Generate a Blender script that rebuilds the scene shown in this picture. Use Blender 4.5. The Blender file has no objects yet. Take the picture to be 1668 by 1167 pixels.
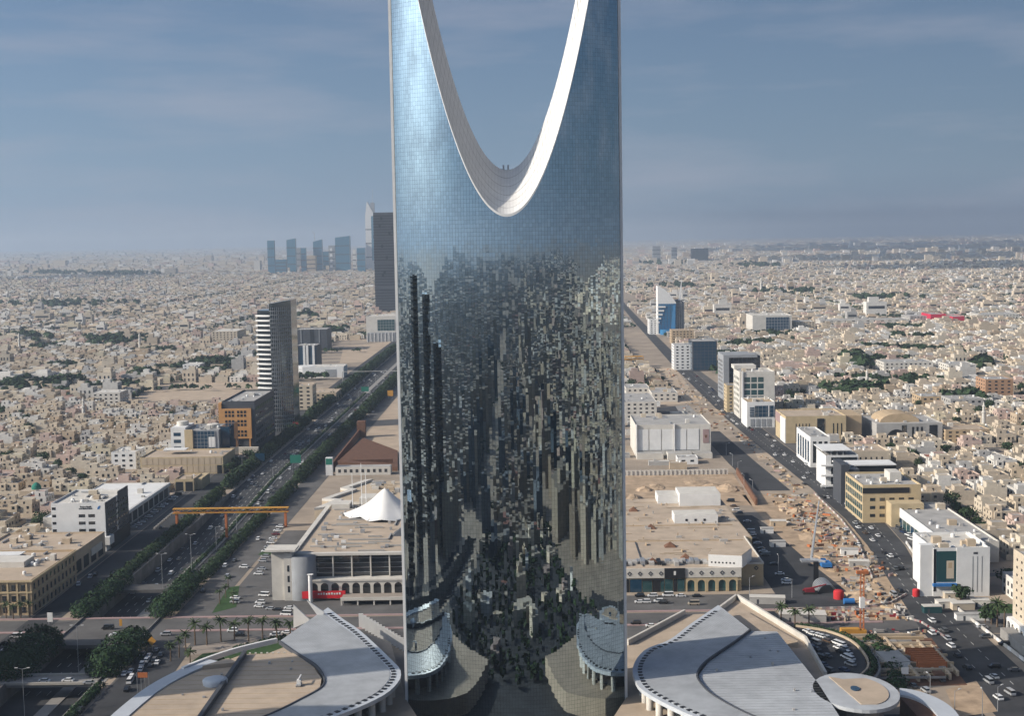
import bpy, math, random
import numpy as np
from mathutils import Matrix, Vector
random.seed(7); RNG = np.random.default_rng(11)
SC = bpy.context.scene
COL = SC.collection
R = math.radians

# ---------------------------------------------------------------- camera, sky, sun, exposure
IW, IH, FPX, CAMH = 1668.0, 1167.0, 2224.0, 170.0
_y, _p, _r = R(0.93), R(5.06), R(1.0)
FWD = np.array([-math.sin(_y)*math.cos(_p), math.cos(_y)*math.cos(_p), -math.sin(_p)])
_r0 = np.array([math.cos(_y), math.sin(_y), 0.0]); _u0 = np.cross(_r0, FWD)
RT = _r0*math.cos(_r) - _u0*math.sin(_r); UP = _u0*math.cos(_r) + _r0*math.sin(_r)
cam_d = bpy.data.cameras.new('camera'); cam = bpy.data.objects.new('camera', cam_d); COL.objects.link(cam)
cam.matrix_world = Matrix(((RT[0], UP[0], -FWD[0], 0), (RT[1], UP[1], -FWD[1], 0), (RT[2], UP[2], -FWD[2], CAMH), (0, 0, 0, 1)))
cam_d.sensor_width = 36.0; cam_d.lens = 36.0*FPX/IW; cam_d.clip_start = 1.0; cam_d.clip_end = 150000.0
SC.camera = cam

SUN_EL, SUN_AZ = 28.0, 253.0          # azimuth: clockwise from +Y
sdir = Vector((math.sin(R(SUN_AZ))*math.cos(R(SUN_EL)), math.cos(R(SUN_AZ))*math.cos(R(SUN_EL)), math.sin(R(SUN_EL))))
sun_d = bpy.data.lights.new('sun', 'SUN'); sun_d.energy = 4.4; sun_d.angle = R(0.53); sun_d.color = (1.0, 0.905, 0.785)
sun = bpy.data.objects.new('sun', sun_d); COL.objects.link(sun)
sun.rotation_euler = (-sdir).to_track_quat('-Z', 'Y').to_euler(); sun.location = (-300, -100, 600)

world = bpy.data.worlds.new('World'); SC.world = world; world.use_nodes = True
wn = world.node_tree.nodes; wl = world.node_tree.links; wn.clear()
w_out = wn.new('ShaderNodeOutputWorld'); w_bg = wn.new('ShaderNodeBackground'); w_sky = wn.new('ShaderNodeTexSky')
w_sky.sky_type = 'NISHITA'; w_sky.sun_disc = False; w_sky.sun_elevation = R(SUN_EL); w_sky.sun_rotation = R(SUN_AZ)
w_sky.air_density = 1.0; w_sky.dust_density = 0.5; w_sky.ozone_density = 3.0; w_sky.altitude = 600
w_bg.inputs['Strength'].default_value = 0.052
w_tc = wn.new('ShaderNodeTexCoord'); w_map = wn.new('ShaderNodeMapping'); w_map.inputs['Scale'].default_value = (5.0, 5.0, 30.0)
w_map.inputs['Location'].default_value = (3.1, 0.4, 1.7)
w_n = wn.new('ShaderNodeTexNoise'); w_n.inputs['Scale'].default_value = 1.0; w_n.inputs['Detail'].default_value = 5.0; w_n.inputs['Roughness'].default_value = 0.52
w_rmp = wn.new('ShaderNodeValToRGB'); w_rmp.color_ramp.elements[0].position = 0.46; w_rmp.color_ramp.elements[1].position = 0.72
w_mul = wn.new('ShaderNodeMath'); w_mul.operation = 'MULTIPLY'; w_mul.inputs[1].default_value = 0.45
w_mix = wn.new('ShaderNodeMix'); w_mix.data_type = 'RGBA'; w_mix.inputs['B'].default_value = (7.0, 7.2, 8.6, 1)
wl.new(w_tc.outputs['Generated'], w_map.inputs['Vector']); wl.new(w_map.outputs['Vector'], w_n.inputs['Vector'])
wl.new(w_n.outputs['Fac'], w_rmp.inputs['Fac']); wl.new(w_rmp.outputs['Color'], w_mul.inputs[0]); wl.new(w_mul.outputs[0], w_mix.inputs['Factor'])
# dusty air: the blue turns a little lavender, and the sky brightens round the sun
w_tint = wn.new('ShaderNodeVectorMath'); w_tint.operation = 'MULTIPLY'; w_tint.inputs[1].default_value = (0.87, 0.945, 1.09)
w_dot = wn.new('ShaderNodeVectorMath'); w_dot.operation = 'DOT_PRODUCT'; w_dot.inputs[1].default_value = sdir
w_max = wn.new('ShaderNodeMath'); w_max.operation = 'MAXIMUM'; w_max.inputs[1].default_value = 0.0
w_pow = wn.new('ShaderNodeMath'); w_pow.operation = 'POWER'; w_pow.inputs[1].default_value = 14.0
w_mad = wn.new('ShaderNodeMath'); w_mad.operation = 'MULTIPLY_ADD'; w_mad.inputs[1].default_value = 75.0; w_mad.inputs[2].default_value = 0.0
w_sc = wn.new('ShaderNodeVectorMath'); w_sc.operation = 'SCALE'
wl.new(w_tc.outputs['Generated'], w_dot.inputs[0]); wl.new(w_dot.outputs['Value'], w_max.inputs[0]); wl.new(w_max.outputs[0], w_pow.inputs[0]); wl.new(w_pow.outputs[0], w_mad.inputs[0])
wl.new(w_sky.outputs['Color'], w_tint.inputs[0]); # layer of dust low in the sky, the same all round; the sky is darker away from the sun
w_xyz = wn.new('ShaderNodeSeparateXYZ'); w_up = wn.new('ShaderNodeMath'); w_up.operation = 'MAXIMUM'; w_up.inputs[1].default_value = 0.0
w_e1 = wn.new('ShaderNodeMath'); w_e1.operation = 'MULTIPLY'; w_e1.inputs[1].default_value = -5.5
w_e2 = wn.new('ShaderNodeMath'); w_e2.operation = 'EXPONENT'; w_e3 = wn.new('ShaderNodeMath'); w_e3.operation = 'MULTIPLY'; w_e3.inputs[1].default_value = 0.9
w_dust = wn.new('ShaderNodeMix'); w_dust.data_type = 'RGBA'; w_dust.inputs['B'].default_value = (4.2, 6.2, 9.0, 1)
wl.new(w_tc.outputs['Generated'], w_xyz.inputs[0]); wl.new(w_xyz.outputs['Z'], w_up.inputs[0]); wl.new(w_up.outputs[0], w_e1.inputs[0]); wl.new(w_e1.outputs[0], w_e2.inputs[0]); wl.new(w_e2.outputs[0], w_e3.inputs[0])
wl.new(w_e3.outputs[0], w_dust.inputs['Factor']); wl.new(w_tint.outputs['Vector'], w_dust.inputs['A']); wl.new(w_dust.outputs['Result'], w_sc.inputs[0])
w_br = wn.new('ShaderNodeMath'); w_br.operation = 'MULTIPLY_ADD'; w_br.inputs[1].default_value = 0.5; w_br.inputs[2].default_value = 1.0
wl.new(w_dot.outputs['Value'], w_br.inputs[0]); wl.new(w_br.outputs[0], w_sc.inputs['Scale'])
w_gl = wn.new('ShaderNodeVectorMath'); w_gl.operation = 'SCALE'; w_gl.inputs[0].default_value = (0.95, 1.0, 1.0); wl.new(w_mad.outputs[0], w_gl.inputs['Scale'])
w_add = wn.new('ShaderNodeVectorMath'); w_add.operation = 'ADD'; wl.new(w_sc.outputs['Vector'], w_add.inputs[0]); wl.new(w_gl.outputs['Vector'], w_add.inputs[1])
wl.new(w_add.outputs['Vector'], w_mix.inputs['A']); wl.new(w_mix.outputs['Result'], w_bg.inputs['Color']); wl.new(w_bg.outputs['Background'], w_out.inputs['Surface'])

vs = SC.view_settings; vs.view_transform = 'Standard'; vs.look = 'None'; vs.gamma = 1.0; vs.use_curve_mapping = False; vs.exposure = 0.18
cy = SC.cycles; cy.max_bounces = 6; cy.diffuse_bounces = 1; cy.glossy_bounces = 4; cy.transmission_bounces = 2; cy.volume_bounces = 1
cy.caustics_reflective = False; cy.caustics_refractive = False; cy.sample_clamp_indirect = 4.0
HAZE_DENSITY = 8.0e-5

# ---------------------------------------------------------------- measuring: photograph pixel -> point on a level
def _dir(px, py): return FWD*FPX + RT*(px - IW/2) - UP*(py - IH/2)
def P(px, py, z=0.0):
    d = _dir(px, py); t = (z - CAMH)/d[2]; return d[0]*t, d[1]*t
def atY(px, py, Y):
    d = _dir(px, py); t = Y/d[1]; return d[0]*t, CAMH + d[2]*t
def proj(x, y, z):
    v = np.array([x, y, z - CAMH]); k = FPX/(v @ FWD); return IW/2 + (v @ RT)*k, IH/2 - (v @ UP)*k
def FB(xl, xr, yb, yt, depth, z=0.0):
    """front face given in picture measures -> x0, x1, y0, y1, height"""
    Y = P((xl + xr)/2, yb, z)[1]
    return atY(xl, yb, Y)[0], atY(xr, yb, Y)[0], Y, Y + depth, atY((xl + xr)/2, yt, Y)[1] - z

# ---------------------------------------------------------------- materials
MATS = {}
def mat(name, col, rough=0.85, metal=0.0, var=0.18, scale=0.12, fine=0.0, spec=0.3, attr=None):
    if name in MATS: return MATS[name]
    m = bpy.data.materials.new(name); m.use_nodes = True; MATS[name] = m
    n, l = m.node_tree.nodes, m.node_tree.links; b = n['Principled BSDF']
    b.inputs['Roughness'].default_value = rough; b.inputs['Metallic'].default_value = metal; b.inputs['Specular IOR Level'].default_value = spec
    c = (*col, 1)
    if var <= 0 and attr is None: b.inputs['Base Color'].default_value = c; return m
    geo = n.new('ShaderNodeNewGeometry'); tx = n.new('ShaderNodeTexNoise'); tx.inputs['Scale'].default_value = scale; tx.inputs['Detail'].default_value = 7; tx.inputs['Roughness'].default_value = 0.65
    l.new(geo.outputs['Position'], tx.inputs['Vector'])
    mr = n.new('ShaderNodeMapRange'); mr.inputs['From Min'].default_value = 0.3; mr.inputs['From Max'].default_value = 0.7
    mr.inputs['To Min'].default_value = 1 - var; mr.inputs['To Max'].default_value = 1 + var
    l.new(tx.outputs['Fac'], mr.inputs['Value'])
    vm = n.new('ShaderNodeVectorMath'); vm.operation = 'SCALE'
    if attr:
        at = n.new('ShaderNodeAttribute'); at.attribute_name = attr; l.new(at.outputs['Color'], vm.inputs[0])
    else: vm.inputs[0].default_value = col
    l.new(mr.outputs['Result'], vm.inputs['Scale']); l.new(vm.outputs['Vector'], b.inputs['Base Color'])
    return m
def glass(name, col, rough=0.06, metal=0.0, spec=0.9):
    return mat(name, col, rough, metal, 0.0, spec=spec)

M = dict(
 sand=mat('sandy_ground', (0.34, 0.275, 0.21), var=0.3, scale=0.03), lot=mat('bare_sand_lot', (0.47, 0.37, 0.27), var=0.16, scale=0.06),
 dig=mat('dug_earth', (0.43, 0.315, 0.21), var=0.35, scale=0.12), asphalt=mat('asphalt', (0.052, 0.053, 0.056), var=0.38, scale=0.05, rough=0.9),
 asphalt2=mat('worn_asphalt', (0.115, 0.11, 0.105), var=0.35, scale=0.05, rough=0.9), paving=mat('pale_paving', (0.33, 0.28, 0.235), var=0.15, scale=0.2),
 pinkpave=mat('pink_paving', (0.36, 0.25, 0.235), var=0.12, scale=0.2), concrete=mat('concrete', (0.30, 0.285, 0.265), var=0.16, scale=0.15),
 kerb=mat('kerb_stone', (0.45, 0.42, 0.37), var=0.1, scale=0.4), white=mat('white_paint', (0.76, 0.75, 0.72), var=0.08, scale=0.15, rough=0.7),
 marking=mat('road_paint', (0.7, 0.7, 0.66), var=0.15, scale=0.5), offwhite=mat('off_white_render', (0.62, 0.585, 0.52), var=0.12, scale=0.15),
 beige=mat('beige_render', (0.50, 0.40, 0.285), var=0.14, scale=0.15), beigeroof=mat('beige_roof', (0.47, 0.375, 0.28), var=0.16, scale=0.1),
 tan=mat('tan_stone', (0.47, 0.35, 0.22), var=0.14, scale=0.2), yellowstone=mat('yellow_stone', (0.52, 0.41, 0.25), var=0.12, scale=0.2),
 brown=mat('brown_brick_wall', (0.17, 0.085, 0.05), var=0.2, scale=0.3), brick=mat('orange_brick', (0.42, 0.25, 0.15), var=0.12, scale=0.4), orange=mat('orange_cladding', (0.56, 0.29, 0.11), var=0.1, scale=0.3),
 greyroof=mat('grey_roof', (0.40, 0.385, 0.36), var=0.18, scale=0.12), greywall=mat('grey_cladding', (0.30, 0.31, 0.32), var=0.1, scale=0.2),
 darkgrey=mat('dark_grey_cladding', (0.07, 0.075, 0.085), var=0.15, scale=0.3, rough=0.6), black=mat('black_panel', (0.018, 0.019, 0.022), var=0.1, rough=0.5),
 metalroof=mat('zinc_roof', (0.43, 0.445, 0.455), var=0.2, scale=0.1, rough=0.55, spec=0.4), zincrim=mat('zinc_rim', (0.52, 0.55, 0.58), var=0.06, scale=0.3, rough=0.5, spec=0.4),
 arch=mat('white_aluminium', (0.70, 0.69, 0.66), var=0.06, scale=0.4, rough=0.45, spec=0.4), mullion=mat('facade_metal', (0.16, 0.2, 0.235), var=0.05, rough=0.25, metal=0.9),
 tent=mat('white_membrane', (0.82, 0.80, 0.76), var=0.05, scale=0.2), steel=mat('galvanised_steel', (0.42, 0.43, 0.44), var=0.1, rough=0.45, metal=0.5),
 dglass=glass('dark_window_glass', (0.02, 0.025, 0.03)), bglass=glass('blue_window_glass', (0.015, 0.05, 0.09), 0.05, spec=.5), gglass=glass('green_window_glass', (0.025, 0.075, 0.08), 0.05),
 kglass=glass('far_tower_glass', (0.05, 0.17, 0.26), 0.35, spec=.4), red=mat('red_paint', (0.62, 0.02, 0.03), var=0.08), pinkred=mat('crimson_cladding', (0.55, 0.03, 0.07), var=0.08),
 yel=mat('amber_paint', (0.55, 0.28, 0.05), var=0.08), rust=mat('rusty_orange_steel', (0.48, 0.16, 0.06), var=0.15, scale=0.5), blue=mat('blue_paint', (0.03, 0.16, 0.42), var=0.06),
 sailglass=glass('sail_blue_glass', (0.03, 0.15, 0.30), 0.12, spec=.5), sky_blue=glass('bright_blue_glass', (0.05, 0.24, 0.48), 0.15), green=mat('sign_green', (0.02, 0.17, 0.12), var=0.06), leaf=mat('tree_leaves', (0.03, 0.055, 0.02), var=0.5, scale=0.8),
 hedge=mat('hedge_leaves', (0.022, 0.052, 0.017), var=0.5, scale=0.6), palm=mat('palm_leaves', (0.05, 0.075, 0.028), var=0.35, scale=0.9), bark=mat('bark', (0.14, 0.10, 0.07), var=0.3, scale=1.5),
 lawn=mat('lawn', (0.035, 0.075, 0.02), var=0.35, scale=0.3), tyre=mat('tyre_rubber', (0.02, 0.02, 0.02), var=0.0), cream=mat('cream_render', (0.58, 0.49, 0.37), var=0.12, scale=0.2),
 city=mat('house_paint', (0.5, 0.4, 0.3), var=0.14, scale=0.35, attr='tint'), lamp=mat('lamp_housing', (0.6, 0.6, 0.58), var=0.0), redpoly=mat('red_plastic', (0.5, 0.03, 0.035), var=0.1), darkred=mat('dark_red_paint', (0.22, 0.02, 0.03), var=0.1),
)

# ---------------------------------------------------------------- mesh helpers
def link(name, data, parent=None):
    o = bpy.data.objects.new(name, data); COL.objects.link(o)
    if parent is not None: o.parent = parent
    return o
def tag(o, label, cat, group=None):
    o['label'] = label; o['category'] = cat
    if group: o['group'] = group
    return o
def thing(name, label, cat, loc=(0, 0, 0), rz=0.0, group=None):
    o = link(name, None); o.location = loc; o.rotation_euler[2] = rz; o.empty_display_size = 0.5
    return tag(o, label, cat, group)
class MB:
    def __init__(s): s.v = []; s.f = []; s.m = []; s.cur = 0
    def box(s, x0, x1, y0, y1, z0, z1, bottom=False):
        b = len(s.v); s.v += [(x0, y0, z0), (x1, y0, z0), (x1, y1, z0), (x0, y1, z0), (x0, y0, z1), (x1, y0, z1), (x1, y1, z1), (x0, y1, z1)]
        q = [(0, 1, 5, 4), (1, 2, 6, 5), (2, 3, 7, 6), (3, 0, 4, 7), (4, 5, 6, 7)] + ([(3, 2, 1, 0)] if bottom else [])
        s.f += [tuple(b + i for i in t) for t in q]; s.m += [s.cur]*len(q); return s
    def poly(s, pts):
        b = len(s.v); s.v += [tuple(p) for p in pts]; s.f.append(tuple(range(b, b + len(pts)))); s.m.append(s.cur); return s
    def prism(s, pts, z0, z1, bottom=True):
        n = len(pts); b = len(s.v)
        f0 = z0 if callable(z0) else (lambda x, y: z0); f1 = z1 if callable(z1) else (lambda x, y: z1)
        s.v += [(x, y, f0(x, y)) for x, y in pts] + [(x, y, f1(x, y)) for x, y in pts]
        for i in range(n): s.f.append((b + i, b + (i + 1) % n, b + n + (i + 1) % n, b + n + i))
        s.f.append(tuple(b + n + i for i in range(n))); k = n + 1
        if bottom: s.f.append(tuple(b + i for i in reversed(range(n)))); k += 1
        s.m += [s.cur]*k; return s
    def tube(s, a, c, r0, r1=None, n=6, cap=True):
        r1 = r0 if r1 is None else r1
        a = Vector(a); c = Vector(c); d = (c - a).normalized(); u = d.orthogonal().normalized(); w = d.cross(u); b = len(s.v)
        for p, r in ((a, r0), (c, r1)):
            s.v += [tuple(p + (u*math.cos(t) + w*math.sin(t))*r) for t in (2*math.pi*i/n for i in range(n))]
        s.f += [(b + i, b + (i + 1) % n, b + n + (i + 1) % n, b + n + i) for i in range(n)]; s.m += [s.cur]*n
        if cap: s.f += [tuple(b + n + i for i in range(n)), tuple(b + i for i in reversed(range(n)))]; s.m += [s.cur]*2
        return s
    def lathe(s, prof, n=16, cx=0, cy_=0):
        b = len(s.v)
        for r, z in prof: s.v += [(cx + r*math.cos(2*math.pi*i/n), cy_ + r*math.sin(2*math.pi*i/n), z) for i in range(n)]
        for k in range(len(prof) - 1):
            s.f += [(b + k*n + i, b + k*n + (i + 1) % n, b + (k + 1)*n + (i + 1) % n, b + (k + 1)*n + i) for i in range(n)]; s.m += [s.cur]*n
        s.f.append(tuple(b + (len(prof) - 1)*n + i for i in range(n))); s.m.append(s.cur); return s
    def mesh(s, name, mats, smooth=False):
        me = bpy.data.meshes.new(name); me.from_pydata(s.v, [], s.f)
        for m in (mats if isinstance(mats, (list, tuple)) else [mats]): me.materials.append(m)
        if max(s.m, default=0): me.polygons.foreach_set('material_index', s.m)
        if smooth: me.polygons.foreach_set('use_smooth', [True]*len(s.f))
        me.update(); return me
    def build(s, name, mats, parent=None, smooth=False):
        return link(name, s.mesh(name, mats, smooth), parent)
def struct(name, mb, m, kind='structure'):
    o = mb.build(name, m); o['kind'] = kind; return o
def dup(o, parent=None):
    c = o.copy(); COL.objects.link(c)
    if parent is not None: c.parent = parent
    for ch in o.children: dup(ch, c)
    return c
def ordinal(n):
    w = ['first', 'second', 'third', 'fourth', 'fifth', 'sixth', 'seventh', 'eighth', 'ninth', 'tenth', 'eleventh', 'twelfth']
    return w[n - 1] if n <= 12 else '%d%s' % (n, 'th' if 10 < n % 100 < 14 else {1: 'st', 2: 'nd', 3: 'rd'}.get(n % 10, 'th'))
KEEP = []                                   # footprints already built on
def keep(x0, x1, y0, y1): KEEP.append((min(x0, x1), max(x0, x1), min(y0, y1), max(y0, y1)))
def blocked_box(x, y, w, d):
    return any(a < x + w and x < b_ and c_ < y + d and y < e_ for a, b_, c_, e_ in KEEP if b_ - a < 100)
BOXM = {}
def unit_box(m):                            # shared 1 m box, used for small alike pieces
    if m.name not in BOXM:
        b = MB(); b.box(-.5, .5, -.5, .5, 0, 1, True); BOXM[m.name] = b.mesh('box_' + m.name, m)
    return BOXM[m.name]
def piece(name, m, parent, x0, x1, y0, y1, z0, z1):
    o = link(name, unit_box(m), parent); o.location = ((x0 + x1)/2, (y0 + y1)/2, z0); o.scale = (x1 - x0, y1 - y0, z1 - z0); return o

def windows(root, m, face, W, D, u0, u1, v0, v1, nu, nv, fu=0.6, fv=0.55, proud=0.05, name='window', off=0.0):
    """a grid of panes on one face of a centred block W x D; u along the face, v the height"""
    du, dv = (u1 - u0)/nu, (v1 - v0)/nv
    for i in range(nu):
        for j in range(nv):
            a = u0 + (i + .5)*du; z = v0 + (j + .5)*dv; hu, hv = du*fu/2, dv*fv/2
            if face == 'f': piece(name, m, root, a - hu, a + hu, -D/2 - proud - off, -D/2 + .06 - off, z - hv, z + hv)
            elif face == 'r': piece(name, m, root, W/2 - .06 + off, W/2 + proud + off, a - hu, a + hu, z - hv, z + hv)
            elif face == 'l': piece(name, m, root, -W/2 - proud - off, -W/2 + .06 - off, a - hu, a + hu, z - hv, z + hv)
def grid(root, m, x0, x1, z0, z1, y, nx, nz, w=.22, name='glazing_bar'):
    for i in range(nx + 1): u = x0 + (x1 - x0)*i/nx; piece(name, m, root, u - w/2, u + w/2, y - .12, y, z0, z1)
    for j in range(1, nz): z = z0 + (z1 - z0)*j/nz; piece(name, m, root, x0 + w/2, x1 - w/2, y - .1, y, z - w/2, z + w/2)
def shell(mb, W, D, h, par=0.9, t=0.3, cx=0.0, cy_=0.0, z0=0.0):
    """walls with a parapet; returns the mesh of the walls, the roof lies at h - par"""
    x0, x1, y0, y1 = cx - W/2, cx + W/2, cy_ - D/2, cy_ + D/2
    o = [(x0, y0), (x1, y0), (x1, y1), (x0, y1)]; i_ = [(x0 + t, y0 + t), (x1 - t, y0 + t), (x1 - t, y1 - t), (x0 + t, y1 - t)]
    for k in range(4):
        a, b = o[k], o[(k + 1) % 4]; c, d = i_[k], i_[(k + 1) % 4]
        mb.poly([(*a, z0), (*b, z0), (*b, h), (*a, h)]); mb.poly([(*a, h), (*b, h), (*d, h), (*c, h)]); mb.poly([(*c, h), (*d, h), (*d, h - par), (*c, h - par)])
    return mb
def block(name, label, cat, x0, x1, y0, y1, h, wm, rm, par=0.9, clutter=0, group=None, seed=0, reg=True):
    W, D = x1 - x0, y1 - y0
    r = thing(name, label, cat, ((x0 + x1)/2, (y0 + y1)/2, 0), 0, group)
    shell(MB(), W, D, h, par).build('wall', wm, r)
    MB().poly([(-W/2 + .3, -D/2 + .3, h - par), (W/2 - .3, -D/2 + .3, h - par), (W/2 - .3, D/2 - .3, h - par), (-W/2 + .3, D/2 - .3, h - par)]).build('roof', rm, r)
    rg = random.Random(seed + int(x0*7 + y0)); roof_clutter(r, W, D, h - par, clutter, rg)
    if reg: keep(x0 - 2, x1 + 2, y0 - 2, y1 + 2)
    return r, W, D
def roof_clutter(r, W, D, z, n, rg, big=1.0):
    for k in range(n):
        x = rg.uniform(-W/2 + 3, W/2 - 3); y = rg.uniform(-D/2 + 3, D/2 - 3); t = rg.random()
        if t < .45:
            w, d, h = rg.uniform(.9, 2.4)*big, rg.uniform(.9, 2.0)*big, rg.uniform(.8, 1.7)*big
            piece('air_conditioner', rg.choice([M['greyroof'], M['white'], M['steel']]), r, x - w/2, x + w/2, y - d/2, y + d/2, z, z + h)
        elif t < .62:
            w, d, h = rg.uniform(2.5, 5)*big, rg.uniform(2.5, 4)*big, rg.uniform(2.2, 3.2)
            piece('stair_hut', rg.choice([M['beige'], M['offwhite'], M['cream']]), r, x - w/2, x + w/2, y - d/2, y + d/2, z, z + h)
        elif t < .8:
            o = link('water_tank', TANK, r); o.location = (x, y, z); s = rg.uniform(.8, 1.3); o.scale = (s, s, s)
        else:
            l_ = rg.uniform(3, 9)*big
            if rg.random() < .5: piece('duct', M['steel'], r, x - l_/2, x + l_/2, y - .35, y + .35, z + .2, z + .9)
            else: piece('duct', M['steel'], r, x - .35, x + .35, y - l_/2, y + l_/2, z + .2, z + .9)
TANK = MB().lathe([(0.85, 0), (0.9, .2), (0.9, 1.2), (.75, 1.5), (.3, 1.65)], 10).mesh('water_tank', M['white'])

# ---------------------------------------------------------------- the ground, the sunken highway and the roads
TX0, TX1, TY0, TY1, TYR = -207.0, -172.0, 200.0, 790.0, 960.0      # cutting of the highway
TZ = -6.5
FAR = 42000.0
g = MB()
g.poly([(-FAR, -FAR, 0), (TX0, -FAR, 0), (TX0, FAR, 0), (-FAR, FAR, 0)]); g.poly([(TX1, -FAR, 0), (FAR, -FAR, 0), (FAR, FAR, 0), (TX1, FAR, 0)])
g.poly([(TX0, TYR, 0), (TX1, TYR, 0), (TX1, FAR, 0), (TX0, FAR, 0)]); g.poly([(TX0, -FAR, 0), (TX1, -FAR, 0), (TX1, TY0, 0), (TX0, TY0, 0)])
struct('ground', g, M['sand'])
b = MB(); b.poly([(-148, 150, .03), (156, 150, .03), (156, 470, .03), (-148, 470, .03)]); struct('forecourt_road', b, M['asphalt'])
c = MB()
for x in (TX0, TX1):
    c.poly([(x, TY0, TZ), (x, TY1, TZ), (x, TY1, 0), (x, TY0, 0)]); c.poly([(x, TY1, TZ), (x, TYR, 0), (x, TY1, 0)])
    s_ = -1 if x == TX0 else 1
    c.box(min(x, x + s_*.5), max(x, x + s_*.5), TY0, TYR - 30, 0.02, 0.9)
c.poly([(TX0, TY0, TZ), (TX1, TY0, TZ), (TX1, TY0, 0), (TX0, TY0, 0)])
struct('retaining_wall', c, mat('shade_dark_concrete', (0.20, 0.19, 0.175), var=0.35, scale=0.12))  # mottled concrete; the shade of the cutting is put into its darker colour
def zroad(y): return TZ if y <= TY1 else (0.0 if y >= TYR else TZ + (y - TY1)/(TYR - TY1)*(-TZ))
def strip(name, pts, z, m, kind='structure'):
    """pts: (xl, xr, y) ; a road sheet"""
    b = MB()
    for (a0, a1, ya), (b0, b1, yb) in zip(pts, pts[1:]):
        za = z(ya) if callable(z) else z; zb = z(yb) if callable(z) else z
        b.poly([(a0, ya, za), (a1, ya, za), (b1, yb, zb), (b0, yb, zb)])
    return struct(name, b, m, kind)
hz = lambda y: zroad(y) + .05
YS = [TY0, TY1, TYR, 1300, 2000, 3500, 6000]
strip('highway_carriageway', [(TX0, TX1, y) for y in YS], hz, M['asphalt'])
b = MB()
for y in np.arange(520, 1700, 12.0):
    for x in (-202.0, -197.6, -193.6, -181.2, -176.8):
        b.poly([(x - .1, y, hz(y) + .03), (x + .1, y, hz(y) + .03), (x + .1, y + 5, hz(y + 5) + .03), (x - .1, y + 5, hz(y + 5) + .03)])
struct('lane_marking', b, M['marking'])
b = MB()
for a, e in zip(YS[:5], YS[1:5]):
    b.prism([(-190.2, a), (-185, a), (-185, e), (-190.2, e)], lambda x, y: hz(y) - .1, lambda x, y: hz(y) + .3)
struct('median_kerb', b, M['concrete'])
strip('west_service_road', [(-232, -218, 250), (-232, -218, 640), (-236, -217, 900), (-238, -218, 1300), (-236, -219, 3000)], .05, M['asphalt'])
strip('east_service_road', [(-166, -150, 250), (-166, -150, 540), (-166, -150, 900), (-163, -149, 1400), (-163, -150, 3500)], .05, M['asphalt2'])
strip('west_pavement', [(-247, -232.3, 605), (-247, -236.3, 900), (-250, -238.3, 1300)], .03, M['asphalt2'])
# cross road with bridge deck over the cutting
strip('cross_road', [(-900, 400, 566), (-900, 400, 604)], .03, M['asphalt2'])
b = MB(); b.box(TX0 - 1, TX1 + 1, 565, 605, -1.4, .1, True); struct('bridge_deck', b, M['asphalt2'])
b = MB()
for x0, x1 in ((-420, -208), (-164, -52), (30, 150)):
    b.box(x0, x1, 583.5, 586, .05, .3)
struct('cross_road_median', b, M['pinkpave'])
b = MB(); b.box(-330, 150, 605.2, 607.5, .02, .25); struct('cross_road_kerb', b, M['pinkpave'])
b = MB(); b.box(TX0 - 3, TX1 + 3, 514, 524, -1.2, .12, True); struct('turning_bridge', b, M['concrete'])
b = MB(); b.box(TX0 - .2, TX1 + .2, 656, 667, -1.3, .3, True); struct('crossing_slab', b, M['asphalt2'])
for k, (y0, y1) in enumerate(((513.2, 514), (524, 524.8))):
    b = MB(); b.box(TX0 - 3, TX1 + 3, y0, y1, 0, 1.0); struct('bridge_parapet', b, M['kerb'])
# the other avenue
OL = [(158, 184, 380), (160, 186, 500), (163, 187, 570), (170, 187, 645), (179, 199, 730), (183, 204, 800), (183, 204, 900), (178, 199, 1100), (176, 197, 1250), (179, 197, 1700), (196, 212, 2600), (212, 226, 3300), (260, 280, 5200)]
strip('avenue', OL, .06, M['asphalt'])
strip('avenue_pavement', [(187.5, 200, 600), (199.5, 212, 730), (204.5, 216, 800), (204.5, 214, 900), (199.5, 214, 1100), (197.5, 212, 1250), (197.5, 206, 1700)], .04, M['asphalt2'])
b = MB()
for (a0, a1, ya), (b0, b1, yb) in zip(OL[1:9], OL[2:10]):
    n = int((yb - ya)/10)
    for i in range(n):
        t = i/n; y = ya + t*(yb - ya)
        for q in (.33, .66):
            x = (a0 + (b0 - a0)*t)*(1 - q) + (a1 + (b1 - a1)*t)*q
            b.poly([(x - .09, y, .09), (x + .09, y, .09), (x + .09, y + 4, .09), (x - .09, y + 4, .09)])
struct('avenue_lane_marking', b, M['marking'])
strip('sunken_lane', [(146, 168, 893), (143, 164, 1000), (141, 159, 1170)], .05, M['asphalt'])
strip('mall_car_park', [(112, 146, 610), (112, 146, 640), (112, 140, 700), (113, 134, 790), (113, 130, 815)], .05, M['asphalt'])
strip('front_street', [(-150, 112, 607.7), (-150, 112, 634)], .05, M['asphalt2'])
strip('site_yard', [(146, 172, 607.8), (140, 176, 640), (136, 182, 730), (134, 181, 880)], .03, M['dig'])
strip('dug_strip', [(108, 158, 587), (106, 162, 603.5)], .07, M['dig'])
strip('west_car_park', [(-148, -128, 560), (-148, -126, 640), (-148, -128, 720), (-148, -132, 790)], .04, M['asphalt2'])
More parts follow.
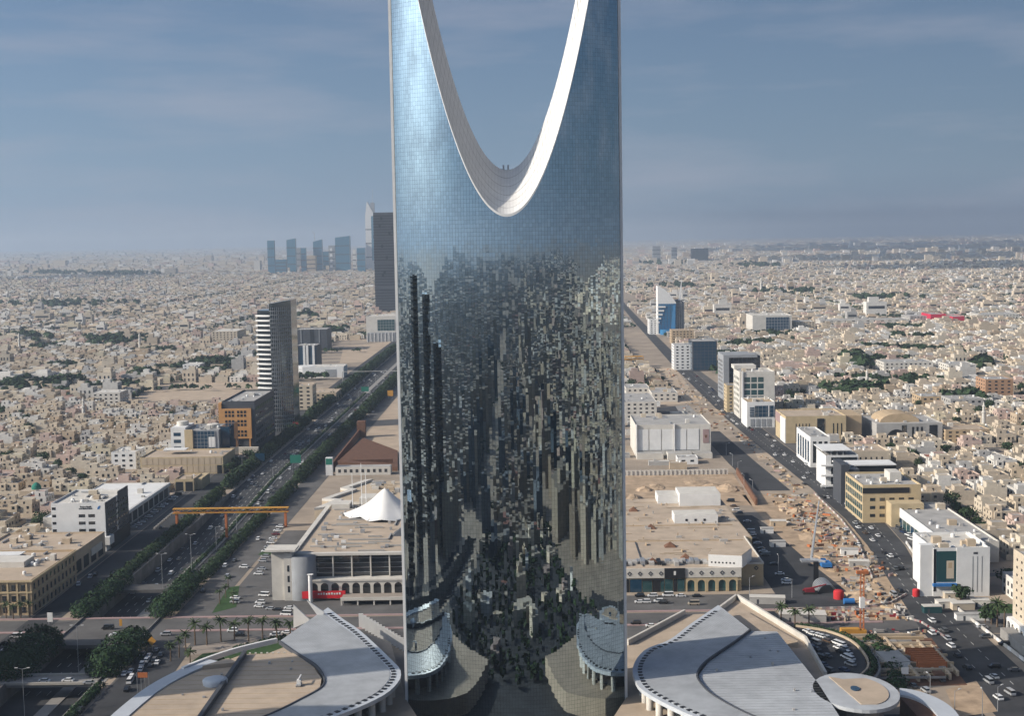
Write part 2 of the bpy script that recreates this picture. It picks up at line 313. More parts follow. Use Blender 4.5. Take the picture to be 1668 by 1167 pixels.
# bare lots
def sheet(name, pts, m, z=.03):
    b = MB(); b.poly([(x, y, z) for x, y in pts]); return struct(name, b, m)
sheet('sand_lot', [(-147, 1000), (-20, 1000), (-20, 1720), (-150, 1720)], M['lot']); keep(-147, -20, 985, 1730)
sheet('sand_lot', [P(553, 592), P(640, 588), P(640, 556), P(560, 565)], M['lot']); keep(-330, -230, 1750, 2300)
sheet('sand_lot', [P(190, 655), P(420, 650), P(420, 612), P(230, 622)], M['lot']); keep(-430, -255, 1390, 1640)
sheet('sand_lot', [P(1018, 668), P(1140, 655), P(1100, 600), P(1018, 600)], M['lot'])
sheet('excavated_lot', [(28, 845), (135, 845), (140, 965), (28, 965)], M['dig'])
sheet('sand_lot', [P(1235, 750), P(1300, 745), P(1290, 722), P(1225, 725)], M['lot'])
keep(-250, -125, 0, 7000); keep(-130, 215, 200, 1260); keep(0, 215, 1000, 1480); keep(150, 214, 1250, 1800); keep(174, 214, 1800, 2300); keep(186, 226, 2300, 3300); keep(208, 280, 3300, 5200)
keep(-800, 400, 560, 612)
b = MB(); b.box(30, 136, 958, 959, 0, 3.6); o = b.build('boundary_wall', M['offwhite']); tag(o, 'long pale wall behind the excavated lot beside the white shop', 'wall')
for i in range(34): piece('wall_pier', M['greyroof'], o, 31 + i*3.1, 31.5 + i*3.1, 957.6, 957.95, 0, 3.4)
b = MB(); b.prism([(137, 845), (138.2, 845), (143.2, 960), (142, 960)], 0, 4.2); tag(b.build('hoarding', M['brown']), 'rust brown hoarding along the edge of the excavated lot', 'hoarding')
# heaps of earth in the excavated lot
def mound(name, label, x, y, rx, ry, h, m, seed, group=None):
    rg = random.Random(seed); b = MB(); n, k = 14, 5
    for j in range(k):
        f = j/(k - 1)
        for i in range(n):
            q = (1 - f)*(1 + rg.uniform(-.22, .22)); a = 2*math.pi*i/n
            b.v.append((rx*q*math.cos(a), ry*q*math.sin(a), h*(f**.8)*(1 + rg.uniform(-.1, .1)) if j else -.05))
    for j in range(k - 1):
        for i in range(n): b.f.append((j*n + i, j*n + (i + 1) % n, (j + 1)*n + (i + 1) % n, (j + 1)*n + i)); b.m.append(0)
    o = b.build(name, m); o.location = (x, y, 0); return tag(o, label, 'earth heap', group)
rg = random.Random(5)
for i in range(11):
    mound('earth_heap', '%s heap of dug earth from the hoarding in the excavated lot' % ordinal(i + 1), 128 - i*9.3, 870 + rg.uniform(-14, 60), rg.uniform(5, 11), rg.uniform(6, 15), rg.uniform(1.2, 3.4), M['dig'], i, 'heaps in the excavated lot')

# ---------------------------------------------------------------- the tower
TC, TY, HW, SAG, TH = -8.2, 470.0, 38.8, 17.0, 302.0
RAD = (HW*HW + SAG*SAG)/(2*SAG); AMX = math.asin(HW/RAD)
def arc(a, off=0.0, s=-1):                  # a: angle on the arc; s -1 front, +1 rear
    return (RAD + off)*math.sin(a), s*((RAD + off)*math.cos(a) - (RAD - SAG))
KP, ZB, RISE = 0.0893, 177.5, 15.5
def zop(x): return ZB + KP*x*x              # lower edge of the opening on a face
tower = thing('skyscraper', 'tall curved glass tower with a parabolic opening at its top', 'skyscraper', (TC, TY, 0))
NCOL, RH = 84, 1.375; NROW = int(TH/RH) + 1
for s, nm in ((-1, 'curtain_wall'), (1, 'rear_curtain_wall')):
    b = MB(); n = NCOL
    for i in range(n):
        a0, a1 = -AMX + 2*AMX*i/n, -AMX + 2*AMX*(i + 1)/n; p, q = arc(a0, -.12, s), arc(a1, -.12, s)
        z0, z1 = min(TH, zop(p[0])), min(TH, zop(q[0]))
        b.poly([(*p, 0), (*q, 0), (*q, z1), (*p, z0)])
    b.build(nm, M['mullion'] if s < 0 else glass('rear_mirror_glass', (0.35, 0.43, 0.5), .05, 1.0), tower)
def mirror(name, col, rough):
    m = bpy.data.materials.new(name); m.use_nodes = True; n, l = m.node_tree.nodes, m.node_tree.links; p = n['Principled BSDF']
    p.inputs['Metallic'].default_value = 1.0; p.inputs['Roughness'].default_value = rough
    at = n.new('ShaderNodeNewGeometry'); mr = n.new('ShaderNodeMapRange'); mr.inputs['To Min'].default_value = .93; mr.inputs['To Max'].default_value = 1.04
    l.new(at.outputs['Random Per Island'], mr.inputs['Value']); vm = n.new('ShaderNodeVectorMath'); vm.operation = 'SCALE'; vm.inputs[0].default_value = col
    l.new(mr.outputs['Result'], vm.inputs['Scale']); l.new(vm.outputs['Vector'], p.inputs['Base Color']); return m
MIRROR = mirror('mirror_glass', (0.37, 0.455, 0.50), 0.01)
rest = MB(); npart = 0; CY = [random.gauss(0, .0011) for _ in range(NCOL)]; UY = {}
GU, GV = 0.022, 0.024
for j in range(NROW):
    for i in range(NCOL):
        a0, a1 = -AMX + 2*AMX*i/NCOL, -AMX + 2*AMX*(i + 1)/NCOL
        p, q = arc(a0), arc(a1); z0, z1 = j*RH + GV, (j + 1)*RH - GV
        cl_, cr_ = min(zop(p[0]) - .3, TH), min(zop(q[0]) - .3, TH)
        if max(cl_, cr_) < z0 + .1: continue
        d = Vector((q[0] - p[0], q[1] - p[1], 0)); L = d.length; d /= L; nrm = Vector((d.y, -d.x, 0))
        ku = (j//2, i//2)
        if ku not in UY: UY[ku] = (random.gauss(0, .0008), random.gauss(0, .0014))
        fq = .45 if z0 > 176 else 1.0
        yaw, pit = (CY[i]*.6 + UY[ku][0] + random.gauss(0, .0004))*fq, (UY[ku][1] + random.gauss(0, .0008))*fq
        cut = []; quad = [(GU, z0), (L - GU, z0), (L - GU, z1), (GU, z1)]; lim = lambda t: cl_ + (cr_ - cl_)*t/L
        for (ta, za_), (tb, zb_) in zip(quad, quad[1:] + quad[:1]):
            fa, fb_ = lim(ta) - za_, lim(tb) - zb_
            if fa >= 0: cut.append((ta, za_))
            if fa*fb_ < 0: w_ = fa/(fa - fb_); cut.append((ta + (tb - ta)*w_, za_ + (zb_ - za_)*w_))
        if len(cut) < 3: continue
        pts = []
        for (t, z) in cut:
            o_ = (t - L/2)*yaw + (z - (z0 + z1)/2)*pit
            pts.append((p[0] + d.x*t + nrm.x*o_, p[1] + d.y*t + nrm.y*o_, z))
        if 112 <= j <= 116 and npart < 300:
            npart += 1; MB().poly(pts).build('glass_pane', MIRROR, tower)
        else: rest.poly(pts)
o = rest.build('glass_panes', MIRROR, tower); o['kind'] = 'stuff'
# white lining of the opening: from the front edge up to the ridge in the middle and down to the rear edge
b = MB(); n = 72
cols = []
for k in range(n + 1):
    x = -HW*.965 + 2*HW*.965*k/n; a = math.asin(x/RAD); yf = arc(a)[1]
    zf = min(zop(x), TH); xr = x*.955; zr = min(zop(x) + RISE, TH + 2)
    cols.append([(x, yf - .25, zf), (x*.988, yf*.66, zf + (zr - zf)*.42), (xr, 0, zr), (x*.988, -yf*.66, zf + (zr - zf)*.42), (x, -yf + .25, zf)])
for A, B_ in zip(cols, cols[1:]):
    for t in range(4): b.poly([tuple(np.array(p) - (0, 0, .12)) for p in (A[t], B_[t], B_[t + 1], A[t + 1])])
ln = b.build('opening_lining', M['greyroof'], tower)
b = MB(); mixp = lambda a, c_, f: tuple(np.array(a)*(1 - f) + np.array(c_)*f)
for A, B_ in zip(cols, cols[1:]):
    for t in range(4):
        ns = max(1, int(abs(A[t][2] - B_[t][2])/3.0)) if abs(A[t][2] - B_[t][2]) > 4 else 1
        for q in range(3):
            for w in range(ns):
                f0, f1 = q/3 + .008, (q + 1)/3 - .008; g0, g1 = w/ns + .02/ns, (w + 1)/ns - .02/ns
                e0, e1 = (mixp(A[t], A[t + 1], f0), mixp(A[t], A[t + 1], f1)), (mixp(B_[t], B_[t + 1], f0), mixp(B_[t], B_[t + 1], f1))
                b.poly([mixp(e0[0], e1[0], g0), mixp(e0[0], e1[0], g1), mixp(e0[1], e1[1], g1), mixp(e0[1], e1[1], g0)])
b.build('lining_panels', M['arch'], ln)['kind'] = 'stuff'
for s in (-1, 1):
    b = MB()
    for A, B_ in zip(cols, cols[1:]):
        e = 0 if s < 0 else 4; P0, P1 = A[e], B_[e]
        b.poly([(P0[0], P0[1] + s*.3, P0[2] - .75), (P1[0], P1[1] + s*.3, P1[2] - .75), (P1[0], P1[1] + s*.3, P1[2] + .1), (P0[0], P0[1] + s*.3, P0[2] + .1)])
    b.build('opening_edge_trim', M['white'], tower)
for x in (-HW, HW): piece('edge_fin', M['white'], tower, x - .45, x + .45, -.55, .55, 0, TH)
for k in range(2): piece('maintenance_rail', M['steel'], tower, -1.5 + k*1.6, -.9 + k*1.6, -.3, .3, zop(0) + RISE, zop(0) + RISE + 1.6)
b = MB(); b.box(-HW*.95, HW*.95, -3.5, 3.5, TH - 10, TH - 1, True); b.build('sky_bridge', M['arch'], tower)
keep(-50, 34, 400, 500)

# ---------------------------------------------------------------- podium wings
PK = (170 - 15.5)/(170 - 22.0)
def smooth_line(pts, n=5):
    out = []
    q = [pts[0]] + list(pts) + [pts[-1]]
    for i in range(1, len(q) - 2):
        for k in range(n):
            t = k/n; p0, p1, p2, p3 = [np.array(a, float) for a in q[i - 1:i + 3]]
            out.append(tuple(.5*((2*p1) + (-p0 + p2)*t + (2*p0 - 5*p1 + 4*p2 - p3)*t*t + (-p0 + 3*p1 - 3*p2 + p3)*t**3)))
    out.append(tuple(pts[-1])); return out
def ribbon(mb, A, B_, z0, z1):
    """thick sheet between two lines with the same number of points"""
    for (a, b_), (c_, d) in zip(zip(A, B_), zip(A[1:], B_[1:])):
        for z, o in ((z1, 1), (z0, 0)):
            q = [(*a, z), (*b_, z), (*d, z), (*c_, z)]; mb.poly(q if o else q[::-1])
        mb.poly([(*a, z0), (*c_, z0), (*c_, z1), (*a, z1)]); mb.poly([(*b_, z0), (*d, z0), (*d, z1), (*b_, z1)])
    for a, b_ in ((A[0], B_[0]), (A[-1], B_[-1])): mb.poly([(*a, z0), (*b_, z0), (*b_, z1), (*a, z1)])
    return mb
def resample(pts, n):
    p = np.array(pts, float); s = np.r_[0, np.cumsum(np.hypot(*np.diff(p, axis=0).T))]; t = np.linspace(0, s[-1], n)
    return list(zip(np.interp(t, s, p[:, 0]), np.interp(t, s, p[:, 1])))
def offset_line(pts, d):
    p = np.array(pts, float); t = np.gradient(p, axis=0); t /= np.hypot(t[:, 0], t[:, 1])[:, None]
    return [tuple(a) for a in p + np.c_[-t[:, 1], t[:, 0]]*d]
def wing(name, label, rim, inner, plate, base, side, zr=15.5, zb=7.5):
    r = thing(name, label, 'podium')
    rim = [(x*PK, y*PK) for x, y in rim]; inner = [(x*PK, y*PK) for x, y in inner]; plate = ([(x*PK, y*PK) for x, y in plate[0]], plate[1])
    N = 44
    rl = resample(smooth_line(rim), N); il = resample(smooth_line(inner), N)
    mid = [tuple(np.array(a)*.86 + np.array(b_)*.14) for a, b_ in zip(rl, il)]
    ribbon(MB(), rl, mid, zr - 1.4, zr).build('roof_rim', M['zincrim'], r)
    cr = ribbon(MB(), mid, il, zr - 1.2, zr + .12).build('crescent_roof', M['metalroof'], r)
    b = MB()
    sm, si = resample(mid, 110), resample(il, 110)
    for k in range(1, 109):
        a, c_ = np.array(sm[k]), np.array(si[k]); d = c_ - a; d /= np.hypot(*d); w = np.array([-d[1], d[0]])*.05
        b.poly([(*(a + w), zr + .2), (*(c_ + w), zr + .2), (*(c_ - w), zr + .2), (*(a - w), zr + .2)])
    b.build('roof_seams', M['greywall'], cr)['kind'] = 'stuff'
    edge = resample(rl, 58)
    tang = np.gradient(np.array(edge), axis=0); ins = offset_line(edge, 2.6*side)
    sk = MB(); sk.box(-.8, .8, -.8, .8, 0, .22, True); sk = sk.mesh('roof_skylight', M['black'])
    for k in range(3, 57):
        o = link('roof_skylight', sk, r); o.location = (*ins[k], zr - .02); o.rotation_euler[2] = math.atan2(tang[k][1], tang[k][0])
    jl = MB(); ribbon(jl, il, offset_line(il, .55*side), zr - 1, zr + .5); jl.build('roof_joint', M['darkgrey'], r)
    if plate:
        pl = MB().prism(plate[0], zr - 2.0, zr - .5).build('flat_roof', plate[1], r)
        xs = [p[0] for p in plate[0]]; ys_ = [p[1] for p in plate[0]]; b = MB()
        def spans(y):
            c_ = sorted(a[0] + (b_[0] - a[0])*(y - a[1])/(b_[1] - a[1]) for a, b_ in zip(plate[0], plate[0][1:] + plate[0][:1]) if (a[1] > y) != (b_[1] > y)); return list(zip(c_[::2], c_[1::2]))
        for y in np.arange(min(ys_) + 2, max(ys_), 2.6 if side > 0 else 5.0):
            for x0, x1 in spans(y): b.box(x0 + .3, x1 - .3, y - .05, y + .05, zr - .5, zr - .42)
        b.build('roof_seams', M['greywall'] if side > 0 else M['tan'], pl)['kind'] = 'stuff'
        rg = random.Random(int(side + 5)); k = 0
        while k < 14:
            y = rg.uniform(min(ys_) + 4, max(ys_) - 6); sp = spans(y)
            if not sp or sp[0][1] - sp[0][0] < 6: k += 1; continue
            x = rg.uniform(sp[0][0] + 2, sp[0][1] - 2); k += 1; s = rg.uniform(.4, .9)
            piece('roof_vent', M['greyroof'] if k % 2 else M['steel'], r, x, x + s, y, y + s, zr - .5, zr + rg.uniform(-.1, .5))
    col = MB().lathe([(1.25, zb - .3), (1.25, zr - 1.3)], 14).mesh('column', M['offwhite'], True)
    cl = resample(offset_line(rl, 3.4*side), 26)
    for p in cl[4:]:
        o = link('column', col, r); o.location = (*p, 0)
    wl_ = offset_line(rl, 8.5*side); b = MB()
    for a, c_ in zip(wl_[3:], wl_[4:]): b.poly([(*a, zb), (*c_, zb), (*c_, zr - 1.3), (*a, zr - 1.3)])
    b.build('glazed_wall', M['dglass'], r)
    MB().prism(base, 0, zb).build('base', M['beigeroof'], r)
    return r
rimR = [(72, 536), (58, 510), (48, 490), (38, 478), (32.5, 460), (32, 444), (35, 431), (47, 410), (62, 395), (82, 384)]
innR = [(79, 501), (71, 486), (58, 464), (53, 450), (53, 440), (56, 427), (65, 409), (76, 398), (86, 392)]
plateR = [(79.3, 501), (89, 500), (92, 440), (92, 392), (86, 392), (76.6, 398.4), (65.6, 409.4), (56.6, 427.4), (53.7, 440), (53.7, 450), (58.7, 464), (71.6, 486)]
zb = 7.5
baseR = [P(1022, 1052, zb), P(1115, 1002, zb), P(1168, 1000, zb), P(1200, 976, zb), P(1312, 1046, zb), P(1345, 1105, zb), (122, 400), (28, 395), (22, 440), (30.8, 470)]
wr = wing('podium_wing', 'zinc roofed podium wing with the car park behind its tan back wall', rimR, innR, (plateR, M['metalroof']), baseR, 1)
b = MB()
for a, c_ in ((baseR[3], baseR[4]), (baseR[2], baseR[3]), (baseR[0], baseR[1]), (baseR[4], baseR[5])):
    d = np.array(c_) - np.array(a); d /= np.hypot(*d); w = np.array([d[1], -d[0]])*.5
    b.prism([tuple(np.array(a) - w), tuple(np.array(c_) - w), tuple(np.array(c_) + w), tuple(np.array(a) + w)], zb - .1, zb + 2.2)
b.build('parapet', M['offwhite'], wr)
MB().prism([P(1205, 990, zb + 3), P(1300, 1044, zb + 3), P(1250, 1040, zb + 3), P(1185, 1010, zb + 3)], zb - .1, zb + 2.8).build('back_roof', M['beigeroof'], wr)
rimL = [(-85, 540), (-76, 522), (-67, 505), (-52, 470), (-47.5, 457), (-47.5, 444), (-52, 430), (-64, 413), (-80, 398), (-100, 386)]
innL = [(-96, 494), (-87, 479), (-78, 465), (-73, 452), (-72, 441), (-77, 429), (-86, 413), (-100, 400), (-110, 394)]
plateL = [(-107, 480), (-88.5, 481), (-79, 465), (-74, 452), (-73, 441), (-78, 429), (-87, 413), (-101, 400), (-132, 392), (-131, 416), (-128, 440), (-120, 458)]
baseL = [P(520, 1010, zb), P(470, 1052, zb), (-116, 511), (-133, 488), (-141, 458), (-145, 400), (-40, 395), (-38, 440), (-47.2, 470), (-60, 540)]
wl0 = wing('podium_wing', 'podium wing with beige flat roof and zinc crescent beside the palm lawn', rimL, innL, (plateL, M['beigeroof']), baseL, -1)
zr = 15.5
oL = smooth_line([(x*PK, y*PK) for x, y in ((-98, 497), (-112, 484), (-123, 467), (-131, 446), (-135, 418), (-136, 392))])
ribbon(MB(), resample(oL[8:], 20), resample(offset_line(oL[8:], 6.0), 20), zr - 1.6, zr - .1).build('outer_roof_band', M['zincrim'], wl0)
ribbon(MB(), resample(oL[:12], 12), resample(offset_line(oL[:12], 1.2), 12), zr - 1.4, zr + .5).build('white_roof_beam', M['white'], wl0)
piece('roof_ridge', M['darkgrey'], wl0, -111.2, -109.8, 412, 500, zr - .6, zr + 1.3)
for k in range(7): piece('wall_pier', M['offwhite'], wl0, -110 + k*2.2, -109.3 + k*2.2, 504.5, 505.2, zb, zr - 1)
o = MB().lathe([(4.2, zr - .6), (4.4, zr + 1.2), (3.0, zr + 1.7), (1.2, zr + 1.9)], 20, -114, 467).build('roof_lantern', M['zincrim'], wl0, True)
MB().prism([P(330, 1090, zr), P(372, 1077, zr), P(386, 1084, zr)], zr - .6, zr + 1.0).build('hip_roof', M['beigeroof'], wl0)
mk = thing('cleaning_cradle', 'white wheeled machine standing on the beige podium roof', 'machine', (*P(487, 1118, zr - .5), zr - .5))
piece('chassis', M['steel'], mk, -.9, .9, -1.6, 1.6, .25, .7); piece('cabin', M['white'], mk, -.7, .7, -.5, 1.2, .7, 2.1); piece('jib', M['white'], mk, -.2, .2, -.4, 4.6, 2.3, 2.6)
for sx in (-.7, .7):
    for sy in (-1.2, 1.2): piece('wheel', M['tyre'], mk, sx - .15, sx + .15, sy - .3, sy + .3, 0, .6)
keep(-145, 125, 380, 562)
# white fin walls and ramp behind the crescent
for (pts, lab) in (([(478, 1024), (478, 986), (506, 1012)], 'white triangular fin wall behind the zinc crescent roof, beside the palms'),
                   ([(499, 978), (528, 998), (523, 1012)], 'white triangular fin wall next to the red banner of the retail block')):
    Y = 552; b = MB(); w = [atY(x, y, Y) for x, y in pts]
    b.v = [(x, Y, z) for x, z in w] + [(x, Y + .8, z) for x, z in w]; b.f = [(0, 1, 2), (5, 4, 3), (0, 3, 4, 1), (1, 4, 5, 2), (2, 5, 3, 0)]; b.m = [0]*5
    tag(b.build('fin_wall', M['white']), lab, 'wall')
rw = thing('ramp_wall', 'stepped white ramp wall running from the arcade to the tower', 'wall')
for k in range(15):
    t = k/14; x, y = P(585 + 70*t, 1012 + 38*t, 3)
    piece('wall_panel', M['white'], rw, x - .15, x + 1.9, y - .2, y + .2, 0, 6.2 - 1.2*t)
# car park deck, disc roof
dk = [P(x, y, 5) for x, y in ((1296, 1022), (1345, 1030), (1385, 1046), (1408, 1070), (1412, 1090), (1395, 1106), (1330, 1110))]
dr = thing('car_park_deck', 'dark car park deck with a curved hedged rim beside the disc roof', 'car park')
MB().prism(dk, 0, 5).build('deck', M['asphalt'], dr)
ol = resample(smooth_line(dk[:6]), 24); ribbon(MB(), ol, offset_line(ol, .7), 4.9, 5.8).build('rim_wall', M['beige'], dr)
DECK_RIM = offset_line(ol, 2.6)
ribbon(MB(), offset_line(ol, 4.0), offset_line(ol, 4.9), .05, 4.4).build('outer_wall', M['concrete'], dr)
ds = thing('disc_roof_pavilion', 'oval zinc roof with a beige wedge and small blue skylight', 'pavilion', (*P(1394, 1126, 15), 0))
el = lambda rx, ry, n=36: [(rx*math.cos(2*math.pi*i/n), ry*math.sin(2*math.pi*i/n)) for i in range(n)]
MB().prism(el(14, 19), 13.8, 15).build('roof', M['metalroof'], ds)
MB().prism([(-6, 14.5), (-2, 11.5)] + [(10.5*math.cos(a), 15*math.sin(a)) for a in np.linspace(.95, -1.2, 14)] + [(-1.5, -14)], 14.9, 15.25).build('roof_wedge', M['beigeroof'], ds)
MB().prism([(x, y + 1) for x, y in el(1.5, 2.4, 18)], 15.2, 15.6).build('skylight', M['bglass'], ds)
MB().prism(el(9, 12, 20), 0, 13.8).build('drum', M['concrete'], ds)
lo = thing('low_curved_roof', 'lower curved zinc roof past the oval roof at the picture edge', 'pavilion', (*P(1480, 1150, 9), 0))
q = [(14*math.cos(a), 24*math.sin(a) - 6) for a in np.linspace(1.45, -1.3, 20)]; q2 = [(8*math.cos(a) - 1, 18*math.sin(a) - 7) for a in np.linspace(1.45, -1.3, 20)]
ribbon(MB(), q, q2, 7.8, 9).build('roof', M['zincrim'], lo); MB().prism(q2, 0, 8.2).build('wall', M['brown'], lo)
keep(90, 160, 380, 560)

# ---------------------------------------------------------------- retail block with the glazed front (west of the tower)
def arch_bay(w, h, ow, oh, t=.6, n=10):
    """wall bay with an arched opening; x centred, base z 0, front y 0"""
    b = MB(); r = ow/2; zs = oh - r
    cur = [(-r, 0), (-r, zs)] + [(-r*math.cos(math.pi*k/n), zs + r*math.sin(math.pi*k/n)) for k in range(1, n)] + [(r, zs), (r, 0)]
    b.poly([(-w/2, 0, 0), (-r, 0, 0), (-r, 0, zs), (-w/2, 0, zs)]); b.poly([(r, 0, 0), (w/2, 0, 0), (w/2, 0, zs), (r, 0, zs)])
    top = cur[1:-1]
    for (xa, za), (xb, zb_) in zip(top, top[1:]):
        fa = lambda x: -w/2 + (x + r)/(2*r)*w
        b.poly([(xa, 0, za), (xb, 0, zb_), (fa(xb), 0, h), (fa(xa), 0, h)])
    b.poly([(-w/2, 0, zs), (-r, 0, zs), (-w/2, 0, h)]); b.poly([(r, 0, zs), (w/2, 0, zs), (w/2, 0, h)])
    for (xa, za), (xb, zb_) in zip(cur, cur[1:]): b.poly([(xa, 0, za), (xa, t, za), (xb, t, zb_), (xb, 0, zb_)])
    return b
mw = thing('retail_block', 'shopping block with dark glazed front, arcade and cluttered beige roof', 'shopping centre', (-70, 640, 0))
# local: x -50..50 , y 0 (glass front) .. 130
H1 = 21.5
b = MB(); b.box(-47, 52, .4, 122, 0, H1 - 1.2); b.build('wall', M['greywall'], mw)
MB().box(-46, 51, 1, 121.4, H1 - 1.2, H1 - .9).build('roof', M['beigeroof'], mw)
b = MB(); b.box(-48, 53, -2.2, .6, H1 - 1.2, H1, True); b.box(-48, -45.6, .6, 122, H1 - 1.2, H1, True); b.build('roof_edge', M['offwhite'], mw)
for k in range(11): piece('front_pane', M['dglass'], mw, -45.5 + k*9 + .3, -45.5 + (k + 1)*9 - .3, .15, .35, 9.8, H1 - 1.3)
for k in range(12): piece('front_pier', M['offwhite'], mw, -45.8 + k*9, -45.2 + k*9, -1.6, .3, 9.6, H1 - 1.2)
for k in range(4): piece('front_transom', M['steel'], mw, -45.5, 53, -.05, .12, 11.6 + k*2.3, 11.75 + k*2.3)
piece('cornice', M['offwhite'], mw, -46, 53, -7, .1, 9.0, 9.8)
bay = arch_bay(5.0, 6.2, 3.6, 5.2).mesh('arch_bay', M['offwhite'])
for k in range(18):
    o = link('arch_bay', bay, mw); o.location = (-36 + k*5.0, -6.6, 3.0)
    piece('arch_pane', M['dglass'], mw, -38.1 + k*5, -33.9 + k*5, -5.9, -5.7, 3.0, 8.8)
piece('terrace', M['paving'], mw, -22, 53, -17, -6.6, 2.6, 3.0)
for k in range(10):
    piece('terrace_pier', M['offwhite'], mw, -22 + k*7.6, -21.3 + k*7.6, -17, -16.4, 0, 3)
piece('terrace_fascia', M['offwhite'], mw, -22, 53, -17.4, -17.02, 2.4, 3.9)
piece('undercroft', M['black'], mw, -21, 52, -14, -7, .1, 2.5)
piece('banner', M['red'], mw, -41.5, -21, -8.2, -7.4, 1.2, 4.6)
rg = random.Random(3)
for k in range(9): piece('banner_lettering', M['white'], mw, -34 + k*1.25, -33.2 + k*1.25, -8.32, -8.22, 3.0, 3.7 + (k % 3)*.15)
for k, (x0, x1, y0, y1, h) in enumerate(((-56, -50, -6, 1, 24), (-50, -46, -7, -1, 23.2))): piece('end_tower', M['offwhite'], mw, x0, x1, y0, y1, 0, h)
piece('end_tower_cap', M['offwhite'], mw, -58.5, -44, -9, 2.5, 24, 24.9)
for z in (4, 9, 14): piece('slot_window', M['dglass'], mw, -48.4, -47.4, -7.06, -6.9, z, z + 3)
b = MB(); b.lathe([(7, 0), (7, 21)], 24); o = b.build('curved_wall', M['greywall'], mw, True); o.location = (-42.5, -1.2, 0)
o = MB().lathe([(1.0, 0), (1.0, 13), (1.6, 13.2)], 12).build('white_column', M['white'], mw); o.location = (-37.2, -9.5, 0)
# second, zigzag half of the roof further back
b = MB()
zig = [(-56, 122), (-48, 146), (-56, 150), (-44, 178), (-50, 184), (-38, 212), (52, 212), (52, 122)]
b.prism(zig, 0, H1 - 4); b.build('rear_wall', M['beige'], mw)
b = MB(); zl = zig[:6]
ribbon(b, zl, [(x + 5, y + 1.5) for x, y in zl], H1 - 4, H1 - 2.6); b.build('rear_roof_edge', M['offwhite'], mw)
rg = random.Random(9)
def pyr(name, m, parent, x, y, z, w, h):
    b = MB(); b.v = [(-w, -w, 0), (w, -w, 0), (w, w, 0), (-w, w, 0), (0, 0, h)]; b.f = [(0, 1, 4), (1, 2, 4), (2, 3, 4), (3, 0, 4)]; b.m = [0]*4
    o = b.build(name, m, parent); o.location = (x, y, z); return o
for x, y, w in ((2, 42, 5), (34, 40, 5), (16, 96, 4.5)): pyr('pyramid_skylight', M['darkgrey'], mw, x, y, H1 - .9, w, 4)
for k in range(150):
    x, y = rg.uniform(-43, 48), rg.uniform(3, 118); t = rg.random(); z = H1 - .9
    if t < .5:
        w, d, h = rg.uniform(.8, 2.6), rg.uniform(.8, 2.2), rg.uniform(.8, 2.0); piece('air_conditioner', rg.choice([M['greyroof'], M['steel'], M['white']]), mw, x, x + w, y, y + d, z, z + h)
    elif t < .8: l_ = rg.uniform(6, 22); piece('duct', M['greyroof'], mw, x, min(x + l_, 51), y, y + .6, z + .1, z + .8)
    else: l_ = rg.uniform(6, 22); piece('duct', M['greyroof'], mw, x, x + .6, y, min(y + l_, 121), z + .1, z + .8)
for k in range(120):
    x, y = rg.uniform(-36, 48), rg.uniform(126, 208); w, d, h = rg.uniform(1, 6), rg.uniform(1, 4), rg.uniform(.6, 2.4)
    piece('air_conditioner', rg.choice([M['greyroof'], M['steel'], M['beige'], M['offwhite']]), mw, x, x + w, y, y + d, H1 - 4, H1 - 4 + h)
for (x0, x1, y0, y1, h) in ((-30, -16, 120, 134, 5), (-44, -34, 108, 120, 4)): piece('stair_hut', M['offwhite'], mw, x0, x1, y0, y1, H1 - 4, H1 + h - 2)
# tent
tx, ty = P(628, 838, H1)
tn = thing('tensile_tent', 'white tensile tent roof with a single tall peak', 'tent', (tx, ty, H1 - .9))
b = MB(); n = 32; prof = [(1.0, 0.0), (.82, 2.0), (.64, 4.3), (.46, 7.2), (.3, 10.6), (.16, 14.0), (.06, 16.0), (.015, 16.6)]
for k, (r_, z) in enumerate(prof):
    for i in range(n):
        a = 2*math.pi*i/n; sc = 1 + (.13*math.cos(a*4) if k < 5 else 0)*(1 - k/5); b.v.append((19*r_*sc*math.cos(a), 16*r_*sc*math.sin(a), z + 1.2 + (.9*math.cos(a*8)*(1 - k/4) if k < 4 else 0)))
for k in range(len(prof) - 1):
    for i in range(n): b.f.append((k*n + i, k*n + (i + 1) % n, (k + 1)*n + (i + 1) % n, (k + 1)*n + i)); b.m.append(0)
tm = b.build('membrane', M['tent'], tn, True); tm.scale = (1.06, 1.06, .84)
MB().tube((0, 0, 0), (0, 0, 15.6), .3, .2).build('mast', M['white'], tn)
for i in range(8):
    a = math.pi/8 + i*math.pi/4; MB().tube((20*math.cos(a), 17*math.sin(a), 0), (18.4*math.cos(a), 15.4*math.sin(a), 2.2), .12).build('stay', M['steel'], tn)
for k, (px, yb, yt) in enumerate(((575, 835, 768), (590, 838, 752), (597, 838, 765))):
    x, y = P(px, yb, H1 - 3); z = atY(px, yt, y)[1]; o = MB().tube((0, 0, 0), (0, 0, z - H1 + 3), .35, .15).build('white_mast', M['white']); o.location = (x, y, H1 - 4)
    tag(o, '%s white roof mast from the service road, near the tent' % ordinal(k + 1), 'mast', 'white masts on the retail roof')
keep(-128, 0, 610, 860)
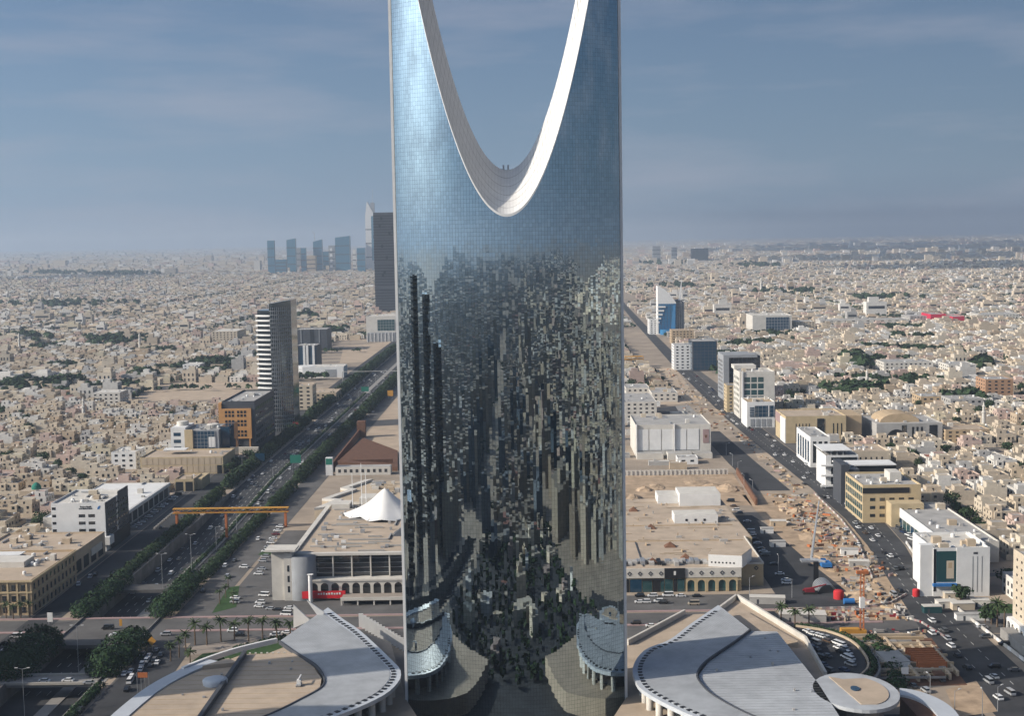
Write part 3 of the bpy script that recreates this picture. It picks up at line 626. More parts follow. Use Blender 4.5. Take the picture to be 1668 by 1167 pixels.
# billboard-topped brown wall and sand behind
bw = thing('brown_wall', 'dark brown brick wall with a stub tower beside the sand lot', 'wall')
x0, y0 = P(540, 770); x1, y1 = P(585, 712)
MB().prism([(x0, y0), (x0 + 1.2, y0), (x1 + 1.2, y1), (x1, y1)], 0, 7).build('wall', M['brown'], bw)
a0, a1 = P(550, 766), P(640, 762); MB().prism([a0, a1, (a1[0], a1[1] + 1), (a0[0], a0[1] + 1)], lambda x, y: 0, lambda x, y: 7 if x < -110 else 6.5).build('side_wall', M['brown'], bw)
piece('stub_tower', M['brown'], bw, x1 - 1, x1 + 6, y1 - 6, y1 + 2, 0, 14)
ap = [P(551, 768), P(648, 768), P(648, 742), P(592, 728)]; MB().prism(ap, 0, lambda x, y: 1.0 + 6.5*max(0, min(1, (-90 - x)/45))).build('brick_ramp', M['brown'], bw)
lb = thing('low_office', 'low white rooms with a green and white sign tower', 'building', (*P(560, 775), 0))
piece('wall', M['offwhite'], lb, -6, 34, 0, 9, 0, 6); piece('roof', M['greyroof'], lb, -5.6, 33.6, .4, 8.6, 6, 6.2); piece('sign_tower', M['white'], lb, -13, -8, 0, 4, 0, 13); piece('sign_panel', M['green'], lb, -12.8, -8.2, -.1, -.02, 8, 12.5)
for k in range(9): piece('window', M['dglass'], lb, -4 + k*4.2, -2 + k*4.2, -.06, .02, 2, 4.4)

# ---------------------------------------------------------------- shopping mall with diamond front (east of the tower)
me_ = thing('shopping_mall', 'beige flat roofed mall with arched windows and diamond ornaments', 'shopping centre', (70, 640, 0))
HM = 11.5
xr = 39.0
MB().prism([(-45, 0), (27, 0), (27, 9), (xr, 9), (xr, 68), (xr + 4, 68), (xr + 2, 176), (-45, 176)], 0, HM - .8).build('wall', M['yellowstone'], me_)
MB().prism([(-44.6, .4), (26.6, .4), (26.6, 9.4), (xr - .4, 9.4), (xr - .4, 68.4), (xr + 3.5, 68.4), (xr + 1.5, 175.6), (-44.6, 175.6)], HM - .8, HM - .6).build('roof', M['beigeroof'], me_)
b = MB(); b.box(-45.2, 27.2, -.3, .1, HM - .8, HM); b.box(27.2, xr + .2, 8.7, 9.1, HM - .8, HM); b.box(xr - .3, xr + .2, 9.1, 68, HM - .8, HM); b.build('parapet', M['offwhite'], me_)
piece('ornament_band', M['offwhite'], me_, -45, 27, -.5, -.02, HM - 4.6, HM - .05)
dia = MB(); q = [(0, -1.15), (1.15, 0), (0, 1.15), (-1.15, 0)]; qi = [(x*.5, z*.5) for x, z in q]
for k in range(4):
    a, c_, d_, e_ = q[k], q[(k + 1) % 4], qi[(k + 1) % 4], qi[k]
    dia.poly([(a[0], -.12, a[1]), (c_[0], -.12, c_[1]), (d_[0], -.12, d_[1]), (e_[0], -.12, e_[1])]); dia.poly([(a[0], 0, a[1]), (c_[0], 0, c_[1]), (c_[0], -.12, c_[1]), (a[0], -.12, a[1])])
dia = dia.mesh('diamond_ornament', M['darkgrey'])
ab = arch_bay(4.9, 6.6, 3.5, 5.7, .7).mesh('arched_bay', M['yellowstone'])
for k in range(5):
    x = 3.0 + k*4.95
    o = link('diamond_ornament', dia, me_); o.location = (x, -.52, HM - 2.4)
    o = link('arched_bay', ab, me_); o.location = (x, -.75, .1)
    piece('arched_window', M['gglass'], me_, x - 1.9, x + 1.9, -.12, -.02, .1, 6.2)
for k in range(4):
    o = link('diamond_ornament', dia, me_); o.location = (-26.2 + k*5.0, -.52, HM - 2.4)
piece('dark_sign_panel', M['black'], me_, -9.6, 0.2, -1.0, -.5, HM - 4.8, HM + .1); piece('sign_emblem', M['white'], me_, -5.2, -4.2, -1.08, -1.0, HM - 3.2, HM - 1.2)
for k, (x0, x1, m) in enumerate(((-9.4, -5.6, 'gglass'), (-5.2, -3.6, 'black'), (-3.4, 0, 'gglass'), (-20, -15.5, 'gglass'), (-15.2, -11.6, 'black'), (-11.4, -9.8, 'gglass'), (-26, -20.4, 'bglass'), (-30, -26.4, 'black'))):
    piece('shop_window', M[m], me_, x0, x1, -.3, -.02, .1, 6.3)
piece('shop_fascia', M['black'], me_, -20.2, -10.4, -.62, -.3, 5.6, 6.5)
o = link('diamond_ornament', dia, me_); o.location = (35.5, 8.6, HM - 2.6)
# wedge roof at the corner
b = MB(); b.prism([(12, 5), (27.5, 1), (34.5, 16), (17, 26)], HM - .7, lambda x, y: HM + 2.0 + (3.2 if y < 20 else 1.5)); b.build('corner_box', M['white'], me_)
MB().prism([(12.3, 5.2), (27.4, 1.3), (34.1, 15.9), (17.1, 25.6)], lambda x, y: HM + 2.0 + (3.2 if y < 20 else 1.5) - .05, lambda x, y: HM + 2.25 + (3.2 if y < 20 else 1.5)).build('corner_roof', M['beigeroof'], me_)
for k in range(7): piece('porthole', M['black'], me_, 13.2 + k*1.7, 13.9 + k*1.7, 4.45 - k*.44, 4.75 - k*.44, HM + 1.2, HM + 1.9)
rg = random.Random(21)
for x, y, w in ((-33, 92, 3.6), (-8, 92, 2.6), (-2, 48, 3.0), (-14, 14, 2.8), (3, 22, 2.4), (-40, 16, 2.6), (-14, 140, 2.6), (20, 110, 2.2)): pyr('pyramid_skylight', M['brown'], me_, x, y, HM - .6, w, 2.6)
for k in range(110):
    x, y = rg.uniform(-43, 36), rg.uniform(28, 172); t = rg.random(); z = HM - .6
    if t < .35: piece('roof_vent', rg.choice([M['beige'], M['greyroof']]), me_, x, x + .7, y, y + .7, z, z + rg.uniform(.8, 1.8))
    elif t < .6: piece('roof_vent', M['tan'], me_, x, x + .4, y, y + rg.uniform(1.5, 4), z, z + rg.uniform(.8, 1.6))
    elif t < .8: piece('air_conditioner', M['greyroof'], me_, x, x + rg.uniform(1.5, 5), y, y + rg.uniform(1, 2.4), z, z + rg.uniform(.8, 1.5))
    else: piece('pipe', M['beige'], me_, x, min(x + rg.uniform(5, 20), 37), y, y + .3, z + .1, z + .35)
for y in (60, 98): piece('roof_joint', M['tan'], me_, -44, 37, y, y + .5, HM - .6, HM - .2)
piece('roof_joint', M['darkgrey'], me_, -19.3, -18.8, 6, 58, HM - .6, HM - .2)
for k in range(26): piece('air_conditioner', rg.choice([M['greyroof'], M['steel'], M['black']]), me_, -40 + k*2, -38.4 + k*2 + rg.random(), 6 + rg.random()*10, 8 + rg.random()*11, HM - .6, HM + rg.uniform(.4, 1.4))
def wbox(label, xl, xr_, yb, yt, depth, z=0, m='white', rm='greyroof', name='white_shed', cat='building', par=.5, cl=2, reg=True):
    x0, x1, y0, y1, h = FB(xl, xr_, yb, yt, depth, z)
    r, W, D = block(name, label, cat, x0, x1, y0, y1, h, M[m], M[rm], par, cl, reg=reg)
    nf, nc = max(1, int(h/3.6)), max(2, int(W/5.5))
    if h > 4: windows(r, M['dglass'], 'f', W, D, -W/2 + 1, W/2 - 1, .8, h - .6, min(nc, 12), nf, .42, .42); windows(r, M['dglass'], 'l' if x0 > 0 else 'r', W, D, -D/2 + 1, D/2 - 1, .8, h - .6, min(8, max(2, int(D/7))), nf, .35, .42)
    return r, W, D
for (x0, x1, y0, y1, h) in ((14, 38, 152, 175, 7), (2, 14, 160, 178, 4.5), (-42, -24, 158, 172, 4), (6, 30, 104, 118, 4.5)):
    piece('roof_room', M['white'], me_, x0, x1, y0, y1, HM - .6, HM - .6 + h); piece('roof_room_top', M['offwhite'], me_, x0 + .3, x1 - .3, y0 + .3, y1 - .3, HM - .6 + h, HM - .4 + h)
for k in range(3): piece('porthole', M['black'], me_, 12 + k*5, 13.2 + k*5, 103.85, 103.99, HM + .6, HM + 1.8)

# white panelled shop behind the excavated lot
x0, x1, y0, y1, h = FB(1036, 1158, 745, 692, 60)
r, W, D = block('panelled_shop', 'white shop with five large recessed wall panels and a crest sign', 'shop', x0, x1, y0, y1, h, M['offwhite'], M['greyroof'], .9, 10)
pw = W*.84/5
for k in range(5):
    piece('wall_panel', M['white'], r, -W/2 + .9 + k*pw, -W/2 + (k + 1)*pw, -D/2 - .3, -D/2 - .02, h*.22, h*.86)
for k in (0, 3): piece('wall_fin', M['white'], r, -W/2 + .3 + k*pw, -W/2 + .9 + k*pw, -D/2 - 1.6, -D/2 - .02, 0, h + .6)
piece('sign_panel', M['pinkpave'], r, W/2*.79, W/2*.95, -D/2 - .25, -D/2 - .02, h*.42, h*.84)
b = MB(); b.poly([(-1, -.3, 1.2), (1, -.3, 1.2), (.8, -.3, -.4), (0, -.3, -1.3), (-.8, -.3, -.4)]); o = b.build('crest', M['brown'], r); o.location = (W/2*.87, -D/2, h*.62)
for (a0, a1, d0, d1, hh) in ((-.5, -.15, 10, 1, 4.5), (-.1, .22, 14, 1, 5), (.25, .5, 9, 1, 4)):
    piece('front_annex', M['offwhite'], r, W*a0, W*a1, -D/2 - d0, -D/2 - 1.7, 0, hh); piece('annex_roof', M['greyroof'], r, W*a0 + .4, W*a1 - .4, -D/2 - d0 + .4, -D/2 - 2.1, hh, hh + .15)
wbox('small white shop with dark windows in front of the panelled shop', 1104, 1137, 757, 746, 14, m='white', name='small_shop', cat='shop')
for (a, lab) in (((1018, 1070, 690, 655, 70), 'pale warehouse roof beside the tower, behind the panelled shop'), ((1062, 1104, 655, 640, 50), 'low tan warehouse beyond the asphalt yard'), ((1020, 1058, 648, 632, 40), 'low beige shed with a tree beside the tower')):
    wbox(lab, *a[:4], a[4], m='offwhite', rm='greyroof', name='warehouse', cat='warehouse', cl=6)
rg = random.Random(63)
for i in range(54):
    x, y = rg.uniform(28, 132), rg.uniform(1270, 1470) if i < 28 else rg.uniform(968, 1260); w, d, h = rg.uniform(5, 16), rg.uniform(4, 12), rg.uniform(2.6, 5)
    if blocked_box(x, y, w, d): continue
    r, W, D = block('yard_shed', 'low shed in the works yard beside the tower edge, %s going back' % ordinal(i + 1), 'shed', x, x + w, y, y + d, h, M[rg.choice(['offwhite', 'beige', 'greyroof', 'white', 'tan'])], M[rg.choice(['greyroof', 'offwhite', 'beigeroof'])], .3, 1, 'sheds of the works yard')
yf = thing('yellow_frame', 'yellow steel frame structure in the works yard', 'steel frame', (*P(1030, 598), 0))
for k in range(4):
    piece('floor_beam', M['yel'], yf, -10, 14, -6, 6, 3 + k*3.4, 3.6 + k*3.4)
    for q in range(4): piece('post', M['yel'], yf, -9.8 + q*7.8, -9.2 + q*7.8, -5.8, -5.2, 0, 13.2)
sheet('asphalt_yard', [P(1075, 685), P(1112, 682), P(1100, 662), P(1068, 664)], M['asphalt'], .05)
sheet('concrete_yard', [P(1112, 682), P(1140, 680), P(1122, 660), P(1100, 662)], M['concrete'], .05)

# ---------------------------------------------------------------- buildings east of the avenue
def reg_block(name, label, cat, xl, xr_, yb, yt, depth, wm, rm='greyroof', par=.9, cl=6):
    x0, x1, y0, y1, h = FB(xl, xr_, yb, yt, depth); r, W, D = block(name, label, cat, x0, x1, y0, y1, h, M[wm], M[rm], par, cl); return r, W, D, h
# cube with a printed picture
r, W, D, h = reg_block('cube_shop', 'white cube building with a large picture panel and blue canopy', 'building', 1520, 1611, 972, 893, 34, 'white', 'offwhite', 1.4, 14)
piece('return_wall', M['white'], r, -W/2 - 6.0, -W/2 - .02, -D/2 + .5, -D/2 + 5, 0, h + 1.4)
piece('recess_shade', M['black'], r, -W/2 + .02, -W/2 + 1.2, -D/2 - .12, -D/2 - .02, 2.5, h - .5)  # black strip paints the shade inside the recess
pic = piece('picture_panel', M['gglass'], r, -W/2 + 1.3, -W/2 + 10.5, -D/2 - .2, -D/2 - .02, 7, h - 1.5)
piece('picture_figure', M['cream'], r, -W/2 + 6.0, -W/2 + 9.4, -D/2 - .24, -D/2 - .2, 8.5, h - 6); piece('picture_face', M['tan'], r, -W/2 + 6.8, -W/2 + 8.6, -D/2 - .27, -D/2 - .24, h - 9.5, h - 6.8)
piece('picture_wall', M['white'], r, -W/2 + 10.6, W/2 + .01, -D/2 - .5, -D/2 - .02, 0, h + .3)
piece('canopy', M['blue'], r, -W/2 - .5, -W/2 + 10.5, -D/2 - 2.2, -D/2 - .2, 5.2, 6.4)
for k in range(3): piece('slot_window', M['steel'], r, W/2 - 8 + k*2.1, W/2 - 7.6 + k*2.1, -D/2 - .56, -D/2 - .5, 2, h - 4)
piece('logo_panel', M['darkgrey'], r, W/2 - 7.6, W/2 - 5.6, -D/2 - .56, -D/2 - .5, h - 3, h - 2)
# long shop row
x0, y0 = P(1478, 915); x1, y1 = P(1434, 862)
r, W, D = block('shop_row', 'long low shop row with a painted shopfront along the avenue', 'shop', 209, 236, 690, 792, 11, M['offwhite'], M['greyroof'], .9, 16)
for k in range(12): piece('shop_window', M[['gglass', 'bglass', 'gglass'][k % 3]], r, -W/2 - .15, -W/2 - .02, -D/2 + 4 + k*7.8, -D/2 + 10.6 + k*7.8, .3, 5.4)
for k in range(3): piece('mural', M[['sky_blue', 'yel', 'green'][k]], r, -W/2 - .2, -W/2 - .15, -D/2 + 6 + k*7.8, -D/2 + 10 + k*7.8, 2.2, 5.4)
piece('fascia', M['white'], r, -W/2 - .5, -W/2 - .02, -D/2, D/2, 6.0, 11.2)
r, W, D, h = reg_block('annex_building', 'white building with slotted side wall behind the cube building', 'building', 1510, 1605, 935, 886, 26, 'white', 'greyroof', .9, 8)
# stepped beige block with curved corner
r, W, D, h = reg_block('curved_block', 'beige office block with a dark band and curved glazed corner', 'office', 1405, 1500, 852, 790, 44, 'yellowstone', 'greyroof', 1.2, 22)
piece('dark_band', M['black'], r, -W/2 - .1, W/2*.6, -D/2 - .25, -D/2 - .02, h*.78, h*.92)
windows(r, M['dglass'], 'f', W, D, -W/2 + 3, W/2 - 3, 2, h*.72, 5, 3, .55, .4)
windows(r, M['gglass'], 'l', W, D, -D/2 + 1, D/2 - 1, 1, h - 1, 9, 4, .8, .7)
piece('upper_room', M['offwhite'], r, W*.1, W*.3, -D*.1, D*.2, h - 1.2, h + 4); piece('front_block', M['yellowstone'], r, -W*.1, W*.45, -D/2 - 12, -D/2 - .3, 0, h*.6)
windows(r, M['dglass'], 'f', W, D, 0, W*.42, 1, h*.55, 3, 2, .5, .4, off=12.0)
# dark grey block beside it, white stepped block, arched white block
r, W, D, h = reg_block('dark_block', 'slim dark grey block between the stepped white and beige blocks', 'office', 1372, 1400, 822, 765, 22, 'darkgrey', 'greyroof', .6, 3)
piece('tall_fin', M['darkgrey'], r, -W/2 - 1, -W/2 + 4, -D/2 - 1, D/2, 0, h + 3); piece('canopy_roof', M['white'], r, -W/2, W/2 + 26, D/2 - 10, D/2 + 8, h, h + .7); piece('rear_glass', M['black'], r, W/2 + .02, W/2 + 26, D/2 - 9, D/2 + 7, 0, h)
r, W, D, h = reg_block('stepped_block', 'white stepped block with dark window bands facing the avenue', 'office', 1345, 1398, 795, 742, 30, 'white', 'greyroof', .8, 6)
for k in range(3): piece('window_band', M['dglass'], r, -W/2 + 3.5, W/2 - 1, -D/2 - .3, -D/2 - .02, 2.5 + k*h*.31, 2.5 + k*h*.31 + h*.2)
for k in range(3): piece('balcony_slab', M['white'], r, -W/2 - 3.5, W/2, -D/2 - 2.6, -D/2 - .31, 1.2 + k*h*.31, 2.3 + k*h*.31)
piece('roof_canopy', M['white'], r, -W/2 - 2, W/2 - 4, -D/2 + 2, D/2, h + 2.6, h + 3.1)
for k in range(4): piece('canopy_post', M['white'], r, -W/2 + k*4, -W/2 + .3 + k*4, -D/2 + 3, -D/2 + 3.3, h - .8, h + 2.6)
r, W, D, h = reg_block('arched_showroom', 'pale blue showroom with tall arched windows along the avenue', 'shop', 1320, 1352, 762, 712, 52, 'white', 'greyroof', .8, 6)
windows(r, M['bglass'], 'l', W, D, -D/2 + 3, D/2 - 3, 2, h - 3, 5, 1, .6, .9); windows(r, M['dglass'], 'f', W, D, -W/2 + 1, W/2 - 1, 2, h - 2, 3, 1, .6, .85)
r, W, D, h = reg_block('beige_flats', 'beige flats with small windows behind the stepped white block', 'flats', 1390, 1448, 778, 735, 30, 'cream', 'beigeroof', .9, 10)
windows(r, M['dglass'], 'f', W, D, -W/2 + 3, W/2 - 3, 3, h - 3, 5, 3, .3, .4)
# slit-window stone building and arched grey one
r, W, D, h = reg_block('stone_hall', 'sand stone hall with tall slit windows and a dark glass bay', 'building', 1280, 1378, 722, 678, 46, 'yellowstone', 'beigeroof', .9, 6)
windows(r, M['black'], 'f', W, D, -W/2 + 7, -W*.08, 1, h*.72, 5, 1, .3, 1); windows(r, M['black'], 'f', W, D, W*.26, W*.46, 1, h*.72, 3, 1, .3, 1)
piece('glass_bay', M['dglass'], r, W*.02, W*.14, -D/2 - .3, -D/2 - .02, 3, h*.9); piece('white_frame', M['white'], r, -W/2 - .6, -W/2 - .02, -D/2, -D/2 + 22, 0, h*.9)
piece('red_fascia', M['pinkpave'], r, -W/2 - .3, -W/2 - .02, -D/2 + 22.5, D/2, h*.6, h*.95); piece('side_block', M['tan'], r, W/2 + .02, W/2 + 14, -D/2 + 6, D/2, 0, h*.95)
r, W, D, h = reg_block('arched_hall', 'grey hall with a big arched entrance and curved brown roof', 'building', 1428, 1535, 722, 690, 52, 'greyroof', 'greyroof', .9, 4)
windows(r, M['black'], 'f', W, D, W*.02, W*.22, 2, h*.85, 3, 1, .5, .9); piece('glass_bay', M['dglass'], r, W*.3, W*.42, -D/2 - .2, -D/2 - .02, 2, h*.9); piece('side_glass', M['dglass'], r, -W*.12, -W*.05, -D/2 - .2, -D/2 - .02, h*.5, h*.9)
b = MB(); b.poly([(9*math.cos(a), 0, 11*math.sin(a)) for a in np.linspace(0, math.pi, 16)]); o = b.build('entrance_arch', M['black'], r); o.location = (-W*.2, -D/2 - .15, .2)
b = MB()
for k in range(10):
    a0, a1 = math.pi*k/10, math.pi*(k + 1)/10; b.poly([(-16*math.cos(a0), -14, 7*math.sin(a0)), (-16*math.cos(a1), -14, 7*math.sin(a1)), (-16*math.cos(a1), 16, 7*math.sin(a1)), (-16*math.cos(a0), 16, 7*math.sin(a0))])
b.poly([(-16*math.cos(math.pi*k/10), -14, 7*math.sin(math.pi*k/10)) for k in range(11)]); o = b.build('barrel_roof', M['tan'], r); o.location = (-W*.08, 2, h - .9)
wbox('plain tan perimeter hall beside the arched grey hall', 1540, 1612, 722, 700, 30, m='tan', rm='lot', name='tan_hall')
# glass cube and offices along the avenue
r, W, D, h = reg_block('glass_cube', 'white framed cube showroom with a dark glass front', 'shop', 1217, 1262, 697, 655, 34, 'white', 'tan', .9, 10)
piece('glass_front', M['bglass'], r, -W*.22, W*.46, -D/2 - .3, -D/2 - .02, h*.42, h*.85); grid(r, M['greywall'], -W*.22, W*.46, h*.42, h*.85, -D/2 - .3, 5, 3); piece('glass_mullion', M['white'], r, W*.26, W*.3, -D/2 - .4, -D/2 - .3, h*.42, h*.85)
for k in range(6): piece('stair_glass', M['bglass'], r, -W*.4, -W*.24, -D/2 - .25, -D/2 - .02, h*.42 + k*1.5, h*.42 + 1 + k*1.5)
for k in range(4): piece('lower_bay', M['greywall'], r, -W*.38 + k*W*.2, -W*.24 + k*W*.2, -D/2 - .3, -D/2 - .02, 1, h*.34)
r, W, D, h = reg_block('green_glass_office', 'pale office block with a grid of green glass bays', 'office', 1205, 1262, 682, 606, 38, 'offwhite', 'offwhite', 1.0, 8)
windows(r, M['gglass'], 'f', W, D, -W*.38, W*.2, h*.22, h*.9, 3, 5, .84, .78); windows(r, M['gglass'], 'l', W, D, -D*.45, D*.4, 3, h*.9, 4, 7, .5, .5)
piece('front_pier', M['white'], r, -W*.44, -W*.4, -D/2 - 1, -D/2 - .02, 0, h + 1); piece('frame_top', M['offwhite'], r, -W/2 - 1, W*.1, D*.2, D/2 + 8, h, h + 3.5)
r, W, D, h = reg_block('frame_office', 'dark glass office inside a grey frame behind the green glass block', 'office', 1179, 1238, 652, 580, 40, 'darkgrey', 'darkgrey', .6, 4)
piece('frame_side', M['greywall'], r, -W/2 - .5, -W*.36, -D/2 - 2.4, D/2, 0, h + 1.2); piece('frame_top', M['greywall'], r, -W*.36, W*.42, -D/2 - 2.4, D/2, h - 1.6, h + 1.2); piece('glass_front', M['dglass'], r, -W*.34, W/2, -D/2 - .3, -D/2 - .02, 0, h - 1.8); grid(r, M['darkgrey'], -W*.34, W/2, 0, h - 1.8, -D/2 - .3, 7, 11, .3)
windows(r, M['dglass'], 'l', W, D, -D*.4, D*.4, 4, h - 4, 4, 9, .5, .6, off=.5)
wbox('cream block tucked before the dark framed office', 1184, 1206, 672, 628, 20, m='yellowstone', name='cream_block', cat='office')
r, W, D, h = reg_block('blue_glass_office', 'blue black glass office block behind a tall white mast', 'office', 1128, 1168, 605, 556, 44, 'darkgrey', 'greyroof', .6, 3)
piece('glass_front', M['bglass'], r, -W/2 + 1, W/2 - 1, -D/2 - .3, -D/2 - .02, 2, h - 1); grid(r, M['darkgrey'], -W/2 + 1, W/2 - 1, 2, h - 1, -D/2 - .3, 6, 9, .4); windows(r, M['bglass'], 'l', W, D, -D*.45, D*.45, 2, h - 1, 3, 5, .85, .8)
wbox('low dark office with white bands beside the blue black glass block', 1098, 1126, 603, 562, 30, m='white', name='banded_office', cat='office')
r, W, D, h = reg_block('sunlit_glass_office', 'cream office with a wide dark blue glass front among eastern villas', 'office', 1226, 1290, 545, 514, 70, 'offwhite', 'offwhite', 1, 8)
piece('glass_front', M['bglass'], r, -W*.16, W*.42, -D/2 - .5, -D/2 - .02, h*.15, h*.9); grid(r, M['greywall'], -W*.16, W*.42, h*.15, h*.9, -D/2 - .5, 8, 5, .5)
wbox('tan low hall next to the dark blue glass office', 1296, 1328, 542, 524, 50, m='cream', name='low_hall')
# sail-shaped blue tower with a spire
x0, x1, y0, y1, h = FB(1072, 1113, 545, 466, 60); W = x1 - x0
st = thing('sail_tower', 'white and blue sail shaped tower with a sharp white spire', 'tower', (x0, y0, 0)); keep(x0 - 5, x1 + 5, y0, y1)
zc = h*.66
b = MB(); n = 10
cur = [(W*t*.72, zc + (h - zc)*(1 - t**1.6)) for t in np.linspace(0, 1, n)]
b.v = [(0, 0, 0), (0, 0, h)] + [(x, 0, z) for x, z in cur[1:]] + [(W*.72, 0, 0)]; k = len(b.v); b.v += [(x, 34, z) for x, y, z in b.v]; b.f = [tuple(range(k))[::-1], tuple(range(k, 2*k))] + [(i, (i + 1) % k, k + (i + 1) % k, k + i) for i in range(k)]; b.m = [0]*len(b.f)
b.build('white_shell', M['white'], st)
b = MB(); pts = [(W*.02, 2), (W*.02, zc*.4), (W*.02, zc*.7), (W*.02, zc*.96), (W*.72, zc*.96), (W*.72, 2)]
b.v = [(x, -.4, z) for x, z in pts] + [(x, -.05, z) for x, z in pts]; b.f = [(0, 1, 2, 3, 4, 5)[::-1]] + [(i, (i + 1) % 6, 6 + (i + 1) % 6, 6 + i) for i in range(6)]; b.m = [0]*7; b.build('blue_glass', M['sailglass'], st)
b = MB(); b.v = [(W*.5, -.8, 3), (W*.6, -.8, zc*.9), (W*.7, -.8, zc*.9), (W*.66, -.8, 3)]; b.f = [(0, 3, 2, 1)]; b.m = [0]; b.build('glass_strip', M['sky_blue'], st)
for k in range(5): piece('white_fin', M['white'], st, -1, W*(.30 - k*.06), -1.6, -.41, zc*(.84 - k*.12), zc*(.89 - k*.12))
grid(st, M['darkgrey'], W*.02, W*.72, 2, zc*.96, -.4, 6, 10, .35)
piece('shaft', M['darkgrey'], st, W*.73, W*.97, 4, 34, 0, zc + 3); piece('shaft_side', M['greywall'], st, W*.97, W*1.06, 6, 34, 0, zc)
for k in range(3): piece('shaft_strip', M['white'], st, W*(.76 + k*.08), W*(.775 + k*.08), 3.6, 3.98, 0, zc)
hs = atY(1112, 452, y0)[1]; b = MB(); b.v = [(W*.82, 6, zc), (W*.95, 6, zc), (W*.97, 6, hs), (W*.82, 9, zc), (W*.95, 9, zc)]; b.f = [(0, 1, 2), (3, 2, 4), (0, 2, 3), (1, 4, 2)]; b.m = [0]*4; b.build('spire', M['white'], st)
b = MB(); q = [(W*.34 + W*.27*math.cos(a), -6 - 5*math.sin(a)) for a in np.linspace(0, 2*math.pi, 20)[:-1]]; b.prism(q, 0, 9); b.build('entrance_drum', M['sky_blue'], st)
wbox('white block at the foot of the sail shaped tower', 1058, 1071, 545, 521, 40, m='white', name='white_block'); wbox('tan podium building below the sail shaped tower', 1094, 1130, 560, 538, 30, m='tan', rm='beigeroof', name='tan_block')
# apartment tower at the picture edge
r, W, D, h = block('apartment_tower', 'beige apartment tower with a white colonnade at the avenue corner', 'flats', 200, 236, 520, 567, 36, M['cream'], M['greyroof'], 1.1, 8) + (36,)
windows(r, M['dglass'], 'l', W, D, -D*.46, D*.46, 8, h - 2, 8, 8, .28, .32); windows(r, M['black'], 'f', W, D, -W*.46, W*.46, 8, h - 2, 6, 8, .5, .5)
ab2 = arch_bay(5.2, 6.4, 3.6, 5.4).mesh('colonnade_bay', M['white'])
for k in range(9):
    o = link('colonnade_bay', ab2, r); o.rotation_euler[2] = -math.pi/2; o.location = (-W/2 - 2.2, -D*.46 + 2.6 + k*5.1, 0)
for k in range(6):
    o = link('colonnade_bay', ab2, r); o.location = (-W*.46 + 2.6 + k*5.4, -D/2 - 2.2, 0)
piece('colonnade_roof', M['white'], r, -W/2 - 2.2, W/2, -D/2 - 2.2, D/2, 6.4, 7.0)
# pink-red hall and low white sheds further east
r, W, D, h = reg_block('crimson_hall', 'crimson showroom standing out among the eastern houses', 'shop', 1516, 1541, 527, 512, 60, 'pinkred', 'greyroof', .5, 2)
piece('lettering', M['white'], r, -W*.25, W*.25, -D/2 - .4, -D/2 - .02, h*.45, h*.6); piece('shop_window', M['dglass'], r, -W*.35, W*.35, -D/2 - .4, -D/2 - .02, .5, h*.3)
r, W, D, h = reg_block('crimson_hall', 'second crimson building beside a grey bay, farther from the tower', 'shop', 1552, 1571, 529, 516, 60, 'pinkred', 'greyroof', .5, 2); piece('shop_window', M['dglass'], r, -W*.3, W*.3, -D/2 - .4, -D/2 - .02, .5, h*.4)
wbox('long grey shed joining the crimson showroom', 1482, 1515, 526, 515, 60, m='greyroof', name='long_shed', cat='shed'); wbox('long low store with dark glass ends east of the crimson showroom', 1596, 1660, 523, 512, 60, m='offwhite', name='long_store', cat='shop'); wbox('long white shed west of the crimson showroom', 1336, 1480, 532, 521, 40, m='offwhite', name='long_shed', cat='shed')
for k, (a, lab) in enumerate((((1500, 1545, 662, 646, 30, 'tan'), 'plain tan hall beside the trees in the eastern quarter'), ((1548, 1602, 668, 650, 30, 'greyroof'), 'grey striped building with a red roof edge in the eastern quarter'), ((1440, 1520, 608, 590, 40, 'offwhite'), 'long pale school building among the eastern villas'), ((1545, 1590, 612, 594, 40, 'offwhite'), 'second long pale building east of the school'), ((1605, 1650, 655, 618, 30, 'brick'), 'orange brick flats among the eastern villas'))):
    wbox(lab, *a[:4], a[4], m=a[5], name='quarter_building', cl=6)

# ---------------------------------------------------------------- buildings west of the highway
# corner building in sand stone
x1 = P(53, 1003)[0]; y0 = P(53, 1003)[1]
r, W, D = block('corner_building', 'sand stone corner building with cornices beside the road bridge', 'building', x1 - 62, x1, y0, y0 + 62, 16.5, M['tan'], M['beigeroof'], 1.1, 26)
h = 16.5
for z, t in ((5.2, .5), (10.4, .45), (15.6, .8)):
    piece('cornice', M['yellowstone'], r, -W/2 - t, W/2 + t, -D/2 - t, -D/2 - .02, z, z + .7); piece('cornice', M['yellowstone'], r, W/2 + .02, W/2 + t, -D/2, D/2, z, z + .7)
for k in range(12):
    x = W/2 - 2.6 - k*4.4
    for z in (1.2, 6.4, 11.4):
        piece('window', M['dglass'], r, x - 2.2, x - .2, -D/2 - .1, -D/2 + .06, z, z + 2.8); 
    piece('pilaster', M['yellowstone'], r, x + .2, x + .9, -D/2 - .4, -D/2 - .02, 0, 15.5)
for k in range(11):
    for z in (1.2, 6.4, 11.4): piece('window', M['dglass'], r, W/2 - .06, W/2 + .1, -D/2 + 3 + k*5.4, -D/2 + 5 + k*5.4, z, z + 2.8)
piece('roof_store', M['offwhite'], r, -W/2 + 6, W/2 - 14, -2, 12, 15.4, 18.2); piece('roof_canopy', M['white'], r, -W/2 + 22, -W/2 + 40, 14, 22, 17.6, 18)
for k in range(3):
    o = MB().lathe([(.2, 0), (.15, .8), (1.3, 1.1), (1.7, 1.7)], 12).build('satellite_dish', M['darkgrey'], r); o.location = (-4 + k*7, 8 + 4*k, 15.5); o.rotation_euler = (.7, 0, .4)
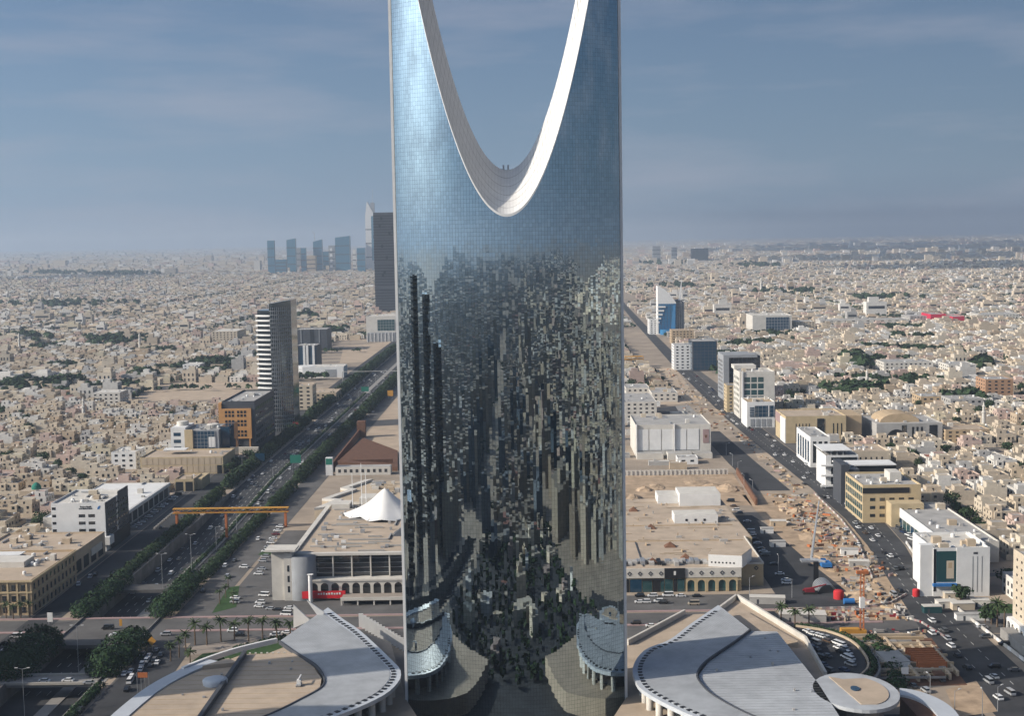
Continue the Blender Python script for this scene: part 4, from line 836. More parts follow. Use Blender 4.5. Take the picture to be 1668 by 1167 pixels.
# lower row behind it
r, W, D = block('shop_building', 'dark fronted low shop building with cluttered pale roof beside the white office', 'shop', -290, -237, 682, 734, 13, M['beige'], M['beigeroof'], .9, 30)
windows(r, M['black'], 'r', W, D, -D/2 + 2, D/2 - 2, 1, 8, 4, 1, .7, .9)
piece('sign_board', M['offwhite'], r, W/2 + .02, W/2 + .4, 2, 20, 5, 9)
# white five storey office with a sign
x1 = P(182, 893)[0]
r, W, D = block('white_office', 'white five storey office with dark lettering and a blue leaf emblem', 'office', x1 - 30, x1, 742, 784, 27.5, M['white'], M['offwhite'], 1.0, 16)
h = 27.5; fh = 4.1
for j in range(5):
    z = h - 7.2 - j*fh
    piece('window', M['dglass'], r, -W/2 + .5, -W/2 + 2.6, -D/2 - .06, -D/2 + .05, z + (3.4 if j == 0 else 3.4), z + 4.9)
    if j:
        for u in (.0, 5.4): piece('window', M['dglass'], r, u + .2, u + 3.8, -D/2 - .06, -D/2 + .05, z + 3.2, z + 4.9)
rg = random.Random(4)
for k in range(11): w = rg.uniform(.35, .6); piece('lettering', M['black'], r, .6 + k*.68, .6 + k*.68 + w, -D/2 - .1, -D/2 - .01, h - 3.6, h - 3.0 + rg.uniform(0, .25))
for k in range(9): w = rg.uniform(.35, .6); piece('lettering', M['black'], r, 1.2 + k*.7, 1.2 + k*.7 + w, -D/2 - .1, -D/2 - .01, h - 2.6, h - 2.1 + rg.uniform(0, .4))
b = MB(); b.poly([(0, 0, 0), (1.0, 0, .3), (1.6, 0, 1.4), (1.7, 0, 2.2), (.8, 0, 1.9), (.1, 0, 1.0)]); o = b.build('leaf_emblem', M['blue'], r); o.location = (W/2 - 4.2, -D/2 - .1, h - 3.8)
piece('shade_side_slab', M['darkgrey'], r, W/2 + .02, W/2 + .5, -D/2 + .5, -D*.05, 8, h - .3); piece('shade_side_slab', M['darkgrey'], r, W/2 + .02, W/2 + .5, D*.05, D/2, 8, h + 2); windows(r, M['dglass'], 'r', W, D, -D/2 + 2, D/2 - 2, 9, h - 2, 8, 5, .5, .4, .62)  # dark grey slabs put the shade of this side into the colour
piece('entrance_box', M['white'], r, W/2 - 3, W/2 + 2.6, -D/2 - 2, -D/2 + 6, 4, 8.6); piece('entrance_glass', M['black'], r, W/2 + .6, W/2 + 1, -D/2 + 6, D/2, .2, 7.8)
# showrooms with white roof and pavilion
r, W, D = block('showroom_row', 'long showroom with a bright white roof along the shaded service road', 'shop', -292, -247, 792, 905, 9.5, M['offwhite'], M['white'], .5, 10)
windows(r, M['black'], 'r', W, D, -D/2 + 3, D/2 - 3, .5, 7, 9, 1, .8, .9); piece('fascia', M['white'], r, W/2 + .02, W/2 + .8, -D/2, D/2, 7.4, 9.4)
x0, x1, y0, y1, h = FB(285, 316, 801, 781, 22)
r, W, D = block('gate_pavilion', 'pale pavilion with two large dark openings beside the showroom', 'building', x0, x1, y0, y1, h, M['yellowstone'], M['beigeroof'], .8, 2)
for u in (-W*.25, W*.25): piece('opening', M['black'], r, u - W*.19, u + W*.19, -D/2 - .12, -D/2 - .02, .2, h*.78)
piece('side_wing', M['yellowstone'], r, W/2 + .02, W/2 + 4, -4, D/2 + 8, 0, h*.9)
r, W, D, h = reg_block('screen_wall_building', 'long olive beige building of square wall panels below the grey office', 'building', 229, 364, 773, 745, 40, 'yellowstone', 'beigeroof', .9, 6)
for k in range(14):
    for j in range(2): piece('wall_panel', M['beige'], r, -W/2 + 1 + k*(W - 2)/14 + .25, -W/2 + 1 + (k + 1)*(W - 2)/14 - .25, -D/2 - .15, -D/2 - .02, 1.2 + j*h*.46, 1.2 + j*h*.46 + h*.38)
piece('side_opening', M['black'], r, W/2 - 4.5, W/2 - 1, -D/2 - .2, -D/2 - .02, .2, h*.5); piece('white_canopy', M['white'], r, -W*.3, -W*.02, -2, 8, h + 2.2, h + 2.8)
r, W, D, h = reg_block('grey_office', 'grey office block with a white stair wing and dark glass side', 'office', 303, 358, 757, 701, 36, 'greywall', 'greyroof', 1, 12)
piece('stair_wing', M['white'], r, -W/2 - 12, -W/2 - .5, -D/2 + 4, D/2 - 4, 0, h*1.06); piece('front_frame', M['yellowstone'], r, -W/2, -W*.26, -D/2 - 1.4, -D/2 - .02, 0, h*1.02); piece('glass_face', M['bglass'], r, -W*.24, W*.38, -D/2 - .4, -D/2 - .02, h*.22, h*.96); grid(r, M['greywall'], -W*.24, W*.38, h*.22, h*.96, -D/2 - .4, 6, 7, .25); piece('notice_panel', M['white'], r, W*.2, W*.4, -D/2 - .5, -D/2 - .4, h*.5, h*.8)
windows(r, M['bglass'], 'f', W, D, -W/2 - 11, -W/2 - 3, 4, h - 1, 1, 4, .7, .5, off=-4.0); piece('side_glass', M['bglass'], r, W/2 + .02, W/2 + 7, -D/2 + 6, D/2, 0, h*1.06)
o = MB().lathe([(5, 0), (5, 2.6), (3.8, 3)], 20).build('roof_drum', M['offwhite'], r); o.location = (W*.15, 4, h - 1); o = MB().lathe([(4.6, 0), (4.6, 3), (3.8, 3.4)], 20).build('roof_drum', M['offwhite'], r); o.location = (-W/2 - 6, 0, h*1.06)
wbox('white low office with blue window bands beside the screen wall', 182, 222, 765, 737, 26, m='white', rm='offwhite', name='banded_office', cat='office', cl=6)
wbox('grey low flat roofed building with a dark band before the orange office', 276, 330, 690, 677, 30, m='greywall', rm='greyroof', name='grey_building', cl=6)
# orange office with square windows
x0, x1, y0, y1, h = FB(364, 417, 738, 654, 84)
r, W, D = block('orange_office', 'orange clad office with rows of small square windows and black top', 'office', x0, x1, y0, y1, h, M['darkgrey'], M['greyroof'], 1.2, 14)
piece('orange_frame', M['orange'], r, -W/2 - .1, W*.40, -D/2 - 1.4, -D/2 - .02, h*.28, h*.86); piece('orange_frame', M['orange'], r, -W/2 - 2.5, -W/2 - .12, -D/2 - 1.4, D/2 - 20, 0, h*.97)
for i in range(2):
    for k in range(3):
        for j, zf in enumerate((.32, .39, .52, .59, .70, .77)):
            u = -W*.40 + i*W*.37 + k*W*.105; piece('window', M['black'], r, u, u + W*.07, -D/2 - 1.5, -D/2 - 1.38, h*zf, h*(zf + .05))
for k in range(3): piece('orange_pier', M['orange'], r, -W*.44 + k*W*.38, -W*.40 + k*W*.38, -D/2 - 1.3, -D/2 - .02, 0, h*.28)
piece('plinth', M['offwhite'], r, -W*.45, W/2 + 3, -D/2 - 5, -D/2 - 1.5, 0, h*.12); windows(r, M['dglass'], 'r', W, D, -D*.46, D*.46, 4, h*.9, 10, 6, .7, .5); piece('forecourt_wall', M['beige'], r, -W/2, W/2 + 8, -D/2 - 22, -D/2 - 21.4, 0, 1.4)
sheet('forecourt', [(x0, y0 - 24), (x1 + 9, y0 - 24), (x1 + 9, y0 - 5), (x0, y0 - 5)], M['lot'], .06)
# striped curved tower
bx, by = P(450, 702); X0 = atY(422, 640, by)[0]; X1 = atY(478, 640, by)[0]; W = X1 - X0; HT = atY(470, 489, by)[1]
st = thing('striped_tower', 'curved dark glass tower with white horizontal bands on one edge', 'tower', (X0, by, 0)); keep(X0 - 4, X1 + 4, by - 4, by + 40)
def lens(t): return W*t, -6*math.sin(math.pi*t)
fr = [lens(t) for t in np.linspace(.4, 1, 12)]
topz = lambda x, y: HT - 5*(1 - x/W)
MB().prism(fr + [(W, 30), (W*.4, 34)], 0, topz).build('dark_glass_body', glass('tower_mirror_glass', (.16, .19, .2), .08, .8), st)
for k in range(30):
    z = 3 + k*(HT - 9)/30; ribbon(MB(), [(x, y - .25) for x, y in fr], [(x, y + .3) for x, y in fr], z, z + .5).build('floor_line', M['greywall'], st)
for k in range(1, 12): x, y = fr[k]; piece('mullion', M['greywall'], st, x - .12, x + .12, y - .4, y + .1, 0, HT - 6)
lf = [lens(t) for t in np.linspace(0, .42, 8)]
MB().prism([(x + .6 if i == 0 else x, y + .5) for i, (x, y) in enumerate(lf)] + [(W*.42, 30), (.6, 28)], 0, lambda x, y: HT - 9).build('dark_core', M['dglass'], st)
for k in range(24):
    z = 4 + k*(HT - 14)/24
    b = MB(); ribbon(b, [(x - (.8 if i == 0 else 0), y - .9) for i, (x, y) in enumerate(lf)], [(x, y + 3) for x, y in lf], z, z + 1.45); b.build('white_band', M['white'], st)
# blocks beyond
r, W, D, h = reg_block('twin_pier_block', 'blue grey office block with four white vertical piers', 'office', 481, 517, 606, 563, 40, 'darkgrey', 'greyroof', .8, 4)
piece('blue_front', M['bglass'], r, -W/2 + 1, W/2 - 1, -D/2 - .3, -D/2 - .02, 1, h - 2)
for u in (-.46, -.12, .02, .3): piece('white_pier', M['white'], r, W*u, W*(u + .1), -D/2 - 1.2, -D/2 - .31, 0, h)
r, W, D, h = reg_block('grey_slab', 'wide dark grey slab block behind the piered office', 'office', 481, 533, 572, 537, 50, 'darkgrey', 'greyroof', .8, 4); piece('centre_slot', M['black'], r, -W*.02, W*.1, -D/2 - .2, -D/2 - .02, 0, h)
for u in (-.32, .25): piece('wall_rib', M['greywall'], r, W*u, W*(u + .03), -D/2 - .6, -D/2 - .02, 0, h)
r, W, D, h = reg_block('curved_white_hall', 'low white hall with a curved end beside the piered office', 'building', 493, 560, 616, 598, 34, 'white', 'offwhite', .5, 2); piece('portal', M['greywall'], r, W*.05, W*.32, -D/2 - .3, -D/2 - .02, 1, h*.75)
o = MB().lathe([(15, 0), (15, h*.9), (13, h)], 20).build('round_end', M['white'], r); o.location = (-W/2, 0, 0)
r, W, D, h = reg_block('green_glass_hall', 'pale building with a wide green glass front beside the tower', 'building', 597, 646, 556, 515, 60, 'offwhite', 'offwhite', 1, 6)
piece('green_glass_front', M['gglass'], r, -W*.12, W*.45, -D/2 - .4, -D/2 - .02, h*.42, h*.85); grid(r, M['greywall'], -W*.12, W*.45, h*.42, h*.85, -D/2 - .4, 6, 4, .4); piece('porch', M['greywall'], r, -W*.45, W*.5, -D/2 - 16, -D/2 - .4, 0, h*.35)
for k in range(8): piece('porch_post', M['white'], r, -W*.44 + k*W*.12, -W*.42 + k*W*.12, -D/2 - 16.6, -D/2 - 16, 0, h*.35)
wbox('cream hall left of the green glass hall, set back', 428, 480, 650, 632, 40, m='cream', rm='beigeroof', name='cream_hall'); wbox('pale block with a low tower before the striped tower', 484, 510, 668, 628, 24, m='cream', rm='beigeroof', name='cream_tower_block')
wbox('beige hall by the road, dark shopfront row beyond the striped tower', 505, 548, 655, 640, 40, m='beige', rm='beigeroof', name='roadside_hall'); wbox('large cream hall beside the sand lot in the western quarter', 385, 424, 605, 588, 60, m='cream', rm='beigeroof', name='cream_hall'); wbox('pale school building with flat roofs before the striped tower', 345, 387, 563, 540, 70, m='cream', rm='offwhite', name='school'); wbox('pale blue square house at the corner of the sand lot', 298, 326, 608, 594, 30, m='white', rm='offwhite', name='square_house', cat='house'); wbox('white three storey school block below the sand lot', 150, 196, 660, 640, 30, m='offwhite', rm='offwhite', name='school_block')
wbox('long cream shed roof between trees in the western quarter', 22, 70, 634, 625, 60, m='cream', rm='offwhite', name='long_shed', cat='shed')
# dark high-rise next to the tower, far business district
def far_tower(name, label, xl, xr_, yb, yt, m, slope=0.0, dy=.8, Yfix=None, group=None):
    Y = Yfix or P((xl + xr_)/2, yb)[1]; x0, x1 = atY(xl, yb, Y)[0], atY(xr_, yb, Y)[0]; h = atY((xl + xr_)/2, yt, Y)[1]; W = x1 - x0; D = W*dy
    r = thing(name, label, 'tower', ((x0 + x1)/2, Y, 0), 0, group)
    MB().prism([(-W/2, 0), (W/2, 0), (W/2, D), (-W/2, D)], 0, lambda x, y: h + slope*W*(x/W)).build('shaft', M[m], r)
    for k in range(1, 4): piece('floor_band', M['darkgrey'], r, -W/2 - .8, W/2 + .8, -.9, -.02, h*k/4, h*k/4 + 5)
    return r, W, D, h
r, W, D, h = far_tower('dark_high_rise', 'dark grey banded high rise rising behind the tower edge', 612, 652, 512, 346, 'darkgrey', 0, .6)
for k in range(36): piece('spandrel', M['black'], r, -W/2 - .5, W/2 + .5, -.8, -.05, 4 + k*h/37, 4 + k*h/37 + 1.6)
for k in range(10): rg = random.Random(k); u = rg.uniform(-.4, .4)*W; z = rg.uniform(.3, .95)*h; piece('open_bay', M['black'], r, u, u + 5, -1.0, -.82, z, z + 7)
Yk = 7300
r, W, D, h = far_tower('slanted_tower', 'pale slanted tower with a crane, tallest of the far district', 597, 613, 440, 352, 'white', 0, .9, Yk)
hh = atY(600, 328, Yk)[1]; b = MB(); b.v = [(-W/2, 0, h), (W/2, 0, h), (-W*.3, 0, hh), (-W/2, D, h), (W/2, D, h), (-W*.3, D, hh)]; b.f = [(0, 1, 2), (5, 4, 3), (0, 2, 5, 3), (1, 4, 5, 2)]; b.m = [0]*4; b.build('slanted_top', M['white'], r)
piece('dark_edge', M['kglass'], r, W*.1, W*.5, -1.5, -.1, h*.2, h); MB().tube((W*.2, 5, h), (W*.3, 5, atY(610, 308, Yk)[1]), 2.2, .8).build('crane_mast', M['steel'], r); piece('open_frame', M['greywall'], r, W*.05, W*.45, 2, 20, h, atY(606, 330, Yk)[1])
KAFD = [(436, 447, 423, 392, 'kglass', 'dark slab tower standing first in the far district'), (448, 466, 440, 423, 'kglass', 'low blue glass block of the far district'), (468, 482, 441, 391, 'kglass', 'tall blue tower second in the far district'), (483, 490, 438, 404, 'greywall', 'narrow grey tower between two blue ones in the far district'), (491, 499, 438, 404, 'kglass', 'short round topped blue tower in the far district'), (493, 514, 440, 417, 'beige', 'tan podium block in the far district'), (511, 525, 436, 392, 'kglass', 'blue tower with a sloped top and crane in the far district'), (516, 536, 437, 410, 'kglass', 'wide low teal glass block in the far district'), (536, 546, 437, 400, 'greywall', 'grey unfinished tower with white bays in the far district'), (547, 570, 437, 387, 'kglass', 'widest tall blue tower of the far district'), (575, 580, 438, 407, 'white', 'slim white tower in the far district'), (582, 595, 438, 404, 'kglass', 'dark blue tower beside the slanted one')]
for i, (a, b_, yb, yt, m, lab) in enumerate(KAFD):
    r, W, D, h = far_tower('district_tower', lab, a, b_, yb, yt, m, (.25 if i in (6,) else 0), .8, Yk - 300 + (i*137 % 500), 'towers of the far business district')
    if i in (2, 9): b = MB(); b.v = [(-W/2, 0, h), (W/2, 0, h), (W/2, 0, h + 8), (-W/2, D, h), (W/2, D, h), (W/2, D, h + 8)]; b.f = [(0, 1, 2), (5, 4, 3), (0, 2, 5, 3), (1, 4, 5, 2)]; b.m = [0]*4; b.build('sloped_crown', M[m], r)
    if i == 6: MB().tube((-W*.3, 3, h), (-W*.3, 3, h + 45), 1.6, .6).build('crane_mast', M['steel'], r); MB().tube((-W*.3, 3, h + 30), (-W*.6, 3, h + 55), 1.2, .6).build('crane_jib', M['steel'], r)
    if i == 8:
        for k in range(4): piece('white_bay', M['white'], r, -W*.3, W*.1, -2, -.95, h*(.2 + k*.2), h*(.3 + k*.2))
for a, b_, yb, yt, lab in ((1063, 1076, 430, 401, 'first of three dim towers on the horizon beyond the sail tower'), (1094, 1103, 430, 403, 'narrow middle one of three dim towers beyond the sail tower'), (1127, 1154, 430, 405, 'wide dark slab, last of three towers beyond the sail tower')):
    far_tower('horizon_tower', lab, a, b_, yb, yt, 'greywall' if b_ < 1110 else 'darkgrey', 0, .6, 8200, 'three towers on the horizon')
# towers outside the picture, across the highway: they shade the podium and mirror in the glass
OFF = MB()
def offtower(name, label, x, y, w, d, h, m):
    r, W, D = block(name, label, 'tower', x - w/2, x + w/2, y - d/2, y + d/2, h, M[m], M['greyroof'], 1.5, 4)
    for k in range(int(h/4)): piece('window_band', M['dglass'], r, -W/2 - .12, W/2 + .12, -D/2 - .12, D/2 + .12, 2 + k*4, 4.2 + k*4)
    return r
offtower('office_tower', 'tall dark office tower across the highway, mirrored in the glass', -292, 421, 26, 23, 150, 'darkgrey')
offtower('office_tower', 'second dark office tower across the highway, lower than its neighbour', -300, 362, 28, 22, 140, 'darkgrey')
offtower('office_tower', 'dark office slab south of the highway pair', -290, 300, 26, 30, 112, 'darkgrey')
for k, (y, h) in enumerate(((470, 40), (512, 44), (542, 34))):
    offtower('roadside_block', 'roadside office block %s along the shaded service road' % ordinal(k + 1), -262, y, 34, 26, h, 'beige')

# ---------------------------------------------------------------- orange footbridge over the highway
fb = thing('footbridge', 'orange lattice footbridge spanning the highway', 'footbridge')
Yb = P(300, 850)[1] - 20; xa, xb = atY(282, 828, Yb)[0], atY(470, 826, Yb)[0]; za = atY(370, 834, Yb)[1]
piece('deck', M['rust'], fb, xa, xb, Yb - 1.4, Yb + 1.4, za - .4, za)
for s in (-1.5, 1.5):
    piece('top_rail', M['yel'], fb, xa, xb, Yb + s - .15, Yb + s + .15, za + 1.9, za + 2.2); piece('bottom_rail', M['yel'], fb, xa, xb, Yb + s - .15, Yb + s + .15, za - .6, za - .1)
    n = 26; L = (xb - xa)/n
    for k in range(n):
        MB().tube((xa + k*L, Yb + s, za), (xa + (k + 1)*L, Yb + s, za + 1.9) if k % 2 else (xa + (k + 1)*L, Yb + s, za + 0.02), .14, n=4).build('lattice_bar', M['yel'], fb)
        if k % 2 == 0: MB().tube((xa + k*L, Yb + s, za + 1.9), (xa + (k + 1)*L, Yb + s, za), .14, n=4).build('lattice_bar', M['yel'], fb)
piece('roof', M['yel'], fb, xa, xb, Yb - 1.6, Yb + 1.6, za + 2.22, za + 2.32)
for x in (xa + 2, (xa + xb)/2 - 3, xb - 2): piece('support', M['rust'], fb, x - .6, x + .6, Yb - 1.2, Yb + 1.2, zroad(Yb) if TX0 < x < TX1 else 0, za - .4)
for k in range(10): piece('stair_flight', M['concrete'], fb, xa - 12 + k*1.2, xa - 10.8 + k*1.2, Yb - 1.3, Yb + 1.3, k*za/10, (k + 1)*za/10)

# ---------------------------------------------------------------- construction along the avenue
def site_box(name, label, x0, x1, y0, y1, z0, z1, m, cat='site hut', group=None):
    o = MB().box(x0, x1, y0, y1, z0, z1, True).build(name, M[m]); return tag(o, label, cat, group)
rg = random.Random(31)
# crane mast
cx_, cy_ = P(1404, 1036); zt = atY(1404, 935, cy_)[1]
cr = thing('tower_crane', 'rust red crane mast rising from the pit with a white collar', 'crane', (cx_, cy_, 0))
for sx in (-.7, .7):
    for sy in (-.7, .7): MB().tube((sx, sy, 0), (sx, sy, zt), .16, n=4).build('mast_leg', M['rust'], cr)
n = 16
for k in range(n):
    z0, z1 = zt*k/n, zt*(k + 1)/n
    for a, c_ in (((-.7, -.7), (.7, -.7)), ((.7, -.7), (.7, .7))): MB().tube((*a, z0), (*c_, z1), .12, n=4).build('lattice_bar', M['rust'], cr)
piece('collar', M['white'], cr, -1, 1, -1, 1, zt*.45, zt*.62); piece('machine_deck', M['yel'], cr, -9, -1.2, -1.6, 1.6, .3, 3.2); piece('cab', M['yel'], cr, -1.2, 1.6, -1.6, 1.6, .3, 2.6); piece('jib_head', M['rust'], cr, -2.5, 2.5, -.8, .8, zt, zt + 1.2)
# mobile crane with a long boom
mx, my = P(1345, 925)
mc = thing('mobile_crane', 'grey mobile crane with a raised boom on a blue truck', 'crane', (mx, my, 0))
piece('truck_body', M['blue'], mc, -2.6, 2.6, -3, 5, .8, 2.6); piece('cab', M['blue'], mc, -1.2, 1.2, 5, 7, .8, 3.2)
b = MB(); tp = atY(1328, 848, my)
MB().tube((0, 0, 2.6), (-6.5, 4, 3.4), 1.0).build('lower_boom', M['steel'], mc); MB().tube((-6.5, 4, 3.4), (tp[0] - mx + 4, 10, tp[1] + 8), .7, .35).build('boom', M['steel'], mc); piece('shadow_plate', M['steel'], mc, -12, -3, 1, 6, 2.4, 3.4)  # the flat steel plate is added for a shadow, no part of the crane
for sx in (-1.3, 1.3):
    for sy in (-2, 0, 2.4, 5.4): piece('wheel', M['tyre'], mc, sx - .25, sx + .25, sy - .55, sy + .55, 0, 1.1)
# red drilling rig lying by the front street
rx, ry = P(1318, 968)
rr = thing('red_rig', 'dark red drilling rig with a sloping mast by the mall street', 'rig', (rx, ry, 0)); piece('tracks', M['tyre'], rr, -3, 4, -1.6, 1.6, 0, 1); piece('body', M['darkred'], rr, -2.0, 2.4, -1.2, 1.2, 1, 2.6); MB().tube((-3, 0, 1.8), (8, 0, 4.4), .5, .35).build('mast', M['darkred'], rr)
piece('black_post', M['black'], thing('black_sign_post', 'black upright sign slab beside the mall street', 'sign', (*P(1329, 952), 0)), -1.2, 1.2, -.4, .4, 0, 11)
# tanks
def tank(label, px, py, r_, h, m, group=None):
    o = MB().lathe([(r_, 0), (r_, h*.8), (r_*.9, h*.93), (r_*.4, h)], 22).build('storage_tank', M[m], None, True); o.location = (*P(px, py), 0); return tag(o, label, 'tank', group)
tank('red upright tank in front of the grey coil on the dig', 1366, 976, 2.4, 4.2, 'redpoly'); tank('red upright tank near the picture cube', 1492, 972, 1.6, 3.6, 'redpoly')
ck = thing('culvert_ring', 'large grey ribbed culvert ring behind the red tank', 'culvert', (*P(1348, 968), 0))
for k in range(7):
    b = MB(); 
    for i in range(12):
        a0, a1 = math.pi*i/12, math.pi*(i + 1)/12
        b.poly([(4.4*math.cos(a0), k*2.0, 4.4*math.sin(a0)), (4.4*math.cos(a1), k*2.0, 4.4*math.sin(a1)), (4.4*math.cos(a1), k*2.0 + 1.5, 4.4*math.sin(a1)), (4.4*math.cos(a0), k*2.0 + 1.5, 4.4*math.sin(a0))])
    b.build('ring', M['steel'], ck)
o = MB().tube((-2.4, 0, 1.4), (2.4, 0, 1.4), 1.4, n=14).build('blue_tank', M['blue']); o.location = (*P(1383, 985), 0); tag(o, 'blue lying tank on the dig by the red tank', 'tank')
# site huts, cabins, trenches' beams, pile walls
huts = [(1250, 985, 16, 5, 3, 'greyroof'), (1308, 1015, 20, 8, 3.4, 'greyroof'), (1250, 870, 7, 4, 3, 'white'), (1268, 892, 8, 4, 3, 'white'), (1384, 905, 9, 4, 3, 'white'), (1400, 925, 10, 5, 3, 'greyroof'), (1268, 858, 9, 5, 3, 'beige'), (1464, 1096, 9, 14, 4, 'white'), (1508, 948, 6, 14, 3, 'greyroof'), (1545, 992, 9, 5, 3, 'offwhite'), (1570, 995, 10, 5, 3, 'cream'), (1598, 990, 8, 5, 3, 'offwhite'), (1520, 1000, 8, 4, 3, 'gglass'), (1585, 1012, 14, 4, 2.6, 'white'), (1552, 978, 7, 4, 3, 'cream')]
for i, (px, py, w, d, h, m) in enumerate(huts):
    x, y = P(px, py); r = thing('site_hut', '%s coloured flat site hut, %s hut counted from the mall along the dig' % ({'greyroof': 'grey', 'gglass': 'green'}.get(m, m), ordinal(i + 1)), 'site hut', (x, y, 0), rg.uniform(-.15, .15), 'huts on the construction site')
    piece('wall', M[m], r, -w/2, w/2, 0, d, 0, h); piece('roof', M['offwhite'] if m != 'white' else M['greyroof'], r, -w/2 - .15, w/2 + .15, -.15, d + .15, h, h + .2); piece('door', M['darkgrey'], r, -w*.3, -w*.3 + .9, -.06, -.01, 0, 2.1)
pit = thing('excavation', 'open metro excavation with concrete struts beside the avenue', 'excavation')
px0, px1, py0, py1 = 124, 166, 500, 560
b = MB(); b.prism([(px0, py0), (px1 - 6, py0), (px1 - 2, py1), (px0 - 4, py1)], .03, .1); b.build('pit_floor', M['brown'], pit)
for i in range(15):
    y = 503 + i*3.9; piece('strut', M[['concrete', 'tan', 'beige'][i % 3]], pit, 122 + rg.uniform(-3, 3), 158 + rg.uniform(-6, 4), y, y + rg.uniform(.6, 1.3), rg.uniform(.6, 1.8), rg.uniform(2.0, 3.2))
for i in range(10):
    x = 122 + i*4.1; piece('wall_beam', M['beige'], pit, x, x + .9, 503 + rg.uniform(0, 12), 556 - rg.uniform(0, 14), .4, 2.0 + rg.random())
for i in range(30):
    x, y = rg.uniform(120, 158), rg.uniform(502, 556); piece('formwork', M[rg.choice(['tan', 'brown', 'concrete', 'darkgrey'])], pit, x, x + rg.uniform(.8, 4), y, y + rg.uniform(.6, 4), .1, rg.uniform(.6, 3.4))
for i in range(8): piece('rebar_rack', M['rust'], pit, 146, 157, 515 + i*2.6, 515.7 + i*2.6, .5, 4.2)
site = thing('site_material', 'scattered planks, pipes and crates along the avenue dig', 'building material'); 
mats_ = ['concrete', 'tan', 'beige', 'concrete', 'dig', 'greyroof', 'brown', 'darkgrey', 'pinkpave', 'dig', 'tan', 'rust', 'offwhite']
for i in range(760):
    y = rg.uniform(605, 880) if i < 460 else rg.uniform(1180, 1720) if i > 540 else rg.uniform(880, 1180); x = rg.uniform(147 if y < 800 else 150, 164 if y < 660 else 177) if y < 880 else rg.uniform(168, 177) if y < 1180 else rg.uniform(145, 178); a = rg.random() < .5; l_ = rg.uniform(.8, 7)*rg.uniform(.6, 1); w = rg.uniform(.3, 1.5); h = rg.uniform(.2, 1.4)
    o = piece(rg.choice(['crate', 'plank', 'pipe_bundle', 'barrier']), M[rg.choice(mats_)], site, -l_/2, l_/2, -w/2, w/2, 0, h); o.location = (x, y, .03); o.rotation_euler[2] = rg.uniform(0, 3.1)
for i in range(170):
    x, y = rg.uniform(106, 164), rg.uniform(586, 604) if i % 3 else rg.uniform(562, 572); l_ = rg.uniform(.6, 4.5); w = rg.uniform(.3, 1.2); h = rg.uniform(.3, 1.6)
    o = piece(rg.choice(['crate', 'plank', 'pipe_bundle', 'barrier']), M[rg.choice(mats_ + ['white', 'pinkpave', 'darkred'])], site, -l_/2, l_/2, -w/2, w/2, 0, h); o.location = (x, y, .08); o.rotation_euler[2] = rg.choice([0, 1.57]) + rg.uniform(-.3, .3)
for i in range(9):
    mound('earth_heap', '%s earth heap along the avenue dig from the crane' % ordinal(i + 1), 150 + rg.uniform(0, 22), 620 + i*28 + rg.uniform(-8, 8), rg.uniform(4, 8), rg.uniform(5, 12), rg.uniform(1, 3.2), M['dig'], 50 + i, 'heaps along the avenue dig')
# barriers beside the avenue: red and white plastic, concrete wall
def barrier_row(name, label, pts, n, ms, h=1.0, w=1.5):
    r = thing(name, label, 'barrier'); L = resample(pts, n)
    for i, (x, y) in enumerate(L[:-1]):
        x2, y2 = L[i + 1]; a = math.atan2(y2 - y, x2 - x); d = math.hypot(x2 - x, y2 - y)
        o = link('barrier_block', unit_box(M[ms[i % len(ms)]]), r); o.location = ((x + x2)/2, (y + y2)/2, .05); o.rotation_euler[2] = a; o.scale = (d*.93, .6, h)
barrier_row('concrete_barrier', 'pale concrete barrier between avenue lanes and the dig', [(192, 500), (189.5, 560), (188, 600), (192, 660), (201, 735)], 60, ['offwhite', 'white', 'offwhite'], 1.3)
barrier_row('plastic_barrier', 'red and white barrier row curving past the dig corner', [P(1290, 995), P(1400, 992), P(1450, 985), P(1476, 970)], 40, ['pinkpave', 'offwhite', 'concrete'], 1.0)
barrier_row('plastic_barrier', 'red and white barrier row along the turning lane', [P(1360, 1000), P(1460, 1003), P(1500, 1015), P(1540, 1040)], 44, ['pinkpave', 'concrete', 'darkred', 'offwhite', 'concrete'], .8)
barrier_row('plastic_barrier', 'pale barrier row beside the avenue farther along the dig', [(164, 660), (176, 740), (180, 800), (181, 880)], 60, ['offwhite', 'pinkpave', 'concrete'], 1.0)
site_box('open_shed', 'long open-ended grey shed right of the avenue barrier', 192.5, 198, 528, 560, 0, 4.2, 'concrete', 'shed')
e = site_box('red_machine', 'red digger body beside the apartment tower forecourt', 193.5, 197, 505, 510, 0, 3, 'redpoly', 'machine')
sheet('tower_forecourt', [(190, 500), (260, 500), (260, 565), (190, 565)], M['asphalt2'], .04); sheet('play_lawn', [P(1590, 1000), P(1660, 1000), P(1655, 985), P(1600, 985)], M['lawn'], .05); sheet('corner_verge', [P(1540, 1125), P(1590, 1110), P(1625, 1160), P(1560, 1170)], M['dig'], .08)

